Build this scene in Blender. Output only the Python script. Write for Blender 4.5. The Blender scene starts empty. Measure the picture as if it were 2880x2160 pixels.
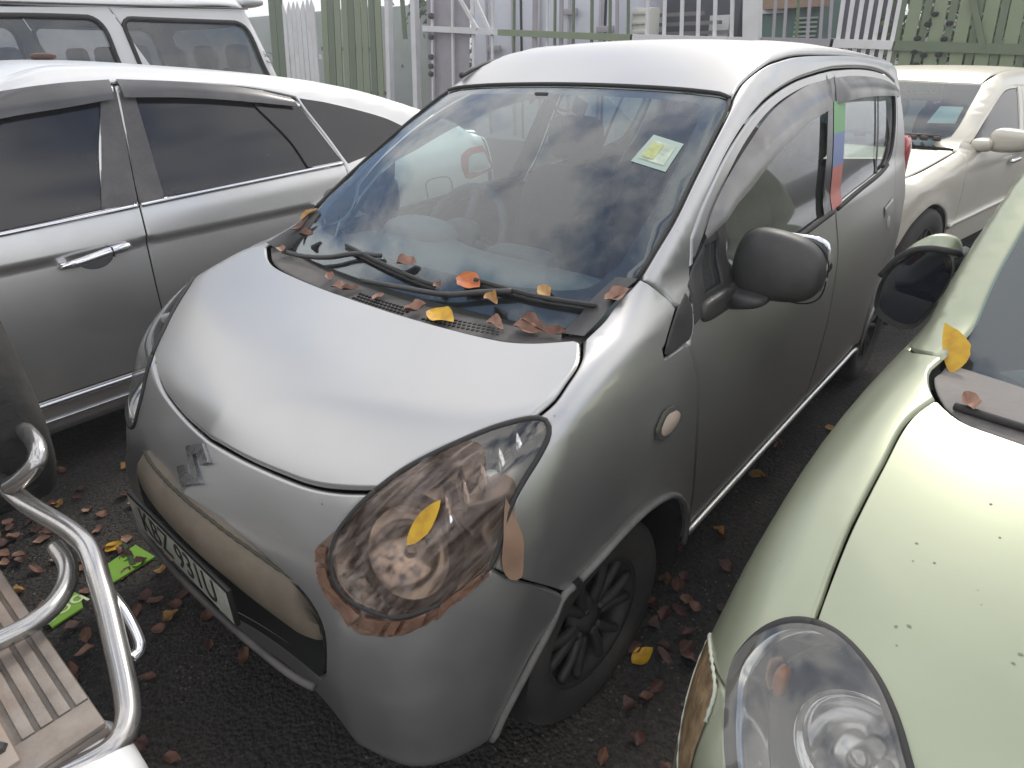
import bpy, bmesh, math, random
import numpy as np
from mathutils import Vector, Matrix
from mathutils.geometry import delaunay_2d_cdt

random.seed(7)
rng = np.random.default_rng(11)
SC = bpy.context.scene
COL = SC.collection
PI = math.pi

# ------------------------------------------------------------------ camera
CAM_C = np.array([1.3148970352, -0.2882016471, 1.5257196873])
CAM_R = np.array([[0.7571687866, 0.6527802844, -0.0239442872],
                  [-0.2849153188, 0.3630183762, 0.8871532673],
                  [-0.5878083784, 0.6649026687, -0.4608532862]])
CAM_F = 1828.585
cd = bpy.data.cameras.new('camera')
cam = bpy.data.objects.new('camera', cd)
COL.objects.link(cam)
cd.sensor_fit = 'HORIZONTAL'
cd.sensor_width = 36.0
cd.lens = 36.0 * CAM_F / 2880.0
cd.clip_start = 0.02
cd.clip_end = 600
m = Matrix.Identity(4)
for i in range(3):
    m[i][0] = CAM_R[0][i]; m[i][1] = CAM_R[1][i]; m[i][2] = -CAM_R[2][i]; m[i][3] = CAM_C[i]
cam.matrix_world = m
SC.camera = cam

# ------------------------------------------------------------------ sky, sun, exposure
SUN_DIR = Vector((-0.20, 1.05, 1.0)).normalized()      # towards the sun: behind the cars, a little to the left
W = bpy.data.worlds.new('World')
SC.world = W
W.use_nodes = True
nt = W.node_tree
nt.nodes.clear()
sky = nt.nodes.new('ShaderNodeTexSky')
sky.sky_type = 'NISHITA'
sky.sun_disc = False
sky.sun_elevation = math.asin(SUN_DIR.z)
sky.sun_rotation = math.atan2(SUN_DIR.x, SUN_DIR.y)
sky.air_density = 1.1
sky.dust_density = 0.8
tc = nt.nodes.new('ShaderNodeTexCoord')
mp = nt.nodes.new('ShaderNodeMapping')
mp.inputs['Scale'].default_value = (1.0, 1.0, 1.7)
mp.inputs['Location'].default_value = (3.1, 2.2, 0.7)
nz = nt.nodes.new('ShaderNodeTexNoise')
nz.inputs['Scale'].default_value = 2.6
nz.inputs['Detail'].default_value = 8
nz.inputs['Roughness'].default_value = 0.58
nz.inputs['Distortion'].default_value = 0.25
rp = nt.nodes.new('ShaderNodeValToRGB')
rp.color_ramp.elements[0].position = 0.41
rp.color_ramp.elements[1].position = 0.51
mx = nt.nodes.new('ShaderNodeMix')
mx.data_type = 'RGBA'
CLOUD = (8.6, 8.5, 8.4, 1)
mx.inputs['B'].default_value = CLOUD
bg = nt.nodes.new('ShaderNodeBackground')
bg.inputs['Strength'].default_value = 0.14
wo = nt.nodes.new('ShaderNodeOutputWorld')
L = nt.links.new
L(tc.outputs['Generated'], mp.inputs['Vector'])
L(mp.outputs['Vector'], nz.inputs['Vector'])
L(nz.outputs['Fac'], rp.inputs['Fac'])
L(rp.outputs['Color'], mx.inputs['Factor'])
L(sky.outputs['Color'], mx.inputs['A'])
L(mx.outputs['Result'], bg.inputs['Color'])
L(bg.outputs['Background'], wo.inputs['Surface'])

sl = bpy.data.lights.new('sun', 'SUN')
sl.energy = 1.3
sl.angle = math.radians(11)
sl.color = (1.0, 0.94, 0.84)
so = bpy.data.objects.new('sun', sl)
COL.objects.link(so)
so.rotation_euler = (-SUN_DIR).to_track_quat('-Z', 'Y').to_euler()

SC.view_settings.view_transform = 'Standard'
SC.view_settings.look = 'None'
SC.view_settings.exposure = 0.5
SC.view_settings.gamma = 1.0
SC.view_settings.use_curve_mapping = False
SC.render.engine = 'CYCLES'
SC.cycles.max_bounces = 7
SC.cycles.transparent_max_bounces = 12
SC.cycles.caustics_reflective = False
SC.cycles.caustics_refractive = False
SC.cycles.use_denoising = True

# ------------------------------------------------------------------ materials
def _new(name):
    mt = bpy.data.materials.new(name)
    mt.use_nodes = True
    return mt, mt.node_tree, mt.node_tree.nodes['Principled BSDF']

def mat(name, col, rough=0.5, metal=0.0, coat=0.0, coatr=0.06, var=0.0, vscale=6.0, bump=0.0, bscale=80.0,
        dust=None, damt=0.0, dscale=3.0, spec=0.5, stretch=None, rvar=0.0):
    """principled material with noise variation of colour / roughness, optional dust or dirt mottling and fine bump"""
    mt, nt, b = _new(name)
    N, L = nt.nodes, nt.links.new
    b.inputs['Base Color'].default_value = (*col, 1)
    b.inputs['Roughness'].default_value = rough
    b.inputs['Metallic'].default_value = metal
    b.inputs['Coat Weight'].default_value = coat
    b.inputs['Coat Roughness'].default_value = coatr
    b.inputs['Specular IOR Level'].default_value = spec
    tc = N.new('ShaderNodeTexCoord')
    vec = tc.outputs['Object']
    if stretch:
        mp = N.new('ShaderNodeMapping')
        mp.inputs['Scale'].default_value = stretch
        L(vec, mp.inputs['Vector']); vec = mp.outputs['Vector']
    cur = None
    if var:
        n = N.new('ShaderNodeTexNoise'); n.inputs['Scale'].default_value = vscale; n.inputs['Detail'].default_value = 6
        L(vec, n.inputs['Vector'])
        mr = N.new('ShaderNodeMapRange'); mr.inputs['From Min'].default_value = 0.3; mr.inputs['From Max'].default_value = 0.7
        mr.inputs['To Min'].default_value = 1 - var; mr.inputs['To Max'].default_value = 1 + var
        L(n.outputs['Fac'], mr.inputs['Value'])
        mu = N.new('ShaderNodeMix'); mu.data_type = 'RGBA'; mu.blend_type = 'MULTIPLY'; mu.inputs['Factor'].default_value = 1
        mu.inputs['A'].default_value = (*col, 1)
        L(mr.outputs['Result'], mu.inputs['B'])
        cur = mu.outputs['Result']
    if dust:
        n = N.new('ShaderNodeTexNoise'); n.inputs['Scale'].default_value = dscale; n.inputs['Detail'].default_value = 9
        n.inputs['Roughness'].default_value = 0.65
        L(vec, n.inputs['Vector'])
        mr = N.new('ShaderNodeMapRange'); mr.inputs['From Min'].default_value = 0.42; mr.inputs['From Max'].default_value = 0.72
        mr.inputs['To Min'].default_value = damt * (0.55 if 'paint' in name else 0.25); mr.inputs['To Max'].default_value = damt
        nb = N.new('ShaderNodeTexNoise'); nb.inputs['Scale'].default_value = dscale * 13; nb.inputs['Detail'].default_value = 7; nb.inputs['Roughness'].default_value = 0.7
        L(vec, nb.inputs['Vector'])
        nm = N.new('ShaderNodeMath'); nm.operation = 'MULTIPLY_ADD'; nm.inputs[1].default_value = 0.26; nm.inputs[2].default_value = -0.13
        L(nb.outputs['Fac'], nm.inputs[0])
        na = N.new('ShaderNodeMath'); na.operation = 'ADD'
        L(n.outputs['Fac'], na.inputs[0]); L(nm.outputs['Value'], na.inputs[1]); L(na.outputs['Value'], mr.inputs['Value'])
        mu = N.new('ShaderNodeMix'); mu.data_type = 'RGBA'
        mu.inputs['B'].default_value = (*dust, 1)
        if cur: L(cur, mu.inputs['A'])
        else: mu.inputs['A'].default_value = (*col, 1)
        L(mr.outputs['Result'], mu.inputs['Factor'])
        cur = mu.outputs['Result']
        if metal > 0:
            s = N.new('ShaderNodeMath'); s.operation = 'MULTIPLY_ADD'; s.inputs[1].default_value = -metal; s.inputs[2].default_value = metal
            L(mr.outputs['Result'], s.inputs[0]); L(s.outputs['Value'], b.inputs['Metallic'])
        s = N.new('ShaderNodeMath'); s.operation = 'MULTIPLY_ADD'; s.inputs[1].default_value = 0.5 ; s.inputs[2].default_value = rough
        L(mr.outputs['Result'], s.inputs[0]); L(s.outputs['Value'], b.inputs['Roughness'])
        if coat > 0:
            s = N.new('ShaderNodeMath'); s.operation = 'MULTIPLY_ADD'; s.inputs[1].default_value = 0.35; s.inputs[2].default_value = coatr
            L(mr.outputs['Result'], s.inputs[0]); L(s.outputs['Value'], b.inputs['Coat Roughness'])
    if rvar and not dust:
        n = N.new('ShaderNodeTexNoise'); n.inputs['Scale'].default_value = vscale * 1.7; n.inputs['Detail'].default_value = 5
        L(vec, n.inputs['Vector'])
        s = N.new('ShaderNodeMath'); s.operation = 'MULTIPLY_ADD'; s.inputs[1].default_value = rvar * 2; s.inputs[2].default_value = rough - rvar
        L(n.outputs['Fac'], s.inputs[0]); L(s.outputs['Value'], b.inputs['Roughness'])
    if cur: L(cur, b.inputs['Base Color'])
    if bump:
        n = N.new('ShaderNodeTexNoise'); n.inputs['Scale'].default_value = bscale; n.inputs['Detail'].default_value = 4
        L(vec, n.inputs['Vector'])
        bp = N.new('ShaderNodeBump'); bp.inputs['Strength'].default_value = bump; bp.inputs['Distance'].default_value = 0.01
        L(n.outputs['Fac'], bp.inputs['Height']); L(bp.outputs['Normal'], b.inputs['Normal'])
    return mt

def glass(name, tint=(0.8, 0.86, 0.85), rough=0.0, dirt=0.0, ior=1.5):
    """sheet of glass: see-through with a Fresnel reflection, plus an optional film of dust"""
    mt, nt, b = _new(name)
    N, L = nt.nodes, nt.links.new
    N.remove(b)
    out = N['Material Output']
    tr = N.new('ShaderNodeBsdfTransparent'); tr.inputs['Color'].default_value = (*tint, 1)
    gl = N.new('ShaderNodeBsdfGlossy'); gl.inputs['Roughness'].default_value = rough
    gl.inputs['Color'].default_value = (0.96, 0.98, 1.0, 1)
    ge = N.new('ShaderNodeNewGeometry')
    fr = N.new('ShaderNodeLayerWeight'); fr.inputs['Blend'].default_value = 0.5
    # Schlick with the facing value, the same on both sides of the sheet
    pw = N.new('ShaderNodeMath'); pw.operation = 'POWER'; pw.inputs[1].default_value = 3.6
    ma = N.new('ShaderNodeMath'); ma.operation = 'MULTIPLY_ADD'; ma.inputs[1].default_value = 0.85
    ma.inputs[2].default_value = 2 * ((ior - 1) / (ior + 1)) ** 2
    L(fr.outputs['Facing'], pw.inputs[0]); L(pw.outputs['Value'], ma.inputs[0])
    ms = N.new('ShaderNodeMixShader')
    L(ma.outputs['Value'], ms.inputs['Fac']); L(tr.outputs[0], ms.inputs[1]); L(gl.outputs[0], ms.inputs[2])
    last = ms.outputs[0]
    if dirt:
        df = N.new('ShaderNodeBsdfDiffuse'); df.inputs['Color'].default_value = (0.42, 0.40, 0.36, 1)
        tc = N.new('ShaderNodeTexCoord')
        n = N.new('ShaderNodeTexNoise'); n.inputs['Scale'].default_value = 5; n.inputs['Detail'].default_value = 9; n.inputs['Roughness'].default_value = 0.7
        L(tc.outputs['Object'], n.inputs['Vector'])
        mr = N.new('ShaderNodeMapRange'); mr.inputs['From Min'].default_value = 0.35; mr.inputs['From Max'].default_value = 0.8
        mr.inputs['To Min'].default_value = dirt * 0.25; mr.inputs['To Max'].default_value = dirt
        L(n.outputs['Fac'], mr.inputs['Value'])
        m2 = N.new('ShaderNodeMixShader')
        L(mr.outputs['Result'], m2.inputs['Fac']); L(last, m2.inputs[1]); L(df.outputs[0], m2.inputs[2])
        last = m2.outputs[0]
    L(last, out.inputs['Surface'])
    return mt

DUST = (0.40, 0.38, 0.345)
M = dict(
    lip=mat('grey_lip', (0.20, 0.195, 0.185), 0.6, dust=(0.10, 0.09, 0.08), damt=0.7, dscale=18),
    silver=mat('silver_paint', (0.48, 0.475, 0.47), 0.29, 0.95, 0.35, 0.08, var=0.03, vscale=3, dust=DUST, damt=0.22, dscale=2.6),
    silver_clean=mat('silver_sedan_paint', (0.72, 0.715, 0.705), 0.28, 0.95, 0.35, 0.06, var=0.03, vscale=3, dust=DUST, damt=0.24, dscale=2.2),
    cream=mat('cream_paint', (0.62, 0.58, 0.48), 0.35, 0.25, 0.6, 0.08, dust=DUST, damt=0.25),
    white=mat('white_paint', (0.74, 0.74, 0.74), 0.35, 0.0, 0.5, 0.1, dust=DUST, damt=0.2),
    green=mat('pale_green_paint', (0.345, 0.38, 0.262), 0.30, 0.85, 0.45, 0.10, var=0.04, vscale=4, dust=(0.42, 0.41, 0.34), damt=0.30, dscale=3),
    black=mat('black_plastic', (0.022, 0.022, 0.024), 0.42, dust=(0.16, 0.14, 0.12), damt=0.30, dscale=7, bump=0.05, bscale=500),
    greyplastic=mat('grey_plastic', (0.055, 0.052, 0.052), 0.55, dust=(0.20, 0.18, 0.16), damt=0.6, dscale=9, bump=0.1, bscale=400),
    gloss=mat('gloss_black', (0.012, 0.012, 0.016), 0.10, dust=(0.12, 0.11, 0.1), damt=0.15),
    rubber=mat('black_rubber', (0.02, 0.02, 0.02), 0.7, dust=(0.10, 0.09, 0.08), damt=0.35, dscale=10),
    tyre=mat('tyre_rubber', (0.022, 0.021, 0.021), 0.75, dust=(0.13, 0.115, 0.10), damt=0.5, dscale=5, bump=0.2, bscale=60),
    rim=mat('dirty_alloy', (0.05, 0.05, 0.05), 0.5, 0.4, dust=(0.07, 0.06, 0.05), damt=0.6, dscale=12),
    dark=mat('dark_void', (0.012, 0.012, 0.012), 0.9),
    chrome=mat('chrome', (0.82, 0.82, 0.84), 0.06, 1.0, dust=(0.35, 0.30, 0.25), damt=0.18, dscale=8),
    steel=mat('polished_steel', (0.50, 0.49, 0.48), 0.13, 1.0, dust=(0.28, 0.22, 0.16), damt=0.30, dscale=9),
    reflector=mat('lamp_reflector', (0.78, 0.77, 0.75), 0.16, 1.0, var=0.1, vscale=30),
    smoke=None,
    glass=glass('window_glass', (0.60, 0.68, 0.67), 0.0, 0.10),
    wsglass=glass('windscreen_glass', (0.58, 0.72, 0.75), 0.0, 0.05),
    sideglass=glass('dusty_side_glass', (0.62, 0.70, 0.66), 0.02, 0.14),
    hazylens=glass('hazy_lamp_lens', (0.80, 0.80, 0.78), 0.05, 0.34),
    lens=glass('lamp_lens', (0.86, 0.86, 0.85), 0.04, 0.10),
    tinted=mat('tinted_glass', (0.006, 0.006, 0.010), 0.07, spec=0.6, dust=(0.10, 0.09, 0.08), damt=0.16, dscale=4),
    vanglass=glass('van_glass', (0.46, 0.48, 0.50), 0.02, 0.10),
    interior=mat('interior_plastic', (0.075, 0.078, 0.085), 0.65, bump=0.05, bscale=300),
    dash=mat('dashboard_plastic', (0.10, 0.105, 0.115), 0.6, dust=(0.3, 0.29, 0.27), damt=0.35, bump=0.05, bscale=300),
    fabric=mat('seat_fabric', (0.055, 0.055, 0.062), 0.9, var=0.2, vscale=120, bump=0.2, bscale=400),
    vanseat=mat('van_seat_vinyl', (0.26, 0.26, 0.28), 0.6, var=0.1),
    headlining=mat('headlining', (0.32, 0.32, 0.31), 0.9),
    plate=mat('plate_white', (0.50, 0.50, 0.44), 0.45, dust=(0.14, 0.12, 0.09), damt=0.7, dscale=14),
    plateblack=mat('plate_black', (0.015, 0.014, 0.012), 0.5),
    bar=mat('dusty_beige_bar', (0.105, 0.085, 0.062), 0.6, dust=(0.21, 0.17, 0.125), damt=0.75, dscale=8, var=0.2, vscale=9),
    red=mat('red_lamp', (0.45, 0.015, 0.015), 0.12, coat=0.5),
    amber=mat('amber_lamp', (0.55, 0.20, 0.03), 0.2, coat=0.5),
    clearlamp=mat('clear_lamp', (0.55, 0.57, 0.56), 0.15, coat=0.6, var=0.15, vscale=20),
    tape_green=mat('green_tape', (0.10, 0.36, 0.10), 0.35),
    tape_blue=mat('blue_tape', (0.10, 0.17, 0.42), 0.3, dust=(0.35, 0.38, 0.45), damt=0.5, dscale=14),
    tape_red=mat('red_tape', (0.52, 0.12, 0.09), 0.35, dust=(0.6, 0.4, 0.36), damt=0.4, dscale=8),
    sticker=mat('pale_sticker', (0.30, 0.38, 0.34), 0.5, var=0.05),
    sticker_in=mat('sticker_print', (0.36, 0.42, 0.33), 0.5, var=0.3, vscale=40),
    sticker_y=mat('sticker_yellow', (0.36, 0.40, 0.16), 0.5, var=0.2, vscale=60),
)

def smoke_mat(name, tint, body, amt, rough):
    mt, nt, b = _new(name)
    N, L = nt.nodes, nt.links.new
    b.inputs['Base Color'].default_value = (*body, 1); b.inputs['Roughness'].default_value = rough
    b.inputs['Coat Weight'].default_value = 0.6; b.inputs['Coat Roughness'].default_value = 0.1
    tr = N.new('ShaderNodeBsdfTransparent'); tr.inputs['Color'].default_value = (*tint, 1)
    ms = N.new('ShaderNodeMixShader'); ms.inputs['Fac'].default_value = amt
    tc = N.new('ShaderNodeTexCoord')
    n = N.new('ShaderNodeTexNoise'); n.inputs['Scale'].default_value = 5; n.inputs['Detail'].default_value = 8
    L(tc.outputs['Object'], n.inputs['Vector'])
    mr = N.new('ShaderNodeMapRange'); mr.inputs['To Min'].default_value = amt - 0.12; mr.inputs['To Max'].default_value = amt + 0.12
    mr.inputs['From Min'].default_value = 0.35; mr.inputs['From Max'].default_value = 0.65
    L(n.outputs['Fac'], mr.inputs['Value']); L(mr.outputs['Result'], ms.inputs['Fac'])
    L(tr.outputs[0], ms.inputs[1]); L(b.outputs[0], ms.inputs[2]); L(ms.outputs[0], N['Material Output'].inputs['Surface'])
    return mt
M['smoke'] = smoke_mat('smoked_visor', (0.45, 0.43, 0.42), (0.30, 0.285, 0.275), 0.62, 0.28)

def tape_mat():
    """brown packing tape: streaked, wrinkled, half see-through"""
    mt, nt, b = _new('brown_packing_tape')
    N, L = nt.nodes, nt.links.new
    tc = N.new('ShaderNodeTexCoord')
    # streaks run up and back along the lamp
    ea = Vector((.37, .69, .62)).normalized(); eb = ea.cross(Vector((0, 0, 1))).normalized(); ec = ea.cross(eb)
    cb = N.new('ShaderNodeCombineXYZ')
    for k, (e, sc) in enumerate(((ea, 6), (eb, 75), (ec, 75))):
        dt = N.new('ShaderNodeVectorMath'); dt.operation = 'DOT_PRODUCT'; dt.inputs[1].default_value = e * sc
        L(tc.outputs['Object'], dt.inputs[0]); L(dt.outputs['Value'], cb.inputs[k])
    mp = cb
    n = N.new('ShaderNodeTexNoise'); n.inputs['Scale'].default_value = 1.0; n.inputs['Detail'].default_value = 6; n.inputs['Distortion'].default_value = 0.6
    L(mp.outputs[0], n.inputs['Vector'])
    cr = N.new('ShaderNodeValToRGB')
    cr.color_ramp.elements[0].position = 0.35; cr.color_ramp.elements[0].color = (0.09, 0.055, 0.042, 1)
    cr.color_ramp.elements[1].position = 0.70; cr.color_ramp.elements[1].color = (0.46, 0.38, 0.34, 1)  # pale streaks also paint highlights into the tape colour
    L(n.outputs['Fac'], cr.inputs['Fac']); L(cr.outputs['Color'], b.inputs['Base Color'])
    b.inputs['Roughness'].default_value = 0.2; b.inputs['Coat Weight'].default_value = 1.0; b.inputs['Coat Roughness'].default_value = 0.12
    bp = N.new('ShaderNodeBump'); bp.inputs['Strength'].default_value = 0.7; bp.inputs['Distance'].default_value = 0.004
    L(n.outputs['Fac'], bp.inputs['Height']); L(bp.outputs['Normal'], b.inputs['Normal']); L(bp.outputs['Normal'], b.inputs['Coat Normal'])
    tr = N.new('ShaderNodeBsdfTransparent'); tr.inputs['Color'].default_value = (0.80, 0.69, 0.62, 1)
    ms = N.new('ShaderNodeMixShader')
    mr = N.new('ShaderNodeMapRange'); mr.inputs['From Min'].default_value = 0.35; mr.inputs['From Max'].default_value = 0.68
    mr.inputs['To Min'].default_value = 0.05; mr.inputs['To Max'].default_value = 0.38
    L(n.outputs['Fac'], mr.inputs['Value']); L(mr.outputs['Result'], ms.inputs['Fac'])
    L(tr.outputs[0], ms.inputs[1]); L(b.outputs[0], ms.inputs[2]); L(ms.outputs[0], N['Material Output'].inputs['Surface'])
    return mt
M['tape'] = tape_mat()
M['tapebrown'] = mat('brown_tape_layers', (0.16, 0.085, 0.055), 0.3, coat=0.4, var=0.4, vscale=25, bump=0.5, bscale=40)
M['tapeflap'] = mat('tan_tape', (0.30, 0.19, 0.13), 0.35, coat=0.3, var=0.15, vscale=18)

# ------------------------------------------------------------------ object helpers
def link(o, parent=None):
    COL.objects.link(o)
    if parent is not None: o.parent = parent
    return o

def tag(o, label=None, cat=None, group=None, kind=None):
    if label: o['label'] = label
    if cat: o['category'] = cat
    if group: o['group'] = group
    if kind: o['kind'] = kind
    return o

def thing(name, label, cat, loc=(0, 0, 0), rz=0.0, group=None):
    o = bpy.data.objects.new(name, None)
    o.empty_display_size = 0.1
    o.location = loc; o.rotation_euler = (0, 0, rz)
    link(o)
    return tag(o, label, cat, group)

def mk(name, V, F, m, parent=None, smooth=True, normals=None):
    me = bpy.data.meshes.new(name)
    me.from_pydata([tuple(map(float, v)) for v in V], [], [tuple(map(int, f)) for f in F])
    if m is not None: me.materials.append(m)
    if smooth: me.polygons.foreach_set('use_smooth', [True] * len(me.polygons))
    if normals is not None:
        me.normals_split_custom_set_from_vertices([tuple(map(float, n)) for n in normals])
    me.update()
    return link(bpy.data.objects.new(name, me), parent)

class MB:
    """collects several shapes for ONE mesh object"""
    def __init__(s): s.V = []; s.F = []
    def add(s, V, F):
        k = len(s.V); s.V += [tuple(v) for v in V]; s.F += [tuple(i + k for i in f) for f in F]; return s
    def box(s, c, d, rot=None, bev=0.0):
        V, F = box_geo(d, bev)
        V = np.array(V)
        if rot is not None: V = V @ np.array(rot).T
        return s.add(V + np.array(c), F)
    def tube(s, pts, r, n=8, caps=True): return s.add(*tube_geo(pts, r, n, caps))
    def build(s, name, m, parent=None, smooth=True, sharp=None):
        o = mk(name, s.V, s.F, m, parent, smooth)
        if sharp: shade(o, sharp)
        return o

def shade(o, ang=35):
    me = o.data
    bm = bmesh.new(); bm.from_mesh(me)
    a = math.radians(ang)
    for e in bm.edges:
        if len(e.link_faces) == 2 and e.calc_face_angle(0) > a: e.smooth = False
    bm.to_mesh(me); bm.free()
    return o

def box_geo(d, bev=0.0):
    x, y, z = (q / 2 for q in d)
    if bev <= 0:
        V = [(sx * x, sy * y, sz * z) for sx in (-1, 1) for sy in (-1, 1) for sz in (-1, 1)]
        return V, [(0, 1, 3, 2), (4, 6, 7, 5), (0, 4, 5, 1), (2, 3, 7, 6), (0, 2, 6, 4), (1, 5, 7, 3)]
    b = min(bev, x * .95, y * .95, z * .95)
    bm = bmesh.new()
    bmesh.ops.create_cube(bm, size=1)
    for v in bm.verts: v.co = Vector((v.co.x * 2 * x, v.co.y * 2 * y, v.co.z * 2 * z))
    bmesh.ops.bevel(bm, geom=list(bm.edges), offset=b, segments=2, affect='EDGES', profile=0.6)
    V = [tuple(v.co) for v in bm.verts]; bm.verts.index_update()
    F = [tuple(v.index for v in f.verts) for f in bm.faces]
    bm.free()
    return V, F

def box(name, c, d, m, parent=None, rz=0.0, bev=0.0, rot=None):
    V, F = box_geo(d, bev); V = np.array(V)
    if rot is None and rz: rot = [[math.cos(rz), -math.sin(rz), 0], [math.sin(rz), math.cos(rz), 0], [0, 0, 1]]
    if rot is not None: V = V @ np.array(rot).T
    o = mk(name, V + np.array(c), F, m, parent, smooth=bev > 0)
    return shade(o, 50) if bev > 0 else o

def smooth_path(pts, per=8, closed=False):
    P = np.array(pts, float); n = len(P); out = []
    for i in range(n if closed else n - 1):
        if closed: a, b, c, d = P[(i - 1) % n], P[i], P[(i + 1) % n], P[(i + 2) % n]
        else:
            b, c = P[i], P[i + 1]
            a = P[i - 1] if i > 0 else 2 * b - c
            d = P[i + 2] if i + 2 < n else 2 * c - b
        # centripetal-ish: scale tangents by neighbouring lengths to avoid overshoot
        lb = np.linalg.norm(c - b) + 1e-9
        t0 = (c - a) / (np.linalg.norm(b - a) + lb + 1e-9) * lb
        t1 = (d - b) / (np.linalg.norm(d - c) + lb + 1e-9) * lb
        for k in range(per):
            t = k / per; t2 = t * t; t3 = t2 * t
            out.append((2 * t3 - 3 * t2 + 1) * b + (t3 - 2 * t2 + t) * t0 + (-2 * t3 + 3 * t2) * c + (t3 - t2) * t1)
    if not closed: out.append(P[-1])
    return np.array(out)

def resample(P, step=None, n=None, closed=False):
    P = np.asarray(P, float)
    if closed: P = np.vstack([P, P[:1]])
    s = np.concatenate([[0], np.cumsum(np.linalg.norm(np.diff(P, axis=0), axis=1))])
    if n is None: n = max(1, int(math.ceil(s[-1] / step)))
    q = np.linspace(0, s[-1], n + 1)
    R = np.stack([np.interp(q, s, P[:, k]) for k in range(P.shape[1])], 1)
    return R[:-1] if closed else R

def tube_geo(pts, r, n=8, caps=True):
    P = np.array(pts, float); k = len(P)
    T = np.gradient(P, axis=0); T /= np.linalg.norm(T, axis=1, keepdims=True) + 1e-12
    up = np.array([0, 0, 1.0]) if abs(T[0][2]) < 0.9 else np.array([1.0, 0, 0])
    u = np.cross(T[0], up); u /= np.linalg.norm(u)
    V = []; F = []
    rr = r if hasattr(r, '__len__') else [r] * k
    for i in range(k):
        u = u - T[i] * (u @ T[i]); u /= np.linalg.norm(u) + 1e-12
        w = np.cross(T[i], u)
        for j in range(n):
            a = 2 * PI * j / n
            V.append(P[i] + rr[i] * (math.cos(a) * u + math.sin(a) * w))
    for i in range(k - 1):
        for j in range(n):
            a = i * n + j; b = i * n + (j + 1) % n
            F.append((a, b, b + n, a + n))
    if caps: F.append(tuple(range(n))[::-1]); F.append(tuple(range((k - 1) * n, k * n)))
    return V, F

def tube(name, pts, r, m, parent=None, n=10, per=6, closed=False, raw=False):
    P = np.array(pts, float) if raw else smooth_path(pts, per, closed)
    if closed: P = np.vstack([P, P[:1]])
    V, F = tube_geo(P, r, n)
    return mk(name, V, F, m, parent)

def lathe_geo(prof, n=48, c=(0, 0, 0), ax=(1, 0, 0), close=False):
    """profile of (radius, along-axis)"""
    ax = np.array(ax, float); ax /= np.linalg.norm(ax)
    t = np.array([0, 0, 1.0]) if abs(ax[2]) < 0.9 else np.array([1.0, 0, 0])
    u = np.cross(ax, t); u /= np.linalg.norm(u); w = np.cross(ax, u)
    c = np.array(c, float); k = len(prof); V = []; F = []
    for j in range(n):
        a = 2 * PI * j / n
        e = math.cos(a) * u + math.sin(a) * w
        for (r, h) in prof: V.append(c + e * r + ax * h)
    for j in range(n):
        for i in range(k - 1):
            F.append((j * k + i, j * k + i + 1, ((j + 1) % n) * k + i + 1, ((j + 1) % n) * k + i))
    return V, F

def squad(c, d, e1=0.5, e2=0.5, nu=28, nv=18, f=None):
    """superquadric cushion / housing shape, f may reshape the unit coordinates"""
    sp = lambda a, p: math.copysign(abs(a) ** p, a)
    V = []; F = []
    for i in range(nv + 1):
        ph = -PI / 2 + PI * i / nv
        for j in range(nu):
            th = 2 * PI * j / nu
            p = np.array([sp(math.cos(ph), e1) * sp(math.cos(th), e2), sp(math.cos(ph), e1) * sp(math.sin(th), e2), sp(math.sin(ph), e1)])
            if f: p = np.array(f(p))
            V.append(np.array(c) + p * np.array(d) / 2)
    for i in range(nv):
        for j in range(nu):
            a = i * nu + j; b = i * nu + (j + 1) % nu
            F.append((a, b, b + nu, a + nu))
    return V, F

def at(u, v, **k):
    """point of the place seen at photo pixel (u, v) on the plane x=, y= or z="""
    d = np.array([(u - 1440) / CAM_F, -(v - 1080) / CAM_F, 1.0]) @ CAM_R
    (n, val), = k.items()
    i = 'xyz'.index(n)
    return CAM_C + d * ((val - CAM_C[i]) / d[i])

# ------------------------------------------------------------------ smooth car surfaces (signed distance functions)
def spl(xs, ys, n=1500):
    xs = np.asarray(xs, float); ys = np.asarray(ys, float); k = len(xs)
    h = np.diff(xs); A = np.eye(k); b = np.zeros(k)
    for i in range(1, k - 1):
        A[i, i - 1], A[i, i], A[i, i + 1] = h[i - 1], 2 * (h[i - 1] + h[i]), h[i]
        b[i] = 6 * ((ys[i + 1] - ys[i]) / h[i] - (ys[i] - ys[i - 1]) / h[i - 1])
    Mm = np.linalg.solve(A, b)
    X = np.linspace(xs[0], xs[-1], n); i = np.clip(np.searchsorted(xs, X) - 1, 0, k - 2)
    a = xs[i + 1] - X; c = X - xs[i]; H = h[i]
    Y = Mm[i] * a**3 / (6 * H) + Mm[i + 1] * c**3 / (6 * H) + (ys[i] / H - Mm[i] * H / 6) * a + (ys[i + 1] / H - Mm[i + 1] * H / 6) * c
    s0 = (Y[1] - Y[0]) / (X[1] - X[0]); s1 = (Y[-1] - Y[-2]) / (X[-1] - X[-2])
    def f(q):
        return np.interp(q, X, Y) + np.minimum(q - X[0], 0) * s0 + np.maximum(q - X[-1], 0) * s1
    return f
def rmax(a, b, r):
    return np.minimum(np.maximum(a, b), -r) + np.hypot(np.maximum(a + r, 0), np.maximum(b + r, 0))
def rmin(a, b, r): return -rmax(-a, -b, r)

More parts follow.
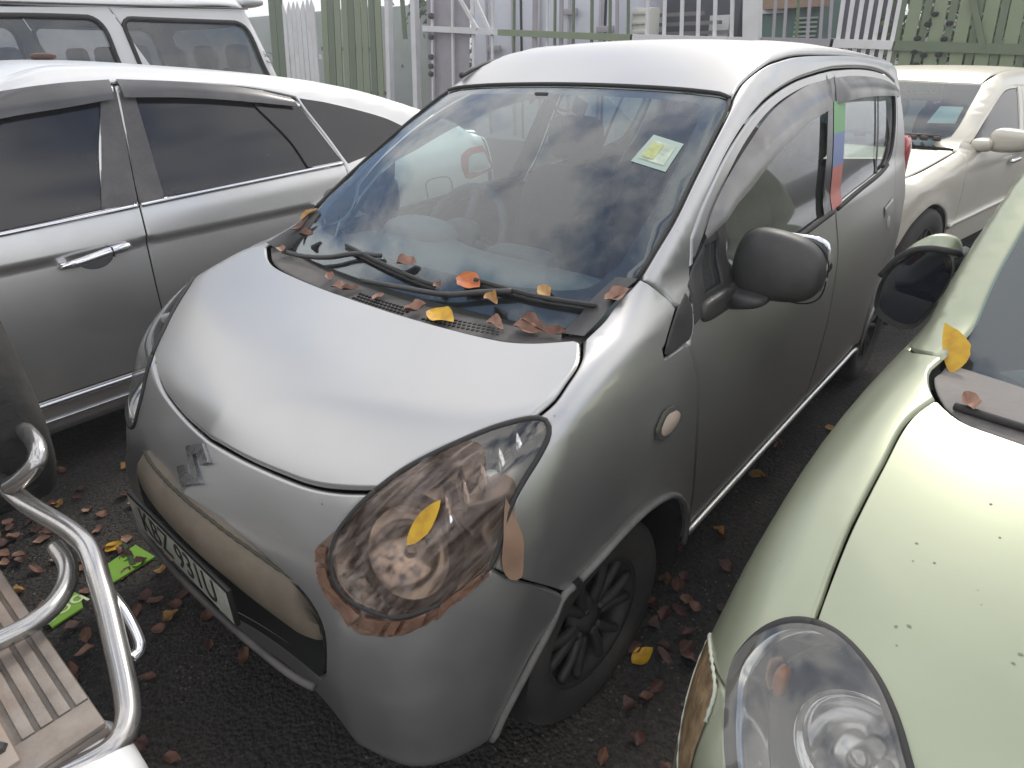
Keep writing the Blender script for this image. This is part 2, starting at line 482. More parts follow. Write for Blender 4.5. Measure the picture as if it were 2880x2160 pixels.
def cast(F, O, D, t0, t1, n=80):
    O = np.atleast_2d(O); D = np.atleast_2d(D)
    O, D = np.broadcast_arrays(O, D)
    ts = np.linspace(t0, t1, n); prev = F(O + D * t0); lo = np.full(len(O), np.nan); hi = lo.copy()
    for a, b in zip(ts[:-1], ts[1:]):
        cur = F(O + D * b); k = (prev > 0) & (cur <= 0) & np.isnan(lo); lo[k] = a; hi[k] = b; prev = cur
    ok = ~np.isnan(lo); Lo = np.where(ok, lo, t0); Hi = np.where(ok, hi, t0)
    for _ in range(22):
        Mi = (Lo + Hi) / 2; v = F(O + D * Mi[:, None]); Lo = np.where(v > 0, Mi, Lo); Hi = np.where(v > 0, Hi, Mi)
    P = O + D * ((Lo + Hi) / 2)[:, None]; P[~ok] = np.nan
    return P
def gradn(F, P, e=0.004):
    g = np.stack([F(P + d) - F(P - d) for d in np.eye(3) * e], 1)
    return g / np.maximum(np.linalg.norm(g, axis=1, keepdims=True), 1e-9)

def car_body(p):
    S = {k: spl(*v) for k, v in p.items() if isinstance(v, tuple) and k != 'R'}
    R1, R2, R3, R4 = p['R']
    arches = p.get('arch', [])
    def low(P):
        x = np.abs(P[:, 0]); y = P[:, 1]; z = P[:, 2]
        side = S['W'](y) - S['sec'](z)
        for (ay, az, ar, aw, ah) in arches:
            q = np.hypot(y - ay, z - az) - ar
            side = side + ah * np.exp(-(np.maximum(q, 0) / aw) ** 2) * np.exp(-(np.minimum(q, 0) / 0.1) ** 2)
        F = rmax(x - side, (z - (S['h'](y) - S['c'](y) * x * x)) * .92, R1)
        nose = S['n'](z) + S['p'](x)
        if 'chin' in S: nose = nose + S['chin'](z) * np.clip(1 - (x / .48)**2, 0, 1)
        F = rmax(F, (nose - y) * .9, R2)
        F = rmax(F, y - (S['b'](z) - p['pb'] * x**4), .09)
        return rmax(F, p['bot'] - z, .05)
    def gh(P):
        x = np.abs(P[:, 0]); y = P[:, 1]; z = P[:, 2]
        F = rmax(x - S['g'](z) + p['gy'] * (y - p['gy0'])**2, z - (S['r'](y) - p['rc'] * x * x - p['rq'] * x**4), R3)
        F = rmax(F, (S['ws'](z) + p['kw'] * x * x - y) * .45, .035)
        F = rmax(F, (y - (S['rw'](z) - p['pb'] * x**4)) * p.get('ks', 1), R4)
        return rmax(F, p['belt'] - .12 - z, .01)
    F = lambda P: rmin(low(P), gh(P), .035)
    F.low = low; F.gh = gh
    return F

# projectors: (u,v) <-> rays onto the body
class Ortho:
    def __init__(s, d, up=(0, 0, 1), dist=3.0, far=6.0):
        s.d = np.array(d, float) / np.linalg.norm(d); s.dist = dist; s.far = far
        s.u = np.cross(s.d, up); s.u /= np.linalg.norm(s.u); s.v = np.cross(s.u, s.d)
    def uv(s, P): P = np.asarray(P, float); return np.stack([P @ s.u, P @ s.v], 1)
    def rays(s, q): return q[:, :1] * s.u + q[:, 1:] * s.v - s.d * s.dist + s.base(q), np.broadcast_to(s.d, (len(q), 3))
    def base(s, q): return 0.0
class Side(Ortho):
    def __init__(s, sg=1): s.sg = sg; s.far = 1.9
    def uv(s, P): P = np.asarray(P, float); return P[:, 1:3].copy()
    def rays(s, q):
        return np.stack([np.full(len(q), 1.9 * s.sg), q[:, 0], q[:, 1]], 1), np.broadcast_to(np.array([-1.0 * s.sg, 0, 0]), (len(q), 3))
class Top(Ortho):
    def __init__(s): s.far = 2.8
    def uv(s, P): P = np.asarray(P, float); return P[:, :2].copy()
    def rays(s, q): return np.stack([q[:, 0], q[:, 1], np.full(len(q), 2.8)], 1), np.broadcast_to(np.array([0, 0, -1.0]), (len(q), 3))
class Front(Ortho):
    def __init__(s): s.far = 4.5
    def uv(s, P): P = np.asarray(P, float); return P[:, [0, 2]].copy()
    def rays(s, q): return np.stack([q[:, 0], np.full(len(q), -1.0), q[:, 1]], 1), np.broadcast_to(np.array([0, 1.0, 0]), (len(q), 3))
class Rear(Ortho):
    def __init__(s, y=6.5): s.y = y; s.far = 4.0
    def uv(s, P): P = np.asarray(P, float); return P[:, [0, 2]].copy()
    def rays(s, q): return np.stack([q[:, 0], np.full(len(q), s.y), q[:, 1]], 1), np.broadcast_to(np.array([0, -1.0, 0]), (len(q), 3))
class CylZ(Ortho):
    def __init__(s, yc, k=.75): s.yc = yc; s.k = k; s.far = 2.4
    def uv(s, P): P = np.asarray(P, float); return np.stack([np.arctan2(P[:, 0], s.yc - P[:, 1]) * s.k, P[:, 2]], 1)
    def rays(s, q):
        t = q[:, 0] / s.k; e = np.stack([np.sin(t), -np.cos(t), 0 * t], 1)
        return np.array([0, s.yc, 0]) + e * 2.4 + np.stack([0 * t, 0 * t, q[:, 1]], 1), -e
class Roll(Ortho):
    def __init__(s, z0=.6, k=.7): s.z0 = z0; s.k = k; s.far = 2.2
    def uv(s, P): P = np.asarray(P, float); return np.stack([P[:, 1], np.arctan2(P[:, 2] - s.z0, P[:, 0]) * s.k], 1)
    def rays(s, q):
        t = q[:, 1] / s.k; e = np.stack([np.cos(t), 0 * t, np.sin(t)], 1)
        return np.stack([0 * t, q[:, 0], 0 * t + s.z0], 1) + e * 2.2, -e

def inside(Q, poly):
    x, y = Q[:, 0][:, None], Q[:, 1][:, None]
    a = poly; b = np.roll(poly, -1, 0)
    c = ((a[:, 1] > y) != (b[:, 1] > y)) & (x < (b[:, 0] - a[:, 0]) * (y - a[:, 1]) / (b[:, 1] - a[:, 1] + 1e-15) + a[:, 0])
    return c.sum(1) % 2 == 1
def bdist(Q, poly):
    a = poly; d = np.roll(poly, -1, 0) - a; L2 = (d**2).sum(1) + 1e-15
    out = np.full(len(Q), 9.0)
    for i in range(0, len(Q), 2000):
        q = Q[i:i + 2000][:, None, :] - a[None]
        t = np.clip((q * d).sum(2) / L2, 0, 1)
        out[i:i + 2000] = np.sqrt(((q - t[..., None] * d)**2).sum(2)).min(1)
    return out

def outline(proj, segs, step, as_uv=False):
    """closed outline from smooth segments (corners only where segments meet)"""
    out = []
    for sg in segs:
        q = np.array(sg, float)
        if q.shape[1] == 3: q = proj.uv(q)
        if len(q) > 2: q = smooth_path(q, 10)
        out.append(resample(q, step)[:-1])
    P = np.vstack(out)
    a = 0.5 * np.sum(P[:, 0] * np.roll(P[:, 1], -1) - np.roll(P[:, 0], -1) * P[:, 1])
    return P if a > 0 else P[::-1]

def patch_geo(F, proj, segs, holes=(), res=.03, gap=.002, sink=.010, bevel=.007, off=0.0):
    loops = [outline(proj, segs, min(res, .022))] + [outline(proj, h, min(res, .022)) for h in holes]
    loops = [l if i == 0 else l[::-1] for i, l in enumerate(loops)]
    V = []; E = []; IN = []
    for l in loops:
        k = len(V); n = len(l)
        t = np.roll(l, -1, 0) - np.roll(l, 1, 0); t /= np.linalg.norm(t, axis=1, keepdims=True) + 1e-12
        IN += list(np.stack([-t[:, 1], t[:, 0]], 1)); V += list(l); E += [(k + i, k + (i + 1) % n) for i in range(n)]
    nb = len(V); B = np.array(V); IN = np.array(IN)
    def ok(Q, dmin):
        s = inside(Q, loops[0])
        for h in loops[1:]: s &= ~inside(Q, h)
        Q = Q[s]
        if not len(Q): return Q
        d = np.min([bdist(Q, l) for l in loops], axis=0)
        return Q[d > dmin]
    extra = []
    if sink: extra.append(ok(B + IN * bevel, bevel * .8))
    lo, hi = B.min(0), B.max(0)
    ys = np.arange(lo[1], hi[1] + res, res * .866)
    G = np.array([(x + (res / 2 if i % 2 else 0), y) for i, y in enumerate(ys) for x in np.arange(lo[0] - res, hi[0] + res, res)])
    extra.append(ok(G, (bevel if sink else 0) + res * .4))
    Q = np.vstack([B] + [e for e in extra if len(e)])
    r = delaunay_2d_cdt([Vector(q) for q in Q], E, [], 0, 1e-7)
    qv = np.array([tuple(v) for v in r[0]])
    inn = np.zeros((len(qv), 2)); isb = np.zeros(len(qv), bool)
    for i, og in enumerate(r[3]):
        for o in og:
            if o < nb: isb[i] = True; inn[i] = IN[o]
    tri = np.array([f for f in r[2]])
    c = qv[tri].mean(1)
    s = inside(c, loops[0])
    for h in loops[1:]: s &= ~inside(c, h)
    tri = tri[s]
    q2 = qv + inn * (gap if sink else 0.0) * isb[:, None]
    O, D = proj.rays(q2)
    P = cast(F, O, D, 0.0, proj.far, 90)
    bad = np.isnan(P[:, 0])
    P[bad] = 0
    N = gradn(F, P)
    o = off(q2) if callable(off) else off
    P = P + N * (o[:, None] if hasattr(o, '__len__') else o)
    if sink:
        O2, D2 = proj.rays(qv + inn * (gap + .003))
        P2 = cast(F, O2, D2, 0.0, proj.far, 60)
        od = P - P2; od = np.nan_to_num(od); od /= np.linalg.norm(od, axis=1, keepdims=True) + 1e-9
        NB = N * .45 + od * .9; NB /= np.linalg.norm(NB, axis=1, keepdims=True) + 1e-9
        P = np.where(isb[:, None], P - N * sink, P)
        N = np.where(isb[:, None], NB, N)
    tri = tri[~bad[tri].any(1)]
    a, b, c = P[tri[:, 0]], P[tri[:, 1]], P[tri[:, 2]]
    fn = np.cross(b - a, c - a)
    if np.sum(np.einsum('ij,ij->i', fn, N[tri].mean(1)) > 0) < len(tri) / 2: tri = tri[:, ::-1]
    used = np.unique(tri); mp_ = np.zeros(len(P), int); mp_[used] = np.arange(len(used))
    return P[used], mp_[tri], N[used]

def patch(name, F, proj, segs, m, parent, mirror=False, **k):
    P, T, N = patch_geo(F, proj, segs, **k)
    o = mk(name, P, T, m, parent, normals=N)
    if mirror:
        s = np.array([-1, 1, 1.0])
        o2 = mk(name, P * s, T[:, ::-1], m, parent, normals=N * s)
        return o, o2
    return o
def mir(pts): return [(-p[0],) + tuple(p[1:]) for p in pts]
def both(half):
    """symmetrical loop: a half outline from the centre line round to the centre line again"""
    return half + [mir(s)[::-1] for s in half[::-1]]

def surf_line(F, proj, pts, off=0.0, step=.02):
    q = np.array(pts, float)
    if q.shape[1] == 3: q = proj.uv(q)
    if len(q) > 2: q = smooth_path(q, 8)
    q = resample(q, step)
    O, D = proj.rays(q)
    P = cast(F, O, D, 0, proj.far, 90)
    P = P[~np.isnan(P[:, 0])]
    return P + gradn(F, P) * off

def text_obj(name, txt, size, m, parent, mat4, extrude=0.0008, align='CENTER', sx=1.0):
    cu = bpy.data.curves.new(name, 'FONT')
    cu.body = txt; cu.size = size; cu.extrude = extrude; cu.align_x = align; cu.align_y = 'CENTER'
    cu.materials.append(m)
    o = bpy.data.objects.new(name, cu)
    me = bpy.data.meshes.new_from_object(o)
    bpy.data.objects.remove(o)
    o = bpy.data.objects.new(name, me)
    link(o, parent)
    o.matrix_local = mat4 @ Matrix.Diagonal((sx, 1, 1, 1))
    return o
def frame4(c, xd, yd):
    x = Vector(xd).normalized(); y = Vector(yd); y = (y - x * y.dot(x)).normalized(); z = x.cross(y)
    mm = Matrix.Identity(4)
    for i in range(3): mm[i][0], mm[i][1], mm[i][2], mm[i][3] = x[i], y[i], z[i], c[i]
    return mm

def wheel(parent, c, side=1, R=.272, w=.15, rim=.175, spokes=6, steer=0.0, rimmat=None, cover=False):
    """tyre + alloy rim + brake disc; outer face looks to +x*side"""
    e = bpy.data.objects.new('wheel', None); e.empty_display_size = .05
    link(e, parent); e.location = c; e.rotation_euler = (0, 0, steer)
    s = side; h = w / 2
    prof = [(rim - .01, -h * .75), (rim + .012, -h), (R - .05, -h * 1.04), (R - .018, -h * .96), (R - .004, -h * .78), (R, -h * .55),
            (R, -h * .28), (R - .007, -h * .26), (R - .007, -h * .20), (R, -h * .18), (R, h * .18), (R - .007, h * .20), (R - .007, h * .26), (R, h * .28),
            (R, h * .55), (R - .004, h * .78), (R - .018, h * .96), (R - .05, h * 1.04), (rim + .012, h), (rim - .01, h * .75)]
    V, F = lathe_geo(prof, 64, ax=(1, 0, 0))
    t = mk('tyre', V, F, M['tyre'], e)
    b = MB()
    # rim barrel and lip
    b.add(*lathe_geo([(rim - .006, -h * .8), (rim - .012, -h * .2), (rim - .02, h * .3 * s), (rim - .006, h * .72 * s), (rim + .004, h * .78 * s), (rim + .002, h * .86 * s), (rim - .012, h * .80 * s)], 48))
    hub = (h * .55) * s
    b.add(*lathe_geo([(0.0, hub + .012 * s), (.024, hub + .012 * s), (.030, hub + .004 * s), (.062, hub), (.066, hub - .02 * s)], 32))
    for k in range(spokes):
        a0 = 2 * PI * k / spokes
        for da in ((-.16, .16) if not cover else (0,)):
            a1 = a0 + da * .8; a2 = a0 + da * 1.5
            p = [np.array([hub - .004 * s, .05 * math.cos(a1), .05 * math.sin(a1)]), np.array([hub + .004 * s, .11 * math.cos((a1 + a2) / 2), .11 * math.sin((a1 + a2) / 2)]), np.array([h * .6 * s, (rim - .01) * math.cos(a2), (rim - .01) * math.sin(a2)])]
            b.tube(smooth_path(p, 4), [.014] * 4 + [.013] * 5, 6)
    b.build('rim', rimmat or M['rim'], e)
    d = MB(); d.add(*lathe_geo([(0, -h * .1 * s), (rim * .72, -h * .1 * s), (rim * .72, -h * .25 * s)], 32))
    d.build('brake_disc', M['dark'], e)
    nu = MB()
    for k in range(4):
        a = 2 * PI * k / 4 + .4
        nu.add(*lathe_geo([(0, hub + .012 * s), (.007, hub + .012 * s), (.009, hub)], 8, c=(0, .045 * math.cos(a), .045 * math.sin(a))))
    nu.build('wheel_nuts', M['rim'], e)['kind'] = 'stuff'
    return e
# ================================================================== the silver hatchback in the middle
ALTO = dict(
 h=([-0.1, 0.05, 0.13, 0.18, 0.26, 0.4, 0.55, 0.68, 0.85, 1.05, 1.3], [0.5782, 0.673, 0.7324, 0.7843, 0.839, 0.8983, 0.9379, 0.9691, 0.9946, 1.0053, 1.0064]),
 c=([0, 0.25, 0.5, 0.8, 1.2], [0.0456, 0.0083, -0.0047, -0.0292, -0.0527]),
 n=([0.15, 0.25, 0.4, 0.5, 0.6, 0.68, 0.75, 0.8, 0.9], [0.007, 0.0043, -0.0017, 0.0103, 0.0361, 0.0674, 0.0998, 0.1217, 0.2092]),
 p=([0, 0.2, 0.4, 0.55, 0.65, 0.72, 0.8], [0.0054, 0.0584, 0.1065, 0.1434, 0.189, 0.2607, 0.3735]),
 chin=([.0, .15, .3, .42, .55, .66, .74, .9], [.13, .115, .085, .062, .034, .008, 0, 0]),
 W=([0, 0.3, 0.6, 0.9, 1.4, 2.2, 2.8, 3.1, 3.35], [0.6698, 0.7113, 0.7377, 0.7382, 0.7376, 0.7386, 0.7333, 0.7065, 0.66]),
 sec=([0.1, 0.2, 0.3, 0.45, 0.6, 0.75, 0.86, 0.93, 1.0], [0.0416, 0.0267, 0.0153, 0.0041, -0.0016, 0.0024, 0.0153, 0.0333, 0.0579]),
 ws=([0.9, 1.0, 1.1, 1.2, 1.3, 1.4, 1.5], [0.6278, 0.7828, 0.9465, 1.1129, 1.2911, 1.486, 1.6979]),
 r=([1.3, 1.5, 1.65, 1.85, 2.1, 2.5, 2.9, 3.2, 3.4], [1.3493, 1.4494, 1.5004, 1.5313, 1.5318, 1.5134, 1.4806, 1.4453, 1.4033]),
 g=([0.9, 1.0, 1.1, 1.2, 1.3, 1.4, 1.5], [0.6773, 0.6672, 0.6494, 0.6246, 0.5948, 0.5634, 0.5289]),
 b=([0.2, 0.5, 0.8, 1.0, 1.3, 1.5], [3.3308, 3.3682, 3.3551, 3.3218, 3.2567, 3.1819]),
 rw=([0.2, 0.5, 0.8, 1.0, 1.3, 1.5], [3.3008, 3.3382, 3.3251, 3.2918, 3.2267, 3.1519]),
 R=(.048, .095, .035, .10), pb=0.12, bot=.20, belt=.97, gy=0.012, gy0=2.0, rc=.0755, rq=.126, kw=.10,
 arch=[(.735, .265, .31, .05, .014), (3.03, .265, .31, .05, .012)])
FA = car_body(ALTO)
alto = thing('hatchback', 'dusty silver hatchback with brown tape over its headlamp and dry leaves under the windscreen', 'car')
sv = M['silver']
side, top, front, roll, cylz = Side(1), Top(), Front(), Roll(.55, .7), CylZ(.95, .75)

# bonnet
H_front = [(0, .18, .776), (.144, .192, .773), (.284, .213, .774), (.345, .226, .778), (.40, .243, .787), (.451, .262, .799), (.478, .274, .806)]
H_light = [(.478, .274, .806), (.499, .305, .831), (.528, .346, .858), (.574, .402, .887), (.619, .458, .91), (.664, .504, .922)]
H_seam = [(.664, .504, .922), (.671, .56, .939), (.664, .604, .954), (.65, .665, .973), (.607, .731, .987)]
H_cowl = [(.607, .731, .987), (.52, .682, .975), (.445, .66, .968), (.307, .643, .962), (.145, .633, .959), (0, .631, .958)]
dome = lambda q: 0.010 * np.clip(1 - (q[:, 0] / .46)**2, 0, 1) * np.clip((q[:, 1] - .22) / .12, 0, 1)
hood = patch('bonnet', FA, top, both([H_front, H_light, H_seam, H_cowl]), sv, alto, res=.016, off=dome, bevel=.009)

# headlamps
LENS = [(.478, .274, .807), (.502, .311, .835), (.528, .346, .857), (.574, .403, .887), (.619, .459, .91), (.663, .504, .922), (.68, .517, .919), (.692, .515, .908),
        (.699, .501, .892), (.701, .468, .866), (.699, .435, .84), (.697, .403, .808), (.697, .381, .77), (.695, .36, .723), (.693, .341, .699), (.677, .3, .673), (.656, .261, .653),
        (.63, .228, .64), (.595, .202, .623), (.55, .186, .617), (.5, .173, .62), (.465, .17, .635), (.443, .175, .66), (.433, .188, .694), (.432, .206, .726), (.446, .229, .758), (.459, .248, .781)]
LD = np.array([-.50, .66, -.56])
lp = Ortho(LD); lp.base = lambda q: np.array([0, 0, 0])
lcen = np.array([.58, .30, .76])
loff = lcen - lp.d * (lcen @ lp.d)
lp.base = lambda q: lp.d * (lcen @ lp.d)          # start the rays in front of the lamp
lp.dist = .6; lp.far = 1.2
loop = lambda P: [P + [P[0]]]
class Mirrored(Ortho):
    pass
def headlamp(sg, taped):
    e = bpy.data.objects.new('headlamp', None); e.empty_display_size = .05; link(e, alto)
    s = np.array([sg, 1, 1.0])
    def put(name, P, T, N, m):
        P = P * s; N = N * s if N is not None else None
        return mk(name, P, T if sg > 0 else T[:, ::-1], m, e, normals=N)
    P, T, N = patch_geo(FA, lp, loop(LENS), res=.012, sink=.0, gap=0, off=.001)
    put('lens', P, T, N, M['lens'])
    # housing: the lens outline carried back into the lamp
    ln = resample(smooth_path(LENS, 4, True), n=90, closed=True)
    q = lp.uv(ln); O, D = lp.rays(q); L0 = cast(FA, O, D, 0, 1.2, 90)
    cen = L0.mean(0) + lp.d * .03
    V = []; F = []; n = len(L0)
    rings = [(0, .0), (.004, .012), (.02, .05), (.22, .085), (.5, .10), (.8, .105), (1.0, .105)]
    for k, dp in rings:
        for p in L0: V.append(p + (cen - p) * k + lp.d * dp)
    for i in range(len(rings) - 1):
        for j in range(n): F.append((i * n + j, i * n + (j + 1) % n, (i + 1) * n + (j + 1) % n, (i + 1) * n + j))
    put('housing', np.array(V), np.array(F), None, M['reflector'])
    # dark rim around the lens
    V, F = tube_geo(np.vstack([L0, L0[:1]]) - lp.d * .0005, .0055, 6)
    o = mk('seal', np.array(V) * s, F, M['rubber'], e)
    # round reflector bowl with dark ring, bulb and shield
    bc = np.array([.555, .235, .712]) + np.array([-.012, .045, -.022]); bd = np.array([.28, -.86, .42]); bd /= np.linalg.norm(bd)
    V, F = lathe_geo([(.006, -.055), (.035, -.052), (.062, -.038), (.082, -.016), (.092, .004)], 40, bc, bd)
    mk('reflector', np.array(V) * s, F, M['reflector'], e)
    V, F = lathe_geo([(.088, .0), (.090, .010), (.099, .012), (.109, .004), (.111, -.012)], 48, bc, bd)
    mk('bezel_ring', np.array(V) * s, F, M['black'], e)
    V, F = lathe_geo([(.0, .0), (.012, -.002), (.014, -.02), (.012, -.05)], 16, bc, bd)
    mk('bulb', np.array(V) * s, F, M['steel'], e)
    # side lamp pocket up at the tip
    bc2 = np.array([.645, .40, .835]); V, F = squad(bc2, (.03, .045, .03), .7, .8, 16, 10)
    mk('indicator', np.array(V) * s, F, M['clearlamp'], e)
    fin = MB()
    for k in range(5 if taped else 0):
        a = np.array([.60 + .012 * k, .33 + .035 * k, .79 + .022 * k])
        fin.box(a, (.09 - .01 * k, .004, .05), rot=[[.8, .5, .3], [-.55, .83, 0], [-.25, -.17, .95]])
    fin.V = [tuple(np.array(v) * s) for v in fin.V]
    if taped: fin.build('fins', M['reflector'], e)
    if taped:
        TP = [(.404, .177, .70), (.400, .170, .672), (.41, .167, .645), (.433, .157, .621), (.47, .158, .596), (.515, .16, .567), (.56, .176, .574), (.601, .193, .588), (.628, .212, .607), (.664, .262, .645), (.688, .312, .672),
              (.700, .352, .70), (.700, .40, .78), (.69, .42, .838), (.668, .405, .858), (.655, .385, .852), (.64, .40, .875), (.615, .415, .89), (.574, .403, .887), (.528, .346, .857), (.502, .311, .835), (.478, .274, .807), (.455, .24, .772), (.436, .215, .74)]
        P, T, N = patch_geo(FA, lp, loop(TP), res=.011, sink=0, gap=0, off=lambda q: .003 + .0016 * np.sin(q[:, 0] * 130 + q[:, 1] * 60) * np.sin(q[:, 1] * 90))
        tag(put('tape_cover', P, T, None, M['tape']), 'wrinkled brown packing tape stretched over the lamp')
        # ragged folded layers of tape along the lower edge
        edge = [(.404, .177, .70), (.410, .167, .655), (.433, .158, .622), (.47, .160, .598), (.515, .163, .575), (.56, .178, .58), (.601, .196, .595), (.640, .225, .618), (.672, .275, .655), (.694, .335, .69)]
        inner = [(.425, .188, .70), (.432, .176, .66), (.455, .168, .635), (.49, .172, .617), (.525, .178, .605), (.56, .188, .609), (.597, .205, .618), (.632, .232, .637), (.664, .28, .67), (.690, .34, .705)]
        E1 = resample(smooth_path(edge, 6), n=44); E2 = resample(smooth_path(inner, 6), n=44)
        for layer in range(3):
            V = []; Fq = []
            for i in range(45):
                j = rng.uniform(-.005, .005) if layer else rng.uniform(-.002, .006)
                for k in range(5):
                    t = k / 4
                    p = E1[i] * (1 - t) + E2[i] * t
                    dr = (E1[i] - E2[i]); dr /= np.linalg.norm(dr) + 1e-9
                    V.append(p + dr * j * (1 - t) - lp.d * 0)
            V = np.array(V)
            O, D = lp.rays(lp.uv(V)); Pp = cast(FA, O, D, 0, 1.2, 90); ok = ~np.isnan(Pp[:, 0]); Pp[~ok] = V[~ok]
            Pp = Pp + gradn(FA, Pp) * (.004 + .0025 * layer + rng.uniform(-.0014, .0014, len(Pp)))[:, None]
            for i in range(44):
                if layer and rng.random() < .25: continue
                for k in range(4): Fq.append((i * 5 + k, i * 5 + k + 1, (i + 1) * 5 + k + 1, (i + 1) * 5 + k))
            put('tape_layer', Pp, np.array(Fq), None, M['tapebrown'] if layer != 1 else M['tape'])
        FL = [(.688, .393, .822), (.702, .4, .785), (.713, .407, .737), (.717, .404, .705), (.72, .393, .655), (.712, .372, .66), (.704, .361, .691), (.697, .372, .751)]
        P, T, N = patch_geo(FA, lp, loop(FL), res=.012, sink=0, gap=0, off=lambda q: .006 + .002 * np.sin(q[:, 1] * 60))
        tag(put('tape_flap', P, T, None, M['tapeflap']), 'loose tan end of the tape')
    return e
tag(headlamp(1, True), 'headlamp wrapped in brown packing tape')
headlamp(-1, False)

# front bumper with the wide lower mouth
B_lens = [(.478, .274, .806), (.459, .248, .781), (.446, .229, .758), (.432, .206, .726), (.433, .188, .694), (.443, .175, .66), (.465, .17, .635), (.5, .173, .62), (.55, .186, .617),
          (.595, .202, .623), (.63, .228, .64), (.656, .261, .653), (.677, .3, .673), (.693, .341, .699)]
B_seam = [(.693, .341, .699), (.706, .359, .675), (.727, .423, .615), (.732, .505, .536)]
B_arch = [(.732, .505, .536), (.728, .474, .487), (.718, .419, .412), (.70, .348, .287), (.685, .32, .217)]
B_bot = [(.685, .32, .217), (.60, .18, .212), (.40, .10, .208), (.2, .03, .206), (0, 0, .206)]
Mh = [[(0, .10, .648), (.12, .103, .644), (.25, .122, .624), (.34, .136, .598), (.395, .141, .570), (.424, .14, .535), (.434, .126, .48), (.430, .112, .42), (.405, .101, .375)],
      [(.405, .101, .375), (.30, .08, .368), (.2, .05, .366), (.1, .03, .366), (0, .02, .366)]]
patch('front_bumper', FA, cylz, both([H_front, B_lens, B_seam, B_arch, B_bot]), sv, alto, holes=[both(Mh)], res=.018, bevel=.008, sink=.014,
      off=lambda q: .011 * np.exp(-((q[:, 1] - .475 - .22 * (np.abs(q[:, 0]) - .55)) / .032)**2) * np.clip((np.abs(q[:, 0]) - .34) / .16, 0, 1))
# mouth: dark recess, beige bar, mesh, lower lip strip
rec = MB()
ml = resample(smooth_path(np.vstack([np.array(s) for s in both(Mh)]), 3, True), n=100, closed=True)
O, D = cylz.rays(cylz.uv(ml)); ml = cast(FA, O, D, 0, 2.4, 90)
n = len(ml); V = list(ml); V += [p + np.array([0, .07, 0]) for p in ml]; V.append(np.array([0, .16, .5]))
F = [(i, (i + 1) % n, n + (i + 1) % n, n + i) for i in range(n)] + [(n + i, n + (i + 1) % n, 2 * n) for i in range(n)]
mk('grille_recess', V, F, M['dark'], alto)
# the bar: flat wedge section with a chamfered top, swept along the curved nose
PRF = [(.045, -.060), (.012, -.066), (.000, -.058), (-.006, -.030), (-.004, .010), (.004, .036), (.022, .058), (.034, .063), (.050, .060)]
ZB = lambda x: .622 - .50 * x * x - .065 * x
V = []; F = []; xs = np.concatenate([np.linspace(-.315, -.28, 5), np.linspace(-.26, .366, 44), np.linspace(.370, .398, 7)]); ns = len(PRF)
for x in xs:
    el = min(1, max(0, (x + .315) / .035)); er = min(1, max(0, (.398 - x) / .045))
    e_ = (min(el, er))**.6
    for (a, b) in PRF:
        V.append((x - .030 * (1 - er) * (b / .06 > .3) , .070 + .42 * x * x + a * (.6 + .4 * e_) + .014 * (1 - e_), ZB(x) + b * (.82 + .9 * max(0, x) * .5) * (.62 + .38 * e_) - .012 * (1 - er)))
nx = len(xs)
for i in range(nx - 1):
    for j in range(ns): F.append((i * ns + j, i * ns + (j + 1) % ns, (i + 1) * ns + (j + 1) % ns, (i + 1) * ns + j))
F += [tuple(range(ns)), tuple(range((nx - 1) * ns, nx * ns))[::-1]]
tag(shade(mk('bumper_bar', V, F, M['bar'], alto), 40), 'dusty beige bar across the bumper opening')
tube('bar_chip_edge', [(x, .070 + .42 * x * x + .026, ZB(x) + .0605 * (.82 + .45 * max(0, x)) + .0012 * math.sin(90 * x) * math.sin(37 * x)) for x in np.linspace(-.29, .36, 80)], [.0025 + .002 * abs(math.sin(23 * x + 1)) for x in range(80)], mat('dark_chips', (.05, .045, .03), .8), alto, n=6, raw=True)
lipp = [(x, .060 + .12 * x * x + 1.2 * max(0, abs(x - .03) - .33)**2, .418 + .0 * x) for x in np.linspace(-.40, .44, 33)]
tube('lip_strip', lipp, .008, M['greyplastic'], alto, n=8, raw=True)
# number plate
pc = np.array([-.026, .064, .515])
RLL = math.radians(2.6); pX = (math.cos(RLL), 0, -math.sin(RLL)); pZ = (math.sin(RLL), 0, math.cos(RLL)); pR = [[pX[0], 0, pZ[0]], [0, 1, 0], [pX[2], 0, pZ[2]]]
PY = Vector((0, .12, 1)).normalized()
pl = box('number_plate', pc, (.49, .010, .104), M['plateblack'], alto, bev=.004, rot=pR)
plx = frame4(Vector(pc) + Vector((0, -.0066, 0)), pX, pZ)
fc = mk('plate_face', [plx @ Vector(v) for v in ((-.240, -.046, 0), (.240, -.046, 0), (.240, .046, 0), (-.240, .046, 0))], [(0, 1, 2, 3)], M['plate'], pl)
text_obj('plate_text', 'KBZ 931U', .104, M['plateblack'], pl, frame4(Vector(pc) + Vector((0, -.0075, 0)), pX, pZ), .0006, sx=.82)

# emblem
SP = [(-.5, .30), (.06, .62), (.5, .30), (.28, .12), (-.02, .30), (-.12, .22), (.5, -.26), (-.06, -.62), (-.5, -.30), (-.28, -.12), (.02, -.30), (.12, -.22)]
ec = np.array([0, .144, .725]); en = gradn(FA, ec[None])[0]
ex = Vector((1, 0, 0)); ey = Vector(np.cross(en, (1, 0, 0)))
if ey.z < 0: ey = -ey
V = []; k = len(SP)
for dz in (-.004, .011):
    for a, b in SP: V.append(tuple(np.array(ec) + np.array(ex) * a * .105 + np.array(ey) * b * .085 + en * dz))
F = [tuple(range(k, 2 * k))[::-1]] + [(i, (i + 1) % k, k + (i + 1) % k, k + i) for i in range(k)]
o = mk('emblem', V, F, mat('dull_chrome', (.30, .30, .31), .22, 1.0, dust=DUST, damt=.3, dscale=30), alto, smooth=False)

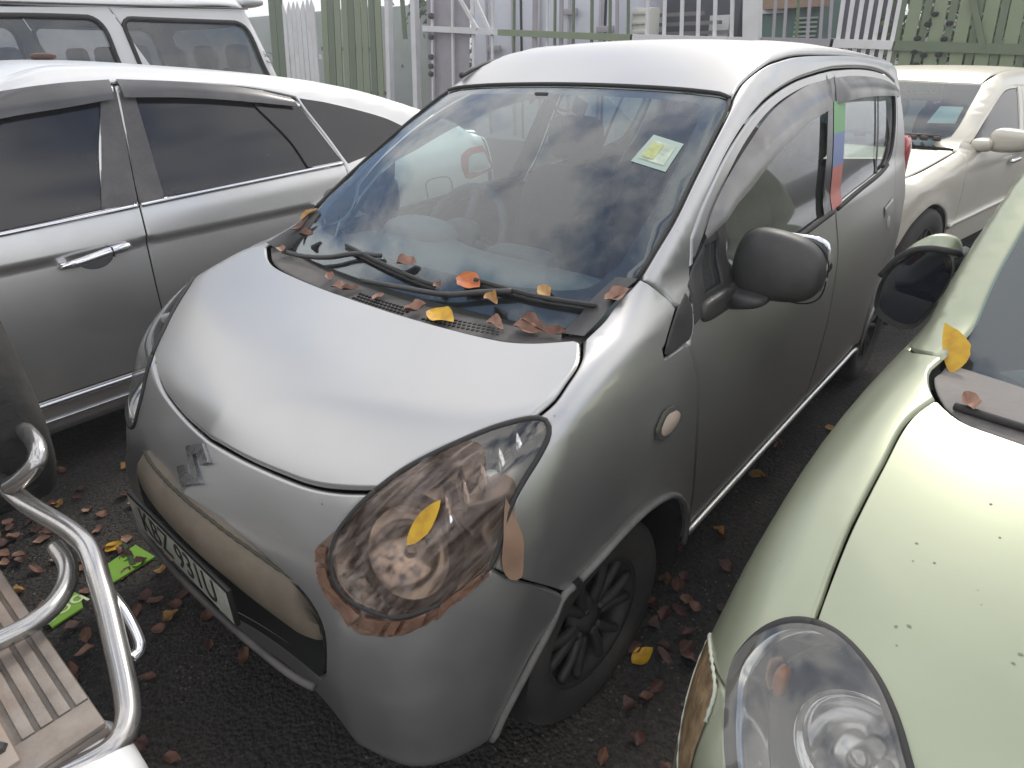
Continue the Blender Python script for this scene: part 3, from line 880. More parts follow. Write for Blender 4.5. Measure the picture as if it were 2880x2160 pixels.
# wings (front fenders)
W_pil = [(.607, .731, .987), (.606, .80, 1.005), (.603, .853, 1.027), (.617, .932, 1.066)]
W_ps = [(.617, .932, 1.066), (.646, .958, 1.044), (.666, .989, 1.012), (.683, .998, .988)]
W_sail = [(.683, .998, .988), (.701, .932, .94), (.708, .907, .918)]
W_tip = [(.708, .907, .918), (.711, .91, .908), (.71, 1.014, .907)]
D_front = [(.71, 1.018, .911), (.716, 1.027, .885), (.723, 1.037, .851), (.729, 1.047, .817), (.734, 1.054, .75), (.738, 1.074, .581), (.732, 1.103, .428), (.724, 1.115, .30)]
ARCHF = [(.72, 1.093, .26), (.72, 1.085, .33), (.729, 1.052, .40), (.733, 1.011, .465), (.737, .941, .528), (.74, .858, .563), (.741, .768, .578), (.741, .679, .573), (.739, .612, .56), (.736, .555, .548), (.732, .505, .536)]
W_lens = [(.693, .341, .699), (.697, .381, .77), (.699, .42, .825), (.701, .468, .866), (.699, .501, .892), (.69, .517, .912), (.664, .504, .922)]
patch('wing', FA, roll, [H_seam, W_pil, W_ps, W_sail, W_tip, D_front, [D_front[-1], ARCHF[0]], ARCHF, B_seam[::-1], W_lens], sv, alto, mirror=True, res=.02)

# doors
FC = [(.637, 1.132, 1.113), (.624, 1.204, 1.172), (.612, 1.279, 1.221), (.6, 1.357, 1.265), (.588, 1.453, 1.309), (.577, 1.562, 1.35), (.567, 1.692, 1.384), (.559, 1.881, 1.413), (.554, 2.09, 1.427), (.551, 2.245, 1.432)]
FC2 = [(.551, 2.245, 1.432), (.551, 2.466, 1.428), (.552, 2.691, 1.416), (.556, 2.909, 1.389), (.565, 3.04, 1.355)]
DS2 = [(.551, 2.245, 1.432), (.6, 2.215, 1.30), (.65, 2.16, 1.12), (.681, 2.105, 1.01), (.70, 2.10, .95), (.719, 2.095, .876), (.73, 2.081, .80), (.738, 2.07, .6), (.73, 2.05, .31)]
D_up = [(.637, 1.132, 1.113), (.654, 1.109, 1.038), (.683, 1.064, .989), (.695, 1.053, .956), (.707, 1.04, .925), (.71, 1.018, .911)]
WIN1 = [[(.69, 1.10, .958), (.695, 1.07, .95), (.69, 1.085, .985), (.66, 1.13, 1.05), (.64, 1.185, 1.10), (.62, 1.27, 1.165), (.60, 1.40, 1.245), (.59, 1.52, 1.300), (.575, 1.66, 1.345), (.57, 1.82, 1.375), (.565, 2.0, 1.392), (.565, 2.17, 1.395)],
        [(.565, 2.17, 1.395), (.60, 2.14, 1.28), (.65, 2.08, 1.12), (.68, 2.035, 1.012)],
        [(.68, 2.035, 1.012), (.685, 1.79, .998), (.69, 1.4, .978), (.69, 1.10, .958)]]
WIN2 = [[(.68, 2.135, 1.018), (.63, 2.20, 1.16), (.58, 2.265, 1.36), (.57, 2.285, 1.393)],
        [(.57, 2.285, 1.393), (.57, 2.5, 1.388), (.57, 2.75, 1.372), (.57, 2.93, 1.345), (.58, 2.99, 1.31), (.61, 2.965, 1.20), (.64, 2.90, 1.10), (.655, 2.83, 1.066), (.66, 2.75, 1.055)],
        [(.66, 2.75, 1.055), (.67, 2.5, 1.042), (.68, 2.3, 1.032), (.68, 2.135, 1.018)]]
SILL_F = [(.724, 1.115, .30), (.727, 1.5, .305), (.73, 2.05, .31)]
df = patch('door', FA, side, [D_up[::1], D_front, SILL_F, DS2[::-1], FC[::-1]], sv, alto, mirror=True, holes=[WIN1], res=.022)
RD = [(.565, 3.04, 1.355), (.585, 3.05, 1.29), (.61, 3.03, 1.18), (.64, 2.98, 1.07), (.66, 2.93, 1.0), (.69, 2.87, .86), (.71, 2.80, .70), (.72, 2.74, .56), (.72, 2.715, .42), (.72, 2.71, .32)]
dr = patch('rear_door', FA, side, [FC2, RD, [RD[-1], DS2[-1]], DS2[::-1]], sv, alto, mirror=True, holes=[WIN2], res=.024)
# side frame: windscreen pillar, roof rail, quarter panel
WSE = [(.617, .932, 1.066), (.612, 1.007, 1.111), (.607, 1.094, 1.161), (.588, 1.208, 1.23), (.571, 1.313, 1.29), (.546, 1.458, 1.368), (.532, 1.505, 1.394)]
RSEAM = [(.532, 1.505, 1.394), (.522, 1.56, 1.42), (.524, 1.601, 1.438), (.530, 1.677, 1.461), (.533, 1.785, 1.475), (.531, 1.924, 1.483), (.53, 2.3, 1.482), (.525, 2.8, 1.455), (.51, 3.08, 1.41), (.49, 3.17, 1.36)]
BACK = [(.49, 3.17, 1.36), (.54, 3.20, 1.22), (.585, 3.23, 1.05), (.605, 3.26, .85), (.62, 3.28, .6), (.63, 3.27, .45)]
ARCHR = [(.63, 3.27, .45), (.71, 3.24, .50), (.725, 3.15, .555), (.73, 3.04, .578), (.733, 2.93, .565), (.733, 2.83, .515), (.73, 2.76, .43), (.72, 2.73, .33)]
sf = patch('side_frame', FA, roll, [WSE, RSEAM, BACK, ARCHR, [ARCHR[-1], RD[-1]], RD[::-1], FC2[::-1], FC[::-1], D_up, [D_up[-1], W_sail[0]], W_ps[::-1]] if False else
           [WSE, RSEAM, BACK, ARCHR, RD[::-1], FC2[::-1], FC[::-1], [(.637, 1.132, 1.113), (.654, 1.109, 1.038), (.683, 1.064, .989), (.683, .998, .988)], W_ps[::-1]], sv, alto, mirror=True, res=.022)
R_front = [(0, 1.517, 1.42), (.3, 1.512, 1.41), (.49, 1.506, 1.398), (.532, 1.505, 1.394)]
R_back = [(.49, 3.17, 1.36), (.3, 3.23, 1.4), (0, 3.25, 1.41)]
patch('roof', FA, top, both([R_front, RSEAM, R_back]), sv, alto, res=.03, off=lambda q: .004 * np.exp(-((np.abs(q[:, 0]) - .40) / .03)**2))
rear = Rear(5)
RW = [[(-.50, 3.2, 1.30), (0, 3.2, 1.335), (.50, 3.2, 1.30)], [(.50, 3.2, 1.30), (.55, 3.25, 1.02)], [(.55, 3.25, 1.02), (0, 3.3, .985), (-.55, 3.25, 1.02)], [(-.55, 3.25, 1.02), (-.50, 3.2, 1.30)]]
TG = both([[(0, 3.2, 1.40), (.3, 3.2, 1.392), (.47, 3.17, 1.36)], [(.47, 3.17, 1.36), (.575, 3.22, 1.05), (.60, 3.25, .85), (.62, 3.28, .6), (.61, 3.28, .30)], [(.61, 3.28, .30), (0, 3.3, .29)]])
patch('tailgate', FA, rear, TG, sv, alto, holes=[RW], res=.04)
patch('rear_window', FA, rear, RW, M['glass'], alto, res=.05, sink=0, gap=0, off=-.004)
for sg in (-1, 1):
    V, F = squad((sg * .60, 3.22, .98), (.10, .14, .30), .5, .6, 18, 12); mk('tail_lamp', V, F, M['red'], alto)

# windscreen: glass, printed black border, top trim
WB = [(0, .74, .968), (.3, .75, .97), (.5, .775, .975), (.575, .80, .985)]
WS_side = [(.575, .80, .985), (.612, .93, 1.055)] + WSE[:-1]
WS_top = [(.546, 1.458, 1.368), (.527, 1.49, 1.388), (.49, 1.503, 1.397), (.3, 1.51, 1.408), (0, 1.512, 1.413)]
WSO = both([WB, WS_side, WS_top])
patch('windscreen', FA.gh, front, WSO, M['wsglass'], alto, res=.03, sink=0, gap=0, off=-.003)
inn = both([[(0, 0, 1.018), (.3, 0, 1.02), (.46, 0, 1.03)], [(.46, 0, 1.03), (.525, 0, 1.045), (.555, 0, 1.085)], [(.555, 0, 1.085), (.545, 0, 1.161), (.528, 0, 1.24), (.508, 0, 1.30), (.488, 0, 1.352)], [(.488, 0, 1.352), (.47, 0, 1.376), (.43, 0, 1.385), (.25, 0, 1.392), (0, 0, 1.395)]])
patch('windscreen_border', FA.gh, front, WSO, M['gloss'], alto, holes=[inn], res=.03, sink=0, gap=0, off=-.006)
tl = surf_line(FA, top, both([WS_top[::-1]])[0] + [], .002) if False else None
tp = [(x, y, 3) for x, y, z in (mir(WS_top)[::1] + [])]
P1 = surf_line(FA, front, [(-.53, 0, 1.39), (-.49, 0, 1.4), (-.3, 0, 1.411), (0, 0, 1.416), (.3, 0, 1.411), (.49, 0, 1.4), (.53, 0, 1.39)], .001)
tube('windscreen_trim', P1, .0055, M['rubber'], alto, n=8, raw=True)
for sg in (1, -1):
    q = [(sg * a, b, c) for a, b, c in WSE[::1]]
    P1 = surf_line(FA.gh, front, [(sg * x, 0, z) for x, z in ((.615, 1.066), (.611, 1.111), (.604, 1.161), (.586, 1.23), (.569, 1.29), (.545, 1.366), (.53, 1.388))], -.001)
    tube('pillar_trim', P1, .005, M['rubber'], alto, n=6, raw=True)
# insurance sticker inside the glass
SK = [[(.425, 0, 1.256), (.421, 0, 1.305)], [(.421, 0, 1.305), (.532, 0, 1.297)], [(.532, 0, 1.297), (.535, 0, 1.247)], [(.535, 0, 1.247), (.425, 0, 1.256)]]
SK = [[(.40, 0, 1.258), (.405, 0, 1.312)], [(.405, 0, 1.312), (.503, 0, 1.297)], [(.503, 0, 1.297), (.51, 0, 1.243)], [(.51, 0, 1.243), (.40, 0, 1.258)]]
st = patch('windscreen_sticker', FA.gh, front, SK, M['sticker'], alto, res=.02, sink=0, gap=0, off=-.0015)
def quad_in(S_, a0, a1, b0, b1):
    A, B, C_, D_ = [np.array(s[0]) for s in S_]     # bl, tl, tr, br
    f = lambda a, b: tuple((A * (1 - a) + D_ * a) * (1 - b) + (B * (1 - a) + C_ * a) * b)
    k = [f(a0, b0), f(a0, b1), f(a1, b1), f(a1, b0)]
    return [[k[i], k[(i + 1) % 4]] for i in range(4)]
patch('sticker_print', FA.gh, front, quad_in(SK, .12, .86, .16, .84), M['sticker_in'], st, res=.02, sink=0, gap=0, off=-.0005)
patch('sticker_map', FA.gh, front, quad_in(SK, .16, .52, .24, .76), M['sticker_y'], st, res=.02, sink=0, gap=0, off=.0003)

# scuttle panel, wipers
CW_f = [(.605, .735, .98), (.52, .686, .975), (.445, .664, .968), (.307, .647, .962), (.145, .637, .959), (0, .635, .958)]
CW = both([[(0, .85, 1.0), (.3, .86, 1.0), (.52, .90, 1.0), (.585, .93, 1.0)], [(.585, .93, 1.0), (.60, .85, 1.0), (.605, .735, .98)], CW_f])
patch('scuttle_panel', FA.low, top, CW, M['greyplastic'], alto, res=.022, sink=.012, gap=.001, off=lambda q: -.012 - .030 * np.clip((q[:, 1] - .69 - .16 * q[:, 0]**2) / .06, 0, 1))
for sg in (1, -1):
    V = []; F = []
    a = surf_line(FA, roll if sg > 0 else roll, [(.604, .735, .985), (.604, .80, 1.005), (.601, .853, 1.027), (.614, .925, 1.062)], .003, .015)
    V = [];
    for p in a:
        V.append((sg * (p[0] + .004), p[1], p[2] + .002)); V.append((sg * (p[0] - .05), p[1] - .004, p[2] - .004)); V.append((sg * (p[0] - .055), p[1], p[2] - .03))
    k = len(a); F = []
    for i in range(k - 1):
        for j in range(2): F.append((i * 3 + j, i * 3 + j + 1, i * 3 + j + 4, i * 3 + j + 3))
    mk('scuttle_end', V, F, M['black'], alto)
vents = MB()
for r_ in range(3):
    for x in list(np.arange(-.06, .13, .0135)) + list(np.arange(.20, .42, .0135)):
        xx = x + (.0067 if r_ % 2 else 0); yy = .652 + .20 * xx * xx + .011 * r_
        z = float(spl(*ALTO['h'])(yy)) - .0105
        vents.box((xx, yy, z), (.008, .005, .003), rot=[[.9, -.44, 0], [.44, .9, 0], [0, 0, 1]])
vo = vents.build('scuttle_vents', M['dark'], alto); vo['kind'] = 'stuff'
def wiper(arm, blade):
    a = smooth_path(arm, 6)
    o = tube('wiper', a, .0075, M['black'], alto, n=8, raw=True)
    bl = surf_line(FA.gh, front, blade, .012, .03)
    bb = MB(); bb.tube(bl, .006, 6); bb.tube(bl - np.array([0, .004, .009]), .0035, 5)
    bb.build('wiper_blade', M['rubber'], o)
    return o
wiper([(-.50, .725, .985), (-.40, .735, .985), (-.30, .755, .995), (-.22, .785, 1.012), (-.12, .80, 1.02)], [(-.28, 0, 1.012), (0, 0, .994), (.14, 0, .988)])
wiper([(-.09, .705, .98), (.05, .722, .985), (.20, .742, .992), (.29, .775, 1.008), (.36, .80, 1.018)], [(.24, 0, 1.012), (.42, 0, 1.008), (.575, 0, 1.012)])

# side glass, pillars, coloured tape
def sided(name, segs, m, off, parent=alto, **k):
    P, T, N = patch_geo(FA, side, segs, sink=0, gap=0, off=off, **k)
    s = np.array([-1, 1, 1.0])
    return mk(name, P, T, m, parent, normals=N), mk(name, P * s, T[:, ::-1], m, parent, normals=N * s)
big = lambda S_: S_
sided('door_glass', WIN1, M['sideglass'], -.010, res=.05)
sided('rear_door_glass', WIN2, M['sideglass'], -.010, res=.05)
def quad(a, b, c, d): return [[a, b], [b, c], [c, d], [d, a]]
sided('centre_pillar', quad((.68, 1.985, 1.00), (.58, 2.165, 1.40), (.58, 2.235, 1.41), (.68, 2.072, 1.005)), M['gloss'], .0025, res=.05)
# inner face: three bands of sticky tape on the front edge of the rear window
A_, B_, C_, D_ = [np.array(p) for p in ((.683, 2.066, 1.013), (.60, 2.190, 1.335), (.60, 2.315, 1.335), (.683, 2.172, 1.016))]
def band(t0, t1):
    a = A_ * (1 - t0) + B_ * t0; b = A_ * (1 - t1) + B_ * t1; c = D_ * (1 - t1) + C_ * t1; d = D_ * (1 - t0) + C_ * t0
    return quad(tuple(a), tuple(b), tuple(c), tuple(d))
for nm, mm_, t0, t1 in (('red_tape_band', 'tape_red', .0, .39), ('blue_tape_band', 'tape_blue', .39, .70), ('green_tape_band', 'tape_green', .70, 1.0)):
    P, T, N = patch_geo(FA, side, band(t0, t1), sink=0, gap=0, off=.004, res=.04); mk(nm, P, T, M[mm_], alto, normals=N)
sided('window_divider', quad((.66, 2.66, 1.045), (.57, 2.775, 1.375), (.57, 2.80, 1.372), (.66, 2.69, 1.048)), M['black'], -.005, res=.05)
# black sail panel with its little window, split at the door edge
SAIL_F = [[(.708, .909, .916), (.701, .932, .94), (.683, .999, .987), (.668, 1.06, 1.012)], [(.668, 1.06, 1.012), (.69, 1.058, .97), (.705, 1.040, .925), (.709, 1.016, .909)], [(.709, 1.016, .909), (.711, .912, .908), (.708, .909, .916)]]
SAIL_D = [[(.663, 1.075, 1.02), (.644, 1.183, 1.085), (.637, 1.225, 1.121), (.633, 1.30, 1.165)], [(.633, 1.30, 1.165), (.66, 1.30, 1.08), (.688, 1.275, .975)], [(.688, 1.275, .975), (.695, 1.16, .955), (.697, 1.085, .940), (.70, 1.052, .93)], [(.70, 1.052, .93), (.688, 1.066, .975), (.663, 1.075, 1.02)]]
QG = quad((.684, 1.130, .987), (.645, 1.190, 1.082), (.645, 1.258, 1.085), (.684, 1.225, .990))
for sg in (1, -1):
    for segs, hl, nm in ((SAIL_F, [], 'sail_panel'), (SAIL_D, [QG], 'sail_panel')):
        P, T, N = patch_geo(FA, side, segs, holes=hl, sink=.006, gap=.001, bevel=.004, off=.004, res=.03)
        s = np.array([sg, 1, 1.0]); mk(nm, P * s, T if sg > 0 else T[:, ::-1], M['black'], alto, normals=N * s)
P1 = surf_line(FA, side, [(.695, 1.30, .983), (.69, 1.6, .995), (.685, 1.9, 1.008), (.68, 2.10, 1.016)], .004)
for sg in (1, -1):
    s = np.array([sg, 1, 1.0])
    for nm, line, r_, mm_ in (('belt_seal', [(.7, 1.26, .968), (.69, 1.6, .983), (.685, 1.9, .998), (.68, 2.07, 1.006)], .009, 'rubber'),
                             ('belt_seal', [(.7, 2.12, 1.008), (.69, 2.4, 1.027), (.685, 2.7, 1.042), (.66, 2.82, 1.055)], .009, 'rubber'),
                             ('window_seal', [tuple(p) for p in WIN2[1]], .007, 'rubber')):
        P1 = surf_line(FA, side, line, .002)
        tube(nm, P1 * s, r_, M[mm_], alto, n=6, raw=True)
# smoked wind deflectors over the door windows
VT = [(1.19, 1.113), (1.227, 1.150), (1.302, 1.199), (1.385, 1.240), (1.5, 1.288), (1.632, 1.338), (1.769, 1.369), (1.968, 1.396), (2.185, 1.406)]
VBt = [(1.200, 1.098), (1.322, 1.151), (1.431, 1.182), (1.597, 1.235), (1.732, 1.263), (1.862, 1.291), (1.987, 1.306), (2.175, 1.322)]
VT2 = [(2.225, 1.406), (2.40, 1.404), (2.595, 1.394), (2.842, 1.372), (3.045, 1.338)]
VB2 = [(2.225, 1.325), (2.40, 1.327), (2.6, 1.32), (2.8, 1.309), (3.03, 1.292)]
for sg in (1, -1):
    for tp_, bt_ in ((VT, VBt), (VT2, VB2)):
        A1 = resample(smooth_path([(a, b) for a, b in tp_], 6), n=40); A2 = resample(smooth_path([(a, b) for a, b in bt_], 6), n=40)
        V = []; F = []
        for i in range(41):
            for k in range(7):
                t = k / 6; q = A1[i] * (1 - t) + A2[i] * t
                p = cast(FA, np.array([[1.9, q[0], q[1]]]), np.array([[-1.0, 0, 0]]), 0, 1.9, 60)[0]
                e_ = min(1, min(i, 40 - i) / 3)
                V.append((p + gradn(FA, p[None])[0] * (.004 + e_ * .024 * math.sin(t * PI * .62))) * (sg, 1, 1))
        for i in range(40):
            for k in range(6): F.append((i * 7 + k, i * 7 + k + 1, i * 7 + k + 8, i * 7 + k + 7) if sg > 0 else (i * 7 + k, i * 7 + k + 7, i * 7 + k + 8, i * 7 + k + 1))
        mk('wind_deflector', V, F, M['smoke'], alto)

# door mirror (near side), arm, folded one on the far side
def door_mirror(sg):
    def shp(p):
        x, y, z = p
        yy = y * (1 - .25 * max(0, z)) * (1.0 if y < 0 else .5)
        return (x * (1 - .10 * (z > .2) * z + .05 * z), yy - .12 * x * 0, z * (1 - .16 * x) - .10 * x * x + .05)
    V, F = squad((.785, 1.325, 1.022), (.222, .125, .172), .62, .62, 36, 22, shp)
    V = np.array(V)
    o = mk('door_mirror', V * (sg, 1, 1), F if sg > 0 else [f[::-1] for f in F], M['black'], alto)
    rgm = [(.785 + .1115 * math.cos(a_) * abs(math.cos(a_))**-.35 * (1 if True else 0), 1.338, 1.022 + .083 * math.sin(a_) * abs(math.sin(a_) + 1e-6)**-.35) for a_ in np.linspace(.01, 6.27, 60)]
    tube('housing_seam', [(p_[0] * sg, p_[1], p_[2] * 1.0 - .012 * ((p_[0] - .785) / .11)) for p_ in rgm], .002, M['dark'], o, n=5, raw=True)
    arm = MB()
    V, F = squad((.735, 1.275, .945), (.11, .10, .045), .6, .7, 20, 12, lambda p: (p[0], p[1], p[2] * (1 - .35 * p[0]) + .25 * p[0]))
    arm.add(np.array(V) * (sg, 1, 1), F)
    V, F = squad((.700, 1.19, .950), (.03, .20, .055), .5, .6, 18, 10); arm.add(np.array(V) * (sg, 1, 1), F)
    arm.build('mirror_arm', M['black'], o)
    V, F = squad((.795, 1.362, 1.030), (.19, .012, .145), .4, .5, 24, 10)
    mk('mirror_glass', np.array(V) * (sg, 1, 1), F, M['chrome'], o)
door_mirror(1)
door_mirror(-1)

# door handles with their finger cups, repeaters
def flush(name, segs, m, off, parent=alto, sg=1, **k):
    P, T, N = patch_geo(FA, side, segs, sink=.006, gap=.0005, bevel=.004, off=off, res=.015, **k)
    s = np.array([sg, 1, 1.0]); return mk(name, P * s, T if sg > 0 else T[:, ::-1], m, parent, normals=N * s)
for sg in (1, -1):
    for y0, z0 in ((1.945, .852), (2.735, .902)):
        h_ = flush('door_handle', quad((.7, y0 - .055, z0 - .030), (.7, y0 - .055, z0 + .012), (.7, y0 + .085, z0 + .024), (.7, y0 + .09, z0 - .016)), M['silver'], .010, sg=sg)
        if y0 < 2:
            flush('handle_lock', quad((.7, y0 + .012, z0 - .024), (.7, y0 + .010, z0 + .004), (.7, y0 + .055, z0 + .010), (.7, y0 + .058, z0 - .014)), M['dark'], .0125, h_, sg)
        cup = []
        pp = cast(FA, np.array([[1.9, y0 + .02, z0 - .055]]), np.array([[-1.0, 0, 0]]), 0, 1.9)[0]; nn = gradn(FA, pp[None])[0]
        V, F = lathe_geo([(.030, .0015), (.026, -.004 + .006), (.02, .0026), (.0, .003)], 24, pp, nn)
        V = np.array(V); V[:, 2] = z0 - .058 + (V[:, 2] - z0 + .058) * .8
        mk('finger_cup', V * (sg, 1, 1), F, M['silver_clean'], h_)
    # side repeater: chrome surround with a pale lens
    RP = [[(.735, .838, .768), (.735, .872, .795), (.735, .93, .790)], [(.735, .93, .790), (.735, .958, .762), (.735, .952, .738)], [(.735, .952, .738), (.735, .90, .720), (.735, .86, .728)], [(.735, .86, .728), (.735, .838, .742), (.735, .838, .768)]]
    r1 = flush('side_repeater', RP, M['chrome'], .010, sg=sg)
    RPi = [[(.735, .853, .765), (.735, .878, .784), (.735, .92, .780)], [(.735, .92, .780), (.735, .942, .760), (.735, .936, .744)], [(.735, .936, .744), (.735, .90, .732), (.735, .866, .738)], [(.735, .866, .738), (.735, .853, .75), (.735, .853, .765)]]
    P, T, N = patch_geo(FA, side, RPi, sink=0, gap=0, off=lambda q: .011 + .006 * np.clip(1 - ((q[:, 0] - .898) / .045)**2 - ((q[:, 1] - .758) / .026)**2, 0, 1), res=.008)
    mk('repeater_lens', P * (sg, 1, 1), T if sg > 0 else T[:, ::-1], mat('repeater_plastic', (0.55, 0.44, 0.36), .25, coat=.5) if sg > 0 else M['clearlamp'], r1)

# wheel-arch lips, sills, liners
for sg in (1, -1):
    s = np.array([sg, 1, 1.0])
    AL = surf_line(FA, side, [(.7, 1.097, .26), (.7, 1.088, .33), (.7, 1.054, .40), (.7, 1.013, .467), (.7, .942, .531), (.7, .858, .566), (.7, .768, .581), (.7, .679, .576), (.7, .612, .563), (.7, .55, .548)], .003)
    tube('arch_lip', AL * s, .0085, M['lip'], alto, n=8, raw=True)
    AL = surf_line(FA, side, [(.7, .53, .542), (.7, .500, .532), (.7, .47, .487), (.7, .416, .412), (.7, .346, .29), (.7, .325, .23)], .003)
    tube('arch_lip', AL * s, .0085, M['lip'], alto, n=8, raw=True)
    AL = surf_line(FA, side, [(.7, 2.73, .30), (.7, 2.755, .43), (.7, 2.825, .517), (.7, 2.93, .567), (.7, 3.04, .58), (.7, 3.15, .556)], .002)
    tube('arch_lip', AL * s, .007, M['silver'], alto, n=8, raw=True)
    sl_ = surf_line(FA, side, [(.7, 1.12, .283), (.7, 1.6, .290), (.7, 2.68, .298)], .002)
    tube('sill_strip', sl_ * s, .011, M['silver_clean'], alto, n=8, raw=True)
    b = MB(); b.box((sg * .60, 1.90, .235), (.16, 1.62, .085), bev=.02); b.build('sill', M['black'], alto)
    for yy, R_ in ((.735, .315), (3.03, .315)):
        V = []; F = []
        for i in range(21):
            a = -.25 + (PI + .5) * i / 20
            for xx in (.40, .718): V.append((sg * xx, yy + R_ * math.cos(a) * 1.05, .265 + R_ * math.sin(a)))
        for i in range(20): F.append((2 * i, 2 * i + 1, 2 * i + 3, 2 * i + 2))
        k = len(V); V.append((sg * .40, yy, .265))
        for i in range(20): F.append((2 * i, 2 * i + 2, k))
        mk('arch_liner', V, F, M['dark'], alto)
wheel(alto, (.640, .690, .272), 1, R=.272, w=.150, steer=-.05)
wheel(alto, (-.640, .690, .272), -1, R=.272, w=.150, steer=-.05)
wheel(alto, (.635, 3.03, .272), 1, R=.272, w=.150)
wheel(alto, (-.635, 3.03, .272), -1, R=.272, w=.150)
b = MB()
b.box((0, 1.95, .25), (1.16, 2.0, .06)); b.box((0, .45, .38), (.8, .45, .34)); b.box((0, 3.1, .35), (1.1, .3, .2)); b.box((0, .82, .56), (1.28, .04, .70))
b.build('underbody', M['dark'], alto, smooth=False)

# cabin
cab = M['interior']
d = MB()
prof = [(.80, .90), (.84, .965), (1.0, .975), (1.14, .965), (1.22, .925), (1.25, .85), (1.22, .70), (1.2, .5)]
V = []; F = []; xs = np.linspace(-.62, .62, 25)
for x in xs:
    for (y, z) in prof:
        hump = .055 * math.exp(-((x + .33) / .15)**2) * math.exp(-((y - 1.13) / .09)**2)
        V.append((x, y, z + hump - .02 * (abs(x) / .62)**4))
k = len(prof)
for i in range(24):
    for j in range(k - 1): F.append((i * k + j, (i + 1) * k + j, (i + 1) * k + j + 1, i * k + j + 1))
dsh = mk('dashboard', V, F, M['dash'], alto)
V, F = squad((-.33, 1.13, .975), (.30, .17, .12), .8, .8, 24, 14); mk('instrument_hood', V, F, M['dash'], dsh)
V, F = squad((.05, 1.20, .88), (.26, .10, .2), .4, .4, 20, 12); mk('centre_console', V, F, cab, dsh)
sw = MB()
cst = Vector((-.33, 1.33, .93)); axs = Vector((0, -.87, .5)).normalized()
ring = []
for i in range(49):
    a = 2 * PI * i / 48; u_ = Vector((1, 0, 0)); w_ = axs.cross(u_); ring.append(tuple(cst + .18 * (math.cos(a) * u_ + math.sin(a) * w_)))
sw.tube(ring, .014, 8, False)
for a in (0.2, PI - .2, -PI / 2):
    u_ = Vector((1, 0, 0)); w_ = axs.cross(u_); sw.tube([tuple(cst), tuple(cst + .17 * (math.cos(a) * u_ - math.sin(a) * w_))], .016, 6)
V, F = squad(tuple(cst), (.15, .08, .12), .6, .6, 18, 10); sw.add(V, F)
sw.tube([tuple(cst), tuple(cst - axs * .25)], .03, 8)
sw.build('steering_wheel', cab, alto)
def seat(x, y, rear=False):
    b = MB()
    w_ = .46 if not rear else 1.08
    b.add(*squad((x, y, .52), (w_, .50, .16), .45, .45, 24, 12))
    rc_ = lambda p: (p[0] * (1 - .12 * max(0, p[2])), p[1] + .32 * p[2] * 1.1, p[2])
    b.add(*squad((x, y + .27, .80), (w_, .17, .58), .45, .5, 24, 16, lambda p: (p[0] * (1 - .15 * max(0, p[2])), p[1] + .75 * p[2], p[2])))
    o = b.build('rear_seat' if rear else 'front_seat', M['fabric'], alto)
    for xx in ((x,) if not rear else (-.3, .3)):
        hb = MB(); hb.add(*squad((xx, y + .37, 1.19 if not rear else 1.13), (.25, .10, .17), .55, .6, 20, 12))
        for q in (-.05, .05): hb.tube([(xx + q, y + .34, 1.0), (xx + q, y + .37, 1.16)], .006, 6)
        hb.build('headrest', M['fabric'], o)
    return o
seat(-.32, 1.62); seat(.32, 1.62); seat(0, 2.42, True)
for sg in (1, -1):
    for nm, segs in (('door_card', [D_front[:-1], [D_front[-2], (.73, 2.05, .36)], [(.73, 2.05, .36), (.73, 2.08, .80), (.69, 2.06, 1.0)], [(.69, 2.06, 1.0), (.69, 1.6, .98), (.69, 1.08, .95)], [(.69, 1.08, .95), D_front[0]]]),
                     ('rear_door_card', quad((.7, 2.1, .36), (.7, 2.14, 1.005), (.68, 2.84, 1.04), (.7, 2.72, .40)))):
        P, T, N = patch_geo(FA, side, segs, sink=0, gap=0, off=-.055, res=.06)
        mk(nm, P * (sg, 1, 1), T if sg < 0 else T[:, ::-1], cab, alto)
P, T, N = patch_geo(FA, top, both([[(0, 1.55, 1.4), (.45, 1.55, 1.4)], [(.45, 1.55, 1.4), (.46, 2.3, 1.4), (.44, 3.1, 1.4)], [(.44, 3.1, 1.4), (0, 3.14, 1.4)]]), sink=0, gap=0, off=-.04, res=.1)
mk('headlining', P, T[:, ::-1], M['headlining'], alto)
# stripped mirror bracket: two little plates on wires hanging from the glass
rm = MB(); bs = np.array([-.085, 1.475, 1.385])
rm.box(bs, (.05, .015, .02), bev=.004); rm.tube(smooth_path([bs, bs + (.03, .02, -.03), bs + (.07, .03, -.045), bs + (.11, .03, -.035)], 5), .004, 6)
rm.tube(smooth_path([bs + (.03, .02, -.03), bs + (.045, .03, -.065), bs + (.04, .03, -.08)], 5), .003, 6)
rm.tube(smooth_path([bs + (.05, .02, -.05), bs + (.08, .02, -.075), bs + (.06, .02, -.085)], 5), .002, 5)
rm.tube([bs + (-.03, 0, -.005), bs + (-.055, .01, -.022)], .006, 6)
rm.box(bs + (.125, .03, -.032), (.052, .008, .048), rot=[[.9, 0, .43], [0, 1, 0], [-.43, 0, .9]], bev=.003)
rm.box(bs + (.038, .03, -.092), (.046, .010, .050), rot=[[.92, 0, -.38], [0, 1, 0], [.38, 0, .92]], bev=.003)
rm.build('mirror_bracket', M['black'], alto)
# aerial stub on the far roof edge, roof gutters
ae = MB(); ae.tube(smooth_path([(-.525, 1.56, 1.436), (-.53, 1.62, 1.452), (-.53, 1.74, 1.478)], 5), [.010] * 6 + [.007] * 5, 8); ae.build('roof_aerial', M['black'], alto)
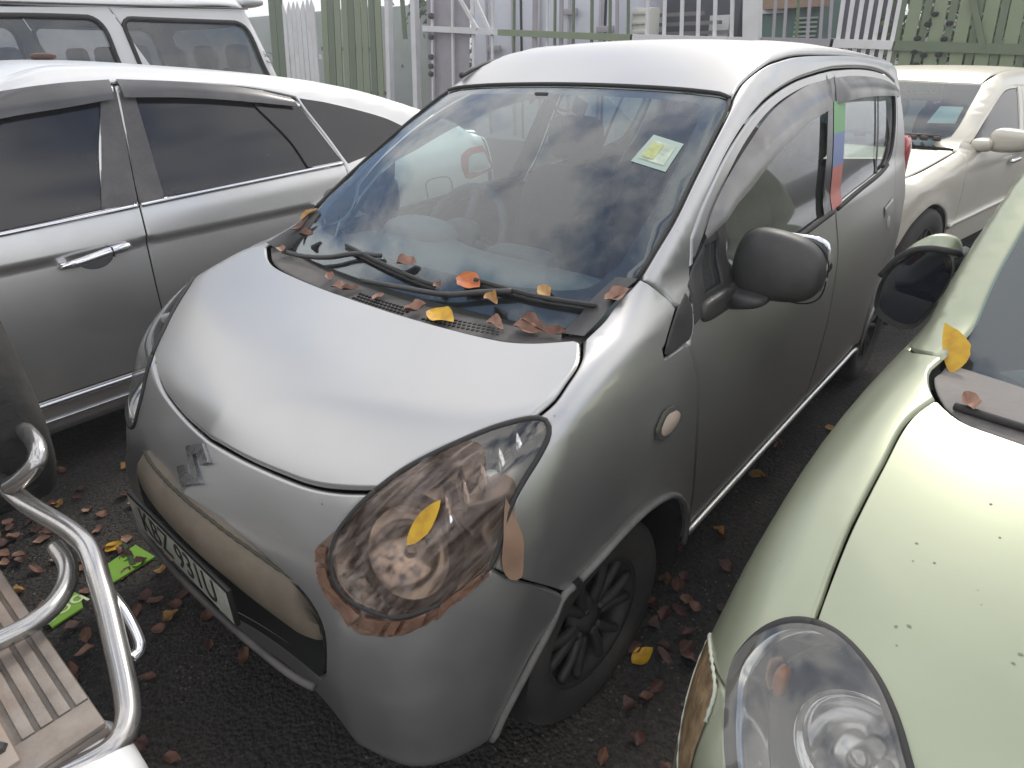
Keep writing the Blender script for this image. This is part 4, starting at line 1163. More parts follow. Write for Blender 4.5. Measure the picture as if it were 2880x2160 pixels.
# ================================================================== other cars
def mpatch(F, par, sgs, name, proj, segs, m, **k):
    """patch modelled on the +x side; built for each side in sgs"""
    P, T, N = patch_geo(F, proj, segs, **k); out = []
    for sg in sgs:
        s = np.array([sg, 1, 1.0]); out.append(mk(name, P * s, T if sg > 0 else T[:, ::-1], m, par, normals=N * s))
    return out[0] if len(out) == 1 else out

# ------------------------------------------------------------------ silver saloon on the left
SED = dict(
 h=([-.1, .1, .4, .8, 1.2, 1.6, 2.5, 4.0, 4.5, 4.85], [.50, .66, .78, .87, .93, .985, 1.0, 1.06, 1.085, 1.075]),
 c=([0, .5, 1.2, 4.9], [.10, .08, .04, .035]),
 n=([.1, .3, .5, .65, .8], [.06, .0, .01, .06, .2]),
 p=([0, .4, .6, .75, .85], [0, .05, .13, .25, .40]),
 W=([0, .4, .9, 1.5, 2.5, 3.6, 4.2, 4.6, 4.85], [.78, .82, .865, .875, .88, .878, .865, .825, .77]),
 sec=([.1, .22, .35, .5, .65, .80, .92, 1.0, 1.1], [.06, .03, .012, .004, -.001, .002, .016, .036, .07]),
 ws=([.9, 1.0, 1.2, 1.4, 1.5, 1.6], [1.35, 1.5, 1.82, 2.18, 2.40, 2.7]),
 r=([1.6, 2.0, 2.3, 2.55, 2.9, 3.3, 3.62, 3.85, 4.15, 4.57, 4.8], [1.30, 1.455, 1.510, 1.525, 1.505, 1.464, 1.422, 1.378, 1.294, 1.150, 1.06]),
 g=([.9, 1.0, 1.1, 1.2, 1.3, 1.42, 1.5], [.885, .862, .822, .783, .742, .690, .64]),
 b=([.2, .5, .8, 1.0, 1.1], [4.80, 4.88, 4.89, 4.86, 4.80]),
 rw=([.8, 1.0, 1.3, 1.5], [4.8, 4.7, 4.5, 4.3]),
 R=(.06, .10, .05, .06), pb=.20, bot=.17, belt=1.0, gy=.018, gy0=2.6, rc=.05, rq=.05, kw=.12,
 arch=[(.90, .31, .36, .05, .012), (3.62, .31, .36, .05, .012)])
FS = car_body(SED)
SX, SY = -2.385, -1.88
sed = thing('saloon_car', 'silver saloon with dark tinted windows and smoked wind deflectors, left of the hatchback', 'car', (SX, SY, 0))
m_ = M['silver_clean']
def S_(x, y, z): return (x - SX, y - SY, z)
DSF = [S_(-1.5, -.36, .93), S_(-1.5, -.42, .75), S_(-1.5, -.42, .5), S_(-1.5, -.40, .345)]
BS = [S_(-1.70, .815, 1.432), S_(-1.65, .793, 1.34), S_(-1.58, .757, 1.16), S_(-1.52, .722, 1.0), S_(-1.5, .701, .81), S_(-1.5, .69, .61), S_(-1.5, .69, .345)]
GUT = [(.66, 1.05 + .70, 1.27), (.67, 2.05, 1.36), (.68, 2.31, 1.412), (.68, 2.5, 1.428), (.68, 2.695, 1.433)]
GUT2 = [(.68, 2.695, 1.433), (.68, 2.97, 1.411), (.68, 3.23, 1.374), (.70, 3.47, 1.32)]
RDR = [(.70, 3.47, 1.32), (.72, 3.49, 1.28), (.80, 3.56, 1.15), (.86, 3.61, 1.022), (.87, 3.60, .95), (.88, 3.50, .78), (.88, 3.33, .66), (.88, 3.24, .5), (.88, 3.22, .345)]
BELT1 = [(.86, 1.50, .965), (.86, 2.12, .984), (.86, 2.60, 1.0)]
BELT2 = [(.86, 2.60, 1.0), (.86, 3.0, 1.01), (.86, 3.60, 1.024)]
W1 = [[(.85, 1.66, .985), (.85, 2.2, 1.0), (.85, 2.47, 1.012)], [(.85, 2.47, 1.012), (.78, 2.535, 1.2), (.70, 2.635, 1.40)], [(.70, 2.635, 1.40), (.7, 2.4, 1.398), (.7, 2.12, 1.34), (.72, 1.96, 1.23), (.8, 1.81, 1.10), (.85, 1.66, .985)]]
W2 = [[(.86, 2.70, 1.018), (.86, 3.0, 1.022), (.86, 3.42, 1.032)], [(.86, 3.42, 1.032), (.80, 3.38, 1.15), (.73, 3.31, 1.27), (.70, 3.26, 1.325)], [(.70, 3.26, 1.325), (.7, 3.1, 1.36), (.7, 2.95, 1.385), (.70, 2.755, 1.402)], [(.70, 2.755, 1.402), (.78, 2.71, 1.2), (.86, 2.70, 1.018)]]
rs, rt = Roll(.6, .8), Top()
mpatch(FS, sed, (1, -1), 'door', side, [DSF, [DSF[-1], BS[-1]], BS[::-1], [BS[0], (.69, 2.5, 1.428), (.68, 2.31, 1.412), (.68, 2.05, 1.36), (.70, 1.86, 1.26), (.80, 1.66, 1.10), (.86, 1.53, .985), DSF[0]]], m_, holes=[W1], res=.03)
mpatch(FS, sed, (1, -1), 'rear_door', side, [BS, [BS[-1], RDR[-1]], RDR[::-1], GUT2[::-1]], m_, holes=[W2], res=.03)
for nm, w in (('door_glass', W1), ('rear_door_glass', W2)):
    mpatch(FS, sed, (1, -1), nm, side, w, M['tinted'], sink=0, gap=0, off=-.008, res=.06)
# black window frames: centre pillar and rear of the rear door
fr = M['gloss']
mpatch(FS, sed, (1, -1), 'centre_pillar', side, quad((.85, 2.46, 1.006), (.70, 2.63, 1.405), (.70, 2.693, 1.41), (.85, 2.598, 1.004)), mat('pillar_film', (.055, .052, .058), .3, dust=(.2, .18, .16), damt=.5, dscale=5), sink=.004, gap=.001, bevel=.004, off=.002, res=.05)
mpatch(FS, sed, (1, -1), 'centre_pillar', side, quad((.85, 2.602, 1.006), (.70, 2.697, 1.41), (.70, 2.757, 1.405), (.85, 2.705, 1.010)), bpy.data.materials['pillar_film'], sink=.004, gap=.001, bevel=.004, off=.002, res=.05)
mpatch(FS, sed, (1, -1), 'quarter_glass', side, [[(.86, 3.40, 1.034), (.86, 3.60, 1.038)], [(.86, 3.60, 1.038), (.80, 3.55, 1.14), (.73, 3.475, 1.29)], [(.73, 3.475, 1.29), (.70, 3.44, 1.318), (.72, 3.24, 1.325)], [(.72, 3.24, 1.325), (.80, 3.36, 1.15), (.86, 3.40, 1.034)]], M['tinted'], sink=0, gap=0, off=.002, res=.05)
mpatch(FS, sed, (1, -1), 'side_window_panel', rs, [[(.70, 3.485, 1.318), (.70, 3.66, 1.275), (.70, 3.95, 1.175), (.72, 4.12, 1.10)], [(.72, 4.12, 1.10), (.8, 3.9, 1.055), (.86, 3.63, 1.03)], [(.86, 3.63, 1.03), (.80, 3.575, 1.15), (.72, 3.50, 1.28), (.70, 3.485, 1.318)]], M['tinted'], sink=.004, gap=.001, bevel=.005, off=.003, res=.03)
RAIL_T = [(.63, 1.62, 1.22), (.62, 1.9, 1.36), (.60, 2.2, 1.46), (.58, 2.5, 1.50), (.57, 2.9, 1.482), (.57, 3.3, 1.443), (.57, 3.62, 1.398), (.58, 3.85, 1.35), (.60, 4.15, 1.262), (.62, 4.5, 1.14)]
mpatch(FS, sed, (1, -1), 'side_frame', rs, [RAIL_T, [(.62, 4.5, 1.14), (.72, 4.6, 1.09), (.76, 4.70, 1.05)], [(.76, 4.70, 1.05), (.80, 4.72, .95), (.82, 4.70, .80), (.82, 4.72, .45)], [(.82, 4.72, .45), (.87, 4.05, .40)], [(.87, 4.0, .38), (.88, 3.95, .52), (.88, 3.80, .64), (.88, 3.62, .68), (.88, 3.47, .66), (.88, 3.32, .56), (.88, 3.24, .4)], [(.88, 3.24, .4), (.88, 3.24, .5), (.88, 3.33, .66)], RDR[:-2][::-1], GUT2[::-1], [(.68, 2.695, 1.433), (.68, 2.31, 1.412), (.67, 2.05, 1.36), (.70, 1.86, 1.26), (.80, 1.66, 1.10), (.86, 1.53, .985)], [(.86, 1.53, .985), (.80, 1.45, 1.02), (.63, 1.62, 1.22)]], m_, res=.035)
patch('roof', FS, rt, both([[(0, 2.36, 1.5), (.4, 2.33, 1.5), (.60, 2.22, 1.46)], RAIL_T[2:-1], [(.60, 4.15, 1.262), (.56, 3.75, 1.4), (.45, 3.66, 1.4), (0, 3.62, 1.42)]]), m_, sed, res=.05)
patch('windscreen', FS, rt, both([[(0, 1.5, 1), (.5, 1.56, 1), (.70, 1.66, 1.05)], [(.70, 1.66, 1.05), (.60, 2.20, 1.44)], [(.60, 2.20, 1.44), (.4, 2.31, 1.5), (0, 2.34, 1.5)]]), M['tinted'], sed, res=.06, sink=0, gap=0)
patch('rear_window', FS, rt, both([[(0, 3.64, 1.4), (.45, 3.68, 1.4), (.55, 3.77, 1.4)], [(.55, 3.77, 1.4), (.585, 4.15, 1.262), (.60, 4.42, 1.17)], [(.60, 4.42, 1.17), (.4, 4.52, 1.15), (0, 4.56, 1.15)]]), M['tinted'], sed, res=.06, sink=0, gap=0)
patch('boot_lid', FS, rt, both([[(0, 4.565, 1.09), (.4, 4.53, 1.09), (.61, 4.46, 1.15), (.66, 4.62, 1.09)], [(.66, 4.62, 1.09), (.69, 4.74, 1.05)], [(.69, 4.74, 1.05), (.4, 4.80, 1.07), (0, 4.82, 1.07)]]), m_, sed, res=.05)
patch('boot_face', FS, Rear(7), both([[(0, 4.8, 1.05), (.5, 4.8, 1.05), (.7, 4.8, 1.02)], [(.7, 4.8, 1.02), (.74, 4.8, .8), (.75, 4.8, .35)], [(.75, 4.8, .35), (0, 4.8, .32)]]), m_, sed, res=.06)
patch('bonnet', FS, rt, both([[(0, .15, .7), (.5, .22, .7), (.62, .34, .75)], [(.62, .34, .75), (.70, .9, .9), (.70, 1.5, 1.0)], [(.70, 1.5, 1.0), (.5, 1.47, 1.0), (0, 1.42, 1.0)]]), m_, sed, res=.06)
mpatch(FS, sed, (1, -1), 'wing', rs, [[(.64, .36, .75), (.71, .9, .9), (.715, 1.5, 1.0)], [(.715, 1.5, 1.0), (.84, 1.53, .98)], DSF, [(.88, 1.40, .345), (.88, 1.30, .35), (.88, 1.24, .5), (.88, 1.08, .63), (.88, .9, .675), (.87, .72, .63), (.86, .57, .5), (.85, .54, .4)], [(.85, .54, .4), (.80, .3, .5), (.64, .36, .75)]], m_, res=.05)
patch('front_bumper', FS, CylZ(1.2), both([[(0, .13, .7), (.5, .20, .7), (.64, .35, .74), (.80, .3, .5)], [(.80, .3, .5), (.84, .52, .4), (.84, .52, .25)], [(.84, .52, .25), (.5, .1, .22), (0, 0, .22)]]), m_, sed, res=.06)
# chrome belt strip, sill with its chrome lines, handle with recess, deflectors
for sg in (1, -1):
    s = np.array([sg, 1, 1.0])
    for line in (BELT1[:-1] + [(.86, 2.592, 1.0)], [(.86, 2.606, 1.0), (.86, 3.0, 1.012), (.86, 3.60, 1.026)]):
        P1 = surf_line(FS, side, line, .003); tube('belt_strip', P1 * s, .0095, M['chrome'], sed, n=8, raw=True)
    P1 = surf_line(FS, side, [(.88, 1.42, .333), (.88, 2.3, .330), (.88, 3.22, .330)], .004); tube('sill_strip', P1 * s, .011, M['chrome'], sed, n=8, raw=True)
    P1 = surf_line(FS, side, [(.88, 1.42, .26), (.88, 2.3, .256), (.88, 3.22, .256)], .004); tube('sill_strip', P1 * s, .005, M['chrome'], sed, n=8, raw=True)
    for dt in (BS, DSF, RDR[:4]):
        pass
mpatch(FS, sed, (1, -1), 'sill', side, quad((.88, 1.38, .345), (.88, 3.26, .345), (.88, 3.26, .185), (.88, 1.38, .185)), m_, res=.05)
DEF1 = ([(1.66, 1.16), (1.8, 1.27), (2.05, 1.375), (2.31, 1.425), (2.5, 1.443), (2.685, 1.447)], [(1.70, 1.10), (1.86, 1.20), (2.08, 1.295), (2.27, 1.335), (2.49, 1.355), (2.66, 1.372)])
DEF2 = ([(2.71, 1.447), (2.97, 1.425), (3.23, 1.388), (3.44, 1.337)], [(2.70, 1.375), (2.93, 1.360), (3.18, 1.330), (3.45, 1.288)])
dfm = smoke_mat('smoked_deflector', (.2, .2, .2), (.085, .08, .08), .86, .3)
for sg in (1, -1):
    for a_, b_ in (DEF1, DEF2):
        A1 = resample(smooth_path(a_, 6), n=36); A2 = resample(smooth_path(b_, 6), n=36); V = []; F = []
        for i in range(37):
            for k in range(6):
                t = k / 5; q = A1[i] * (1 - t) + A2[i] * t
                p = cast(FS, np.array([[1.9, q[0], q[1]]]), np.array([[-1.0, 0, 0]]), 0, 1.9, 60)[0]
                V.append((p + gradn(FS, p[None])[0] * (.003 + .022 * math.sin(t * PI * .6))) * (sg, 1, 1))
        for i in range(36):
            for k in range(5): F.append((i * 6 + k, i * 6 + k + 1, i * 6 + k + 7, i * 6 + k + 6) if sg > 0 else (i * 6 + k, i * 6 + k + 6, i * 6 + k + 7, i * 6 + k + 1))
        mk('wind_deflector', V, F, dfm, sed)
hx = 2.40
for y0 in (2.385, 3.49):
    hz = .852 if y0 < 3 else .875
    pp = cast(FS, np.array([[1.9, y0, hz]]), np.array([[-1.0, 0, 0]]), 0, 1.9)[0]
    V, F = lathe_geo([(.066, .0012), (.060, -.003), (.03, -.012), (0, -.016)], 32, pp, (1, 0, .03))
    V, F = lathe_geo([(.068, .0010), (.064, .0022), (.035, .0030), (0, .0034)], 36, pp, (1, 0, .03))
    V = np.array(V); V[:, 2] = hz + (V[:, 2] - hz) * .8
    hb = MB()
    hp = np.array([(pp[0] + .012, y0 - .125, hz - .018), (pp[0] + .034, y0 - .06, hz - .006), (pp[0] + .038, y0 + .02, hz + .006), (pp[0] + .036, y0 + .075, hz + .012), (pp[0] + .028, y0 + .125, hz + .014)])
    hs = smooth_path(hp, 6); Vt, Ft = tube_geo(hs, np.interp(np.linspace(0, 1, len(hs)), [0, .15, .6, .9, 1], [.009, .016, .018, .018, .013]), 10)
    hb.add(np.array([(a + 0 * b, b, c) for a, b, c in Vt]), Ft)
    for q in (y0 - .11, y0 + .11): hb.box((pp[0] + .008, q, hz + .10 * (q - y0)), (.03, .03, .022), bev=.006)
    ho = hb.build('door_handle', M['silver_clean'] if False else M['chrome'], sed)
    mk('handle_recess', V, F, mat('recess_paint', (.30, .30, .31), .5, .6) if y0 < 3 else bpy.data.materials['recess_paint'], ho)  # shallow disc, darker grey than the door
    box('handle_joint', (pp[0] + .036, y0 + .052, hz + .009), (.040, .004, .036), M['dark'], ho)
# tail lamp and filler flap
TL = [[(.85, 4.42, .90), (.85, 4.44, .96), (.80, 4.53, .995)], [(.80, 4.53, .995), (.8, 4.68, .99)], [(.8, 4.68, .99), (.8, 4.74, .9), (.8, 4.77, .835)], [(.8, 4.77, .835), (.83, 4.6, .82), (.85, 4.46, .825), (.85, 4.42, .90)]]
TLi = [[(.85, 4.475, .86), (.85, 4.49, .93), (.80, 4.54, .955)], [(.80, 4.54, .955), (.8, 4.665, .95)], [(.8, 4.665, .95), (.8, 4.70, .89), (.8, 4.73, .855)], [(.8, 4.73, .855), (.83, 4.6, .845), (.85, 4.475, .86)]]
for o in mpatch(FS, sed, (1, -1), 'tail_lamp', side, TL, M['red'], sink=.01, gap=.001, off=.006, res=.03):
    pass
mpatch(FS, sed, (1, -1), 'tail_lamp_lens', side, TLi, M['clearlamp'], sink=0, gap=0, off=.009, res=.03)
fl = [[(.86, 4.13, .865), (.86, 4.29, .862)], [(.86, 4.29, .862), (.86, 4.33, .84), (.86, 4.32, .775)], [(.86, 4.32, .775), (.86, 4.13, .77)], [(.86, 4.13, .77), (.86, 4.115, .83), (.86, 4.13, .865)]]
P1 = surf_line(FS, side, [(.86, 4.12, .77), (.86, 4.115, .85), (.86, 4.15, .868), (.86, 4.28, .865), (.86, 4.32, .84), (.86, 4.325, .775)], .0005)
tube('filler_flap', P1, .0035, M['dark'], sed, n=5, raw=True)
for (x, y, sg) in ((.78, .90, 1), (-.78, .90, -1), (.78, 3.62, 1), (-.78, 3.62, -1)):
    wheel(sed, (x, y, .32), sg, R=.32, w=.195, rim=.205, spokes=7, rimmat=M['silver_clean'])
b = MB(); b.box((0, 2.4, .27), (1.5, 4.2, .12)); b.box((0, 2.6, .7), (1.3, 2.6, .62)); b.box((0, .9, .55), (1.0, .9, .4)); b.box((0, 4.2, .6), (1.2, .9, .5))
b.build('underbody', M['dark'], sed, smooth=False)
V, F = squad((.15, 2.64, 1.535), (.045, .10, .028), .6, .8, 16, 10); mk('roof_aerial', V, F, mat('aerial_brown', (.10, .05, .04), .5), sed)

# ------------------------------------------------------------------ white van behind it
VYAW = math.radians(5.0)
vr = at(708, 31, z=1.83)
VAN = dict(
 W=([0, .3, .8, 4.0, 4.45, 4.75], [.70, .80, .845, .845, .835, .79]), z=0)
def FV(P):
    x = np.abs(P[:, 0]); y = P[:, 1]; z = P[:, 2]
    Wv = spl_van(y)
    sidev = x - (Wv - np.interp(z, [.2, .5, .9, 1.1, 1.5, 1.85, 2.0], [.03, .005, 0, .015, .06, .115, .14]))
    F = rmax(sidev, z - (1.97 - .05 * x * x), .10)
    F = rmax(F, y - np.interp(z, [.2, .8, 1.2, 1.85, 2.0], [4.72, 4.74, 4.70, 4.47, 4.40]) + .10 * x**4, .09)
    F = rmax(F, (np.interp(z, [.2, .6, 1.0, 1.9, 2.0], [.0, .0, .25, 1.0, 1.1]) - y) * .8, .10)
    return rmax(F, .25 - z, .05)
spl_van = spl(*VAN['W'])
# local frame: y runs to the rear; the near side is +x; its rear top corner sits at vr
lx, ly = .845 - .112, 4.47
ox = vr[0] - (lx * math.cos(VYAW) - ly * math.sin(VYAW)); oy = vr[1] - (lx * math.sin(VYAW) + ly * math.cos(VYAW))
van = thing('van', 'tall white van with dark rear side windows, parked behind the silver saloon', 'van', (ox, oy, 0), VYAW)
def vpt(px, py, xl=.76):
    """local (y, z) on the near side of the van for a photo pixel"""
    d = np.array([(px - 1440) / CAM_F, -(py - 1080) / CAM_F, 1.0]) @ CAM_R
    c, s = math.cos(VYAW), math.sin(VYAW)
    n = np.array([c, s, 0]); p0 = np.array([ox, oy, 0]) + n * xl
    t = ((p0 - CAM_C) @ n) / (d @ n); q = CAM_C + d * t - np.array([ox, oy, 0])
    return (xl, -q[0] * s + q[1] * c, q[2])
rvv = Roll(1.0, .8)
vw2 = [vpt(a / 2.458, b / 2.458) for a, b in [(950, 470), (880, 230), (862, 160), (900, 128), (1200, 140), (1640, 156), (1700, 190), (1745, 270), (1800, 430), (1805, 480), (1780, 520), (1700, 560)]]
z1 = .98
VW2 = [[(.76, vw2[0][1] + .06, z1), tuple(vw2[1]), tuple(vw2[2]), tuple(vw2[3])], [tuple(vw2[3]), tuple(vw2[4]), tuple(vw2[5])], [tuple(vw2[5]), tuple(vw2[6]), tuple(vw2[7]), tuple(vw2[8]), (.78, vw2[8][1] + .06, 1.25), (.8, vw2[8][1] - .02, z1 + .02)], [(.8, vw2[8][1] - .02, z1 + .02), (.76, vw2[0][1] + .06, z1)]]
q1_ = [vpt(a / 2.458, b / 2.458) for a, b in [(0, 105), (300, 108), (630, 118), (690, 150), (740, 220), (800, 400)]]
yL = q1_[0][1] - 1.0
VW1 = [[(.76, yL, 1.76), tuple(q1_[0]), tuple(q1_[1]), tuple(q1_[2])], [tuple(q1_[2]), tuple(q1_[3]), tuple(q1_[4]), tuple(q1_[5]), (.8, q1_[5][1] + .03, 1.2), (.8, q1_[5][1] - .02, z1)], [(.8, q1_[5][1] - .02, z1), (.8, yL, z1)], [(.8, yL, z1), (.76, yL, 1.76)]]
wm = M['white']
SPLIT = vpt(770 / 2.458, 65 / 2.458)[1]
for sg in (1, -1):
    for nm, segs, hl in (('side_panel', [[(.73, 4.46, 1.845), (.73, SPLIT, 1.835)], [(.73, SPLIT, 1.835), (.80, SPLIT + .28, 1.2), (.82, SPLIT + .36, .95), (.83, SPLIT + .36, .45)], [(.83, SPLIT + .36, .45), (.82, 4.65, .45)], [(.82, 4.66, .45), (.80, 4.66, 1.1), (.73, 4.46, 1.845)]], [VW2]),
                         ('sliding_door', [[(.73, SPLIT, 1.835), (.73, 1.25, 1.80)], [(.73, 1.25, 1.80), (.82, .95, 1.2), (.82, .9, .45)], [(.82, .9, .45), (.83, SPLIT + .36, .45)], [(.83, SPLIT + .36, .45), (.82, SPLIT + .36, .95), (.80, SPLIT + .28, 1.2), (.73, SPLIT, 1.835)]], [VW1])):
        P, T, N = patch_geo(FV, side, segs, holes=hl, res=.05, gap=.003)
        s = np.array([sg, 1, 1.0]); mk(nm, P * s, T if sg > 0 else T[:, ::-1], wm, van, normals=N * s)
    for nm, w in (('side_window', VW2), ('side_window', VW1)):
        P, T, N = patch_geo(FV, side, w, res=.08, sink=0, gap=0, off=-.012)
        s = np.array([sg, 1, 1.0]); go = mk(nm, P * s, T if sg > 0 else T[:, ::-1], M['vanglass'], van, normals=N * s)
        ol = resample(outline(side, w, .03), step=.03, closed=True)
        P1 = cast(FV, np.stack([np.full(len(ol), 1.9), ol[:, 0], ol[:, 1]], 1), np.array([[-1.0, 0, 0]]), 0, 1.9)
        tube('window_seal', np.vstack([P1, P1[:1]]) * s, .017, M['rubber'], go, n=6, raw=True)
ry = [(.72, 4.46, 1.852), (.72, 1.2, 1.808)]
P, T, N = patch_geo(FV, rt, both([[(0, 1.1, 1.97), (.70, 1.22, 1.9), (.735, 1.3, 1.83)], [(.735, 1.3, 1.83), (.728, 4.42, 1.85)], [(.728, 4.42, 1.85), (.5, 4.46, 1.9), (0, 4.48, 1.9)]]), res=.08)
mk('roof', P, T, wm, van, normals=N)
RWV = both([[(0, 4.4, 1.72), (.5, 4.4, 1.72), (.60, 4.4, 1.68)], [(.60, 4.4, 1.68), (.66, 4.5, 1.15)], [(.66, 4.5, 1.15), (0, 4.6, 1.12)]])
P, T, N = patch_geo(FV, Rear(7), both([[(0, 4.4, 1.85), (.6, 4.4, 1.84), (.70, 4.4, 1.78)], [(.70, 4.4, 1.78), (.78, 4.6, 1.1), (.79, 4.6, .35)], [(.79, 4.6, .35), (0, 4.6, .33)]]), res=.07, holes=[RWV])
mk('tailgate', P, T, wm, van, normals=N)
P, T, N = patch_geo(FV, Rear(7), RWV, res=.08, sink=0, gap=0, off=-.01); mk('rear_window', P, T, M['vanglass'], van, normals=N)
P, T, N = patch_geo(FV, Front(), both([[(0, 0, .35), (.70, .1, .35)], [(.70, .1, .35), (.72, .5, 1.2), (.66, .9, 1.8)], [(.66, .9, 1.8), (0, .9, 1.85)]]), res=.09); mk('front_panel', P, T, wm, van, normals=N)
sp = MB(); V, F = squad((0, 4.52, 1.90), (1.46, .26, .085), .5, .35, 40, 12); sp.add(V, F); sp.build('spoiler', wm, van)
tube('roof_gutter', [(.752, y, 1.843) for y in np.linspace(1.3, 4.42, 12)], .007, M['greyplastic'], van, n=6, raw=True)
vs = [vpt(1960 / 2.458 * 0 + 1850 / 2.458, 385 / 2.458)]
em = vpt(1858 / 2.458, 388 / 2.458, .80)
ee = cast(FV, np.array([[1.9, em[1], em[2]]]), np.array([[-1.0, 0, 0]]), 0, 1.9)[0]; en_ = gradn(FV, ee[None])[0]
eb = bpy.data.objects.new('side_badge', None); link(eb, van)
xd = Vector((0, 1, 0)); yd = Vector(en_).cross(xd)
fm = frame4(Vector(ee + en_ * .002), xd, yd)
badge = mat('badge_grey', (.12, .12, .13), .4)
rg = [fm @ Vector((.03 + .042 * math.cos(a), -.012 + .042 * math.sin(a), 0)) for a in np.linspace(-2.6, 1.5, 24)]
tube('badge_ring', [tuple(p) for p in rg], .0035, badge, eb, n=5, raw=True)
text_obj('badge_text', 'SL', .062, badge, eb, frame4(Vector(ee + en_ * .002) + Vector((0, 0, .012)), xd, yd), .001)
b = MB()
b.box((0, 2.4, .38), (1.5, 4.4, .14)); b.build('underbody', M['dark'], van, smooth=False)
P, T, N = patch_geo(FV, rt, both([[(0, 1.4, 1.9), (.60, 1.5, 1.9)], [(.60, 1.5, 1.9), (.60, 4.3, 1.9)], [(.60, 4.3, 1.9), (0, 4.34, 1.9)]]), res=.2, sink=0, gap=0, off=-.05); mk('headlining', P, T[:, ::-1], M['headlining'], van)
b = box('floor', (0, 2.6, .62), (1.55, 3.6, .06), M['interior'], van)
for y in (SPLIT - .95, SPLIT - .1, SPLIT + .75):
    for x in (-.48, .02, .5):
        b = MB()
        b.add(*squad((x, y, .86), (.46, .46, .14), .4, .4, 20, 10))
        b.add(*squad((x, y + .25, 1.14), (.46, .13, .56), .4, .4, 20, 12, lambda p: (p[0], p[1] + .4 * p[2], p[2])))
        b.add(*squad((x, y + .33, 1.50), (.27, .10, .20), .5, .5, 18, 10))
        b.box((x, y, .72), (.3, .3, .2))
        b.build('passenger_seat', M['vanseat'], van)
for (x, y, sg) in ((.74, 1.0, 1), (-.74, 1.0, -1), (.74, 3.55, 1), (-.74, 3.55, -1)): wheel(van, (x, y, .33), sg, R=.33, w=.19, rim=.19, spokes=6)

def snap(F, pts):
    return [tuple(p) for p in cast(F, np.array([[x, y, 2.6] for x, y, z in pts]), np.array([[0, 0, -1.0]]), 0, 2.6, 120)]
# ------------------------------------------------------------------ cream saloon behind, on the right
CR = dict(
 h=([-.1, .05, .3, .7, 1.1, 1.4, 2.5, 4.5], [.55, .66, .76, .83, .885, .92, .95, .95]),
 c=([0, .5, 1.2, 4], [.08, .06, .03, .0]),
 n=([.1, .3, .5, .65, .8], [.05, .0, .01, .05, .18]),
 p=([0, .4, .6, .75, .85], [0, .05, .13, .25, .40]),
 W=([0, .4, .9, 1.5, 3.0, 4.2, 4.5], [.78, .83, .87, .88, .88, .85, .80]),
 sec=([.1, .22, .35, .5, .65, .78, .88, .95, 1.1], [.06, .03, .012, .004, 0, .006, .03, .055, .10]),
 ws=([.8, .9, 1.0, 1.1, 1.2, 1.3, 1.4], [1.10, 1.23, 1.37, 1.54, 1.74, 1.96, 2.2]),
 r=([1.2, 1.6, 1.9, 2.2, 2.6, 3.2, 3.8], [1.16, 1.24, 1.29, 1.312, 1.315, 1.28, 1.15]),
 g=([.8, .9, 1.0, 1.1, 1.2, 1.3], [.87, .85, .815, .775, .73, .68]),
 b=([.2, .5, .8, 1.0], [4.45, 4.5, 4.5, 4.45]), rw=([.8, 1.0, 1.3], [4.2, 4.0, 3.6]),
 R=(.05, .10, .05, .08), pb=.15, bot=.16, belt=.92, gy=.012, gy0=2.4, rc=.04, rq=.05, kw=.14,
 arch=[(.80, .30, .34, .05, .012), (3.5, .30, .34, .05, .012)])
FCc = car_body(CR)
CYAW = math.radians(-9.5)
# near (left) side plane passes the photographed rubbing strip
mp1 = at(2664, 637, z=.47)
cth, sth = math.cos(CYAW), math.sin(CYAW)
cx0, cy0 = mp1[0] - (.885 * cth - 1.10 * sth), mp1[1] - (.885 * sth + 1.10 * cth)
cream = thing('saloon_car', 'cream saloon with a sticker in its windscreen, behind the hatchback on the right', 'car', (cx0, cy0, 0), CYAW)
def cpt(px, py, xl):
    d = np.array([(px - 1440) / CAM_F, -(py - 1080) / CAM_F, 1.0]) @ CAM_R
    n = np.array([cth, sth, 0]); p0 = np.array([cx0, cy0, 0]) + n * xl
    t = ((p0 - CAM_C) @ n) / (d @ n); q = CAM_C + d * t - np.array([cx0, cy0, 0])
    return (xl, -q[0] * sth + q[1] * cth, q[2])
cm = M['cream']
CD = [(.82, 1.26, .90), (.87, 1.20, .80), (.88, 1.22, .6), (.88, 1.24, .3)]
CBS = [(.74, 2.30, 1.21), (.80, 2.26, 1.03), (.85, 2.22, .92), (.88, 2.20, .7), (.88, 2.20, .3)]
CW1 = [[(.83, 1.36, .925), (.83, 1.8, .93), (.83, 2.15, .935)], [(.83, 2.15, .935), (.8, 2.18, 1.05), (.74, 2.22, 1.19)], [(.74, 2.22, 1.19), (.75, 2.0, 1.185), (.77, 1.8, 1.13), (.8, 1.58, 1.04), (.83, 1.36, .925)]]
mpatch(FCc, cream, (1, -1), 'door', side, [CD, [CD[-1], CBS[-1]], CBS[::-1], [(.74, 2.30, 1.21), (.74, 2.05, 1.215), (.76, 1.82, 1.165), (.79, 1.58, 1.07), (.82, 1.36, .955), CD[0]]], cm, holes=[CW1], res=.04)
mpatch(FCc, cream, (1, -1), 'rear_door', side, [CBS, [CBS[-1], (.88, 3.1, .3)], [(.88, 3.1, .3), (.88, 3.15, .6), (.85, 3.3, .92)], [(.85, 3.3, .92), (.76, 3.1, 1.14), (.74, 2.30, 1.21)]], cm, holes=[[[(.83, 2.3, .937), (.83, 3.15, .94)], [(.83, 3.15, .94), (.77, 3.0, 1.12)], [(.77, 3.0, 1.12), (.74, 2.36, 1.185)], [(.74, 2.36, 1.185), (.83, 2.3, .937)]]], res=.05)
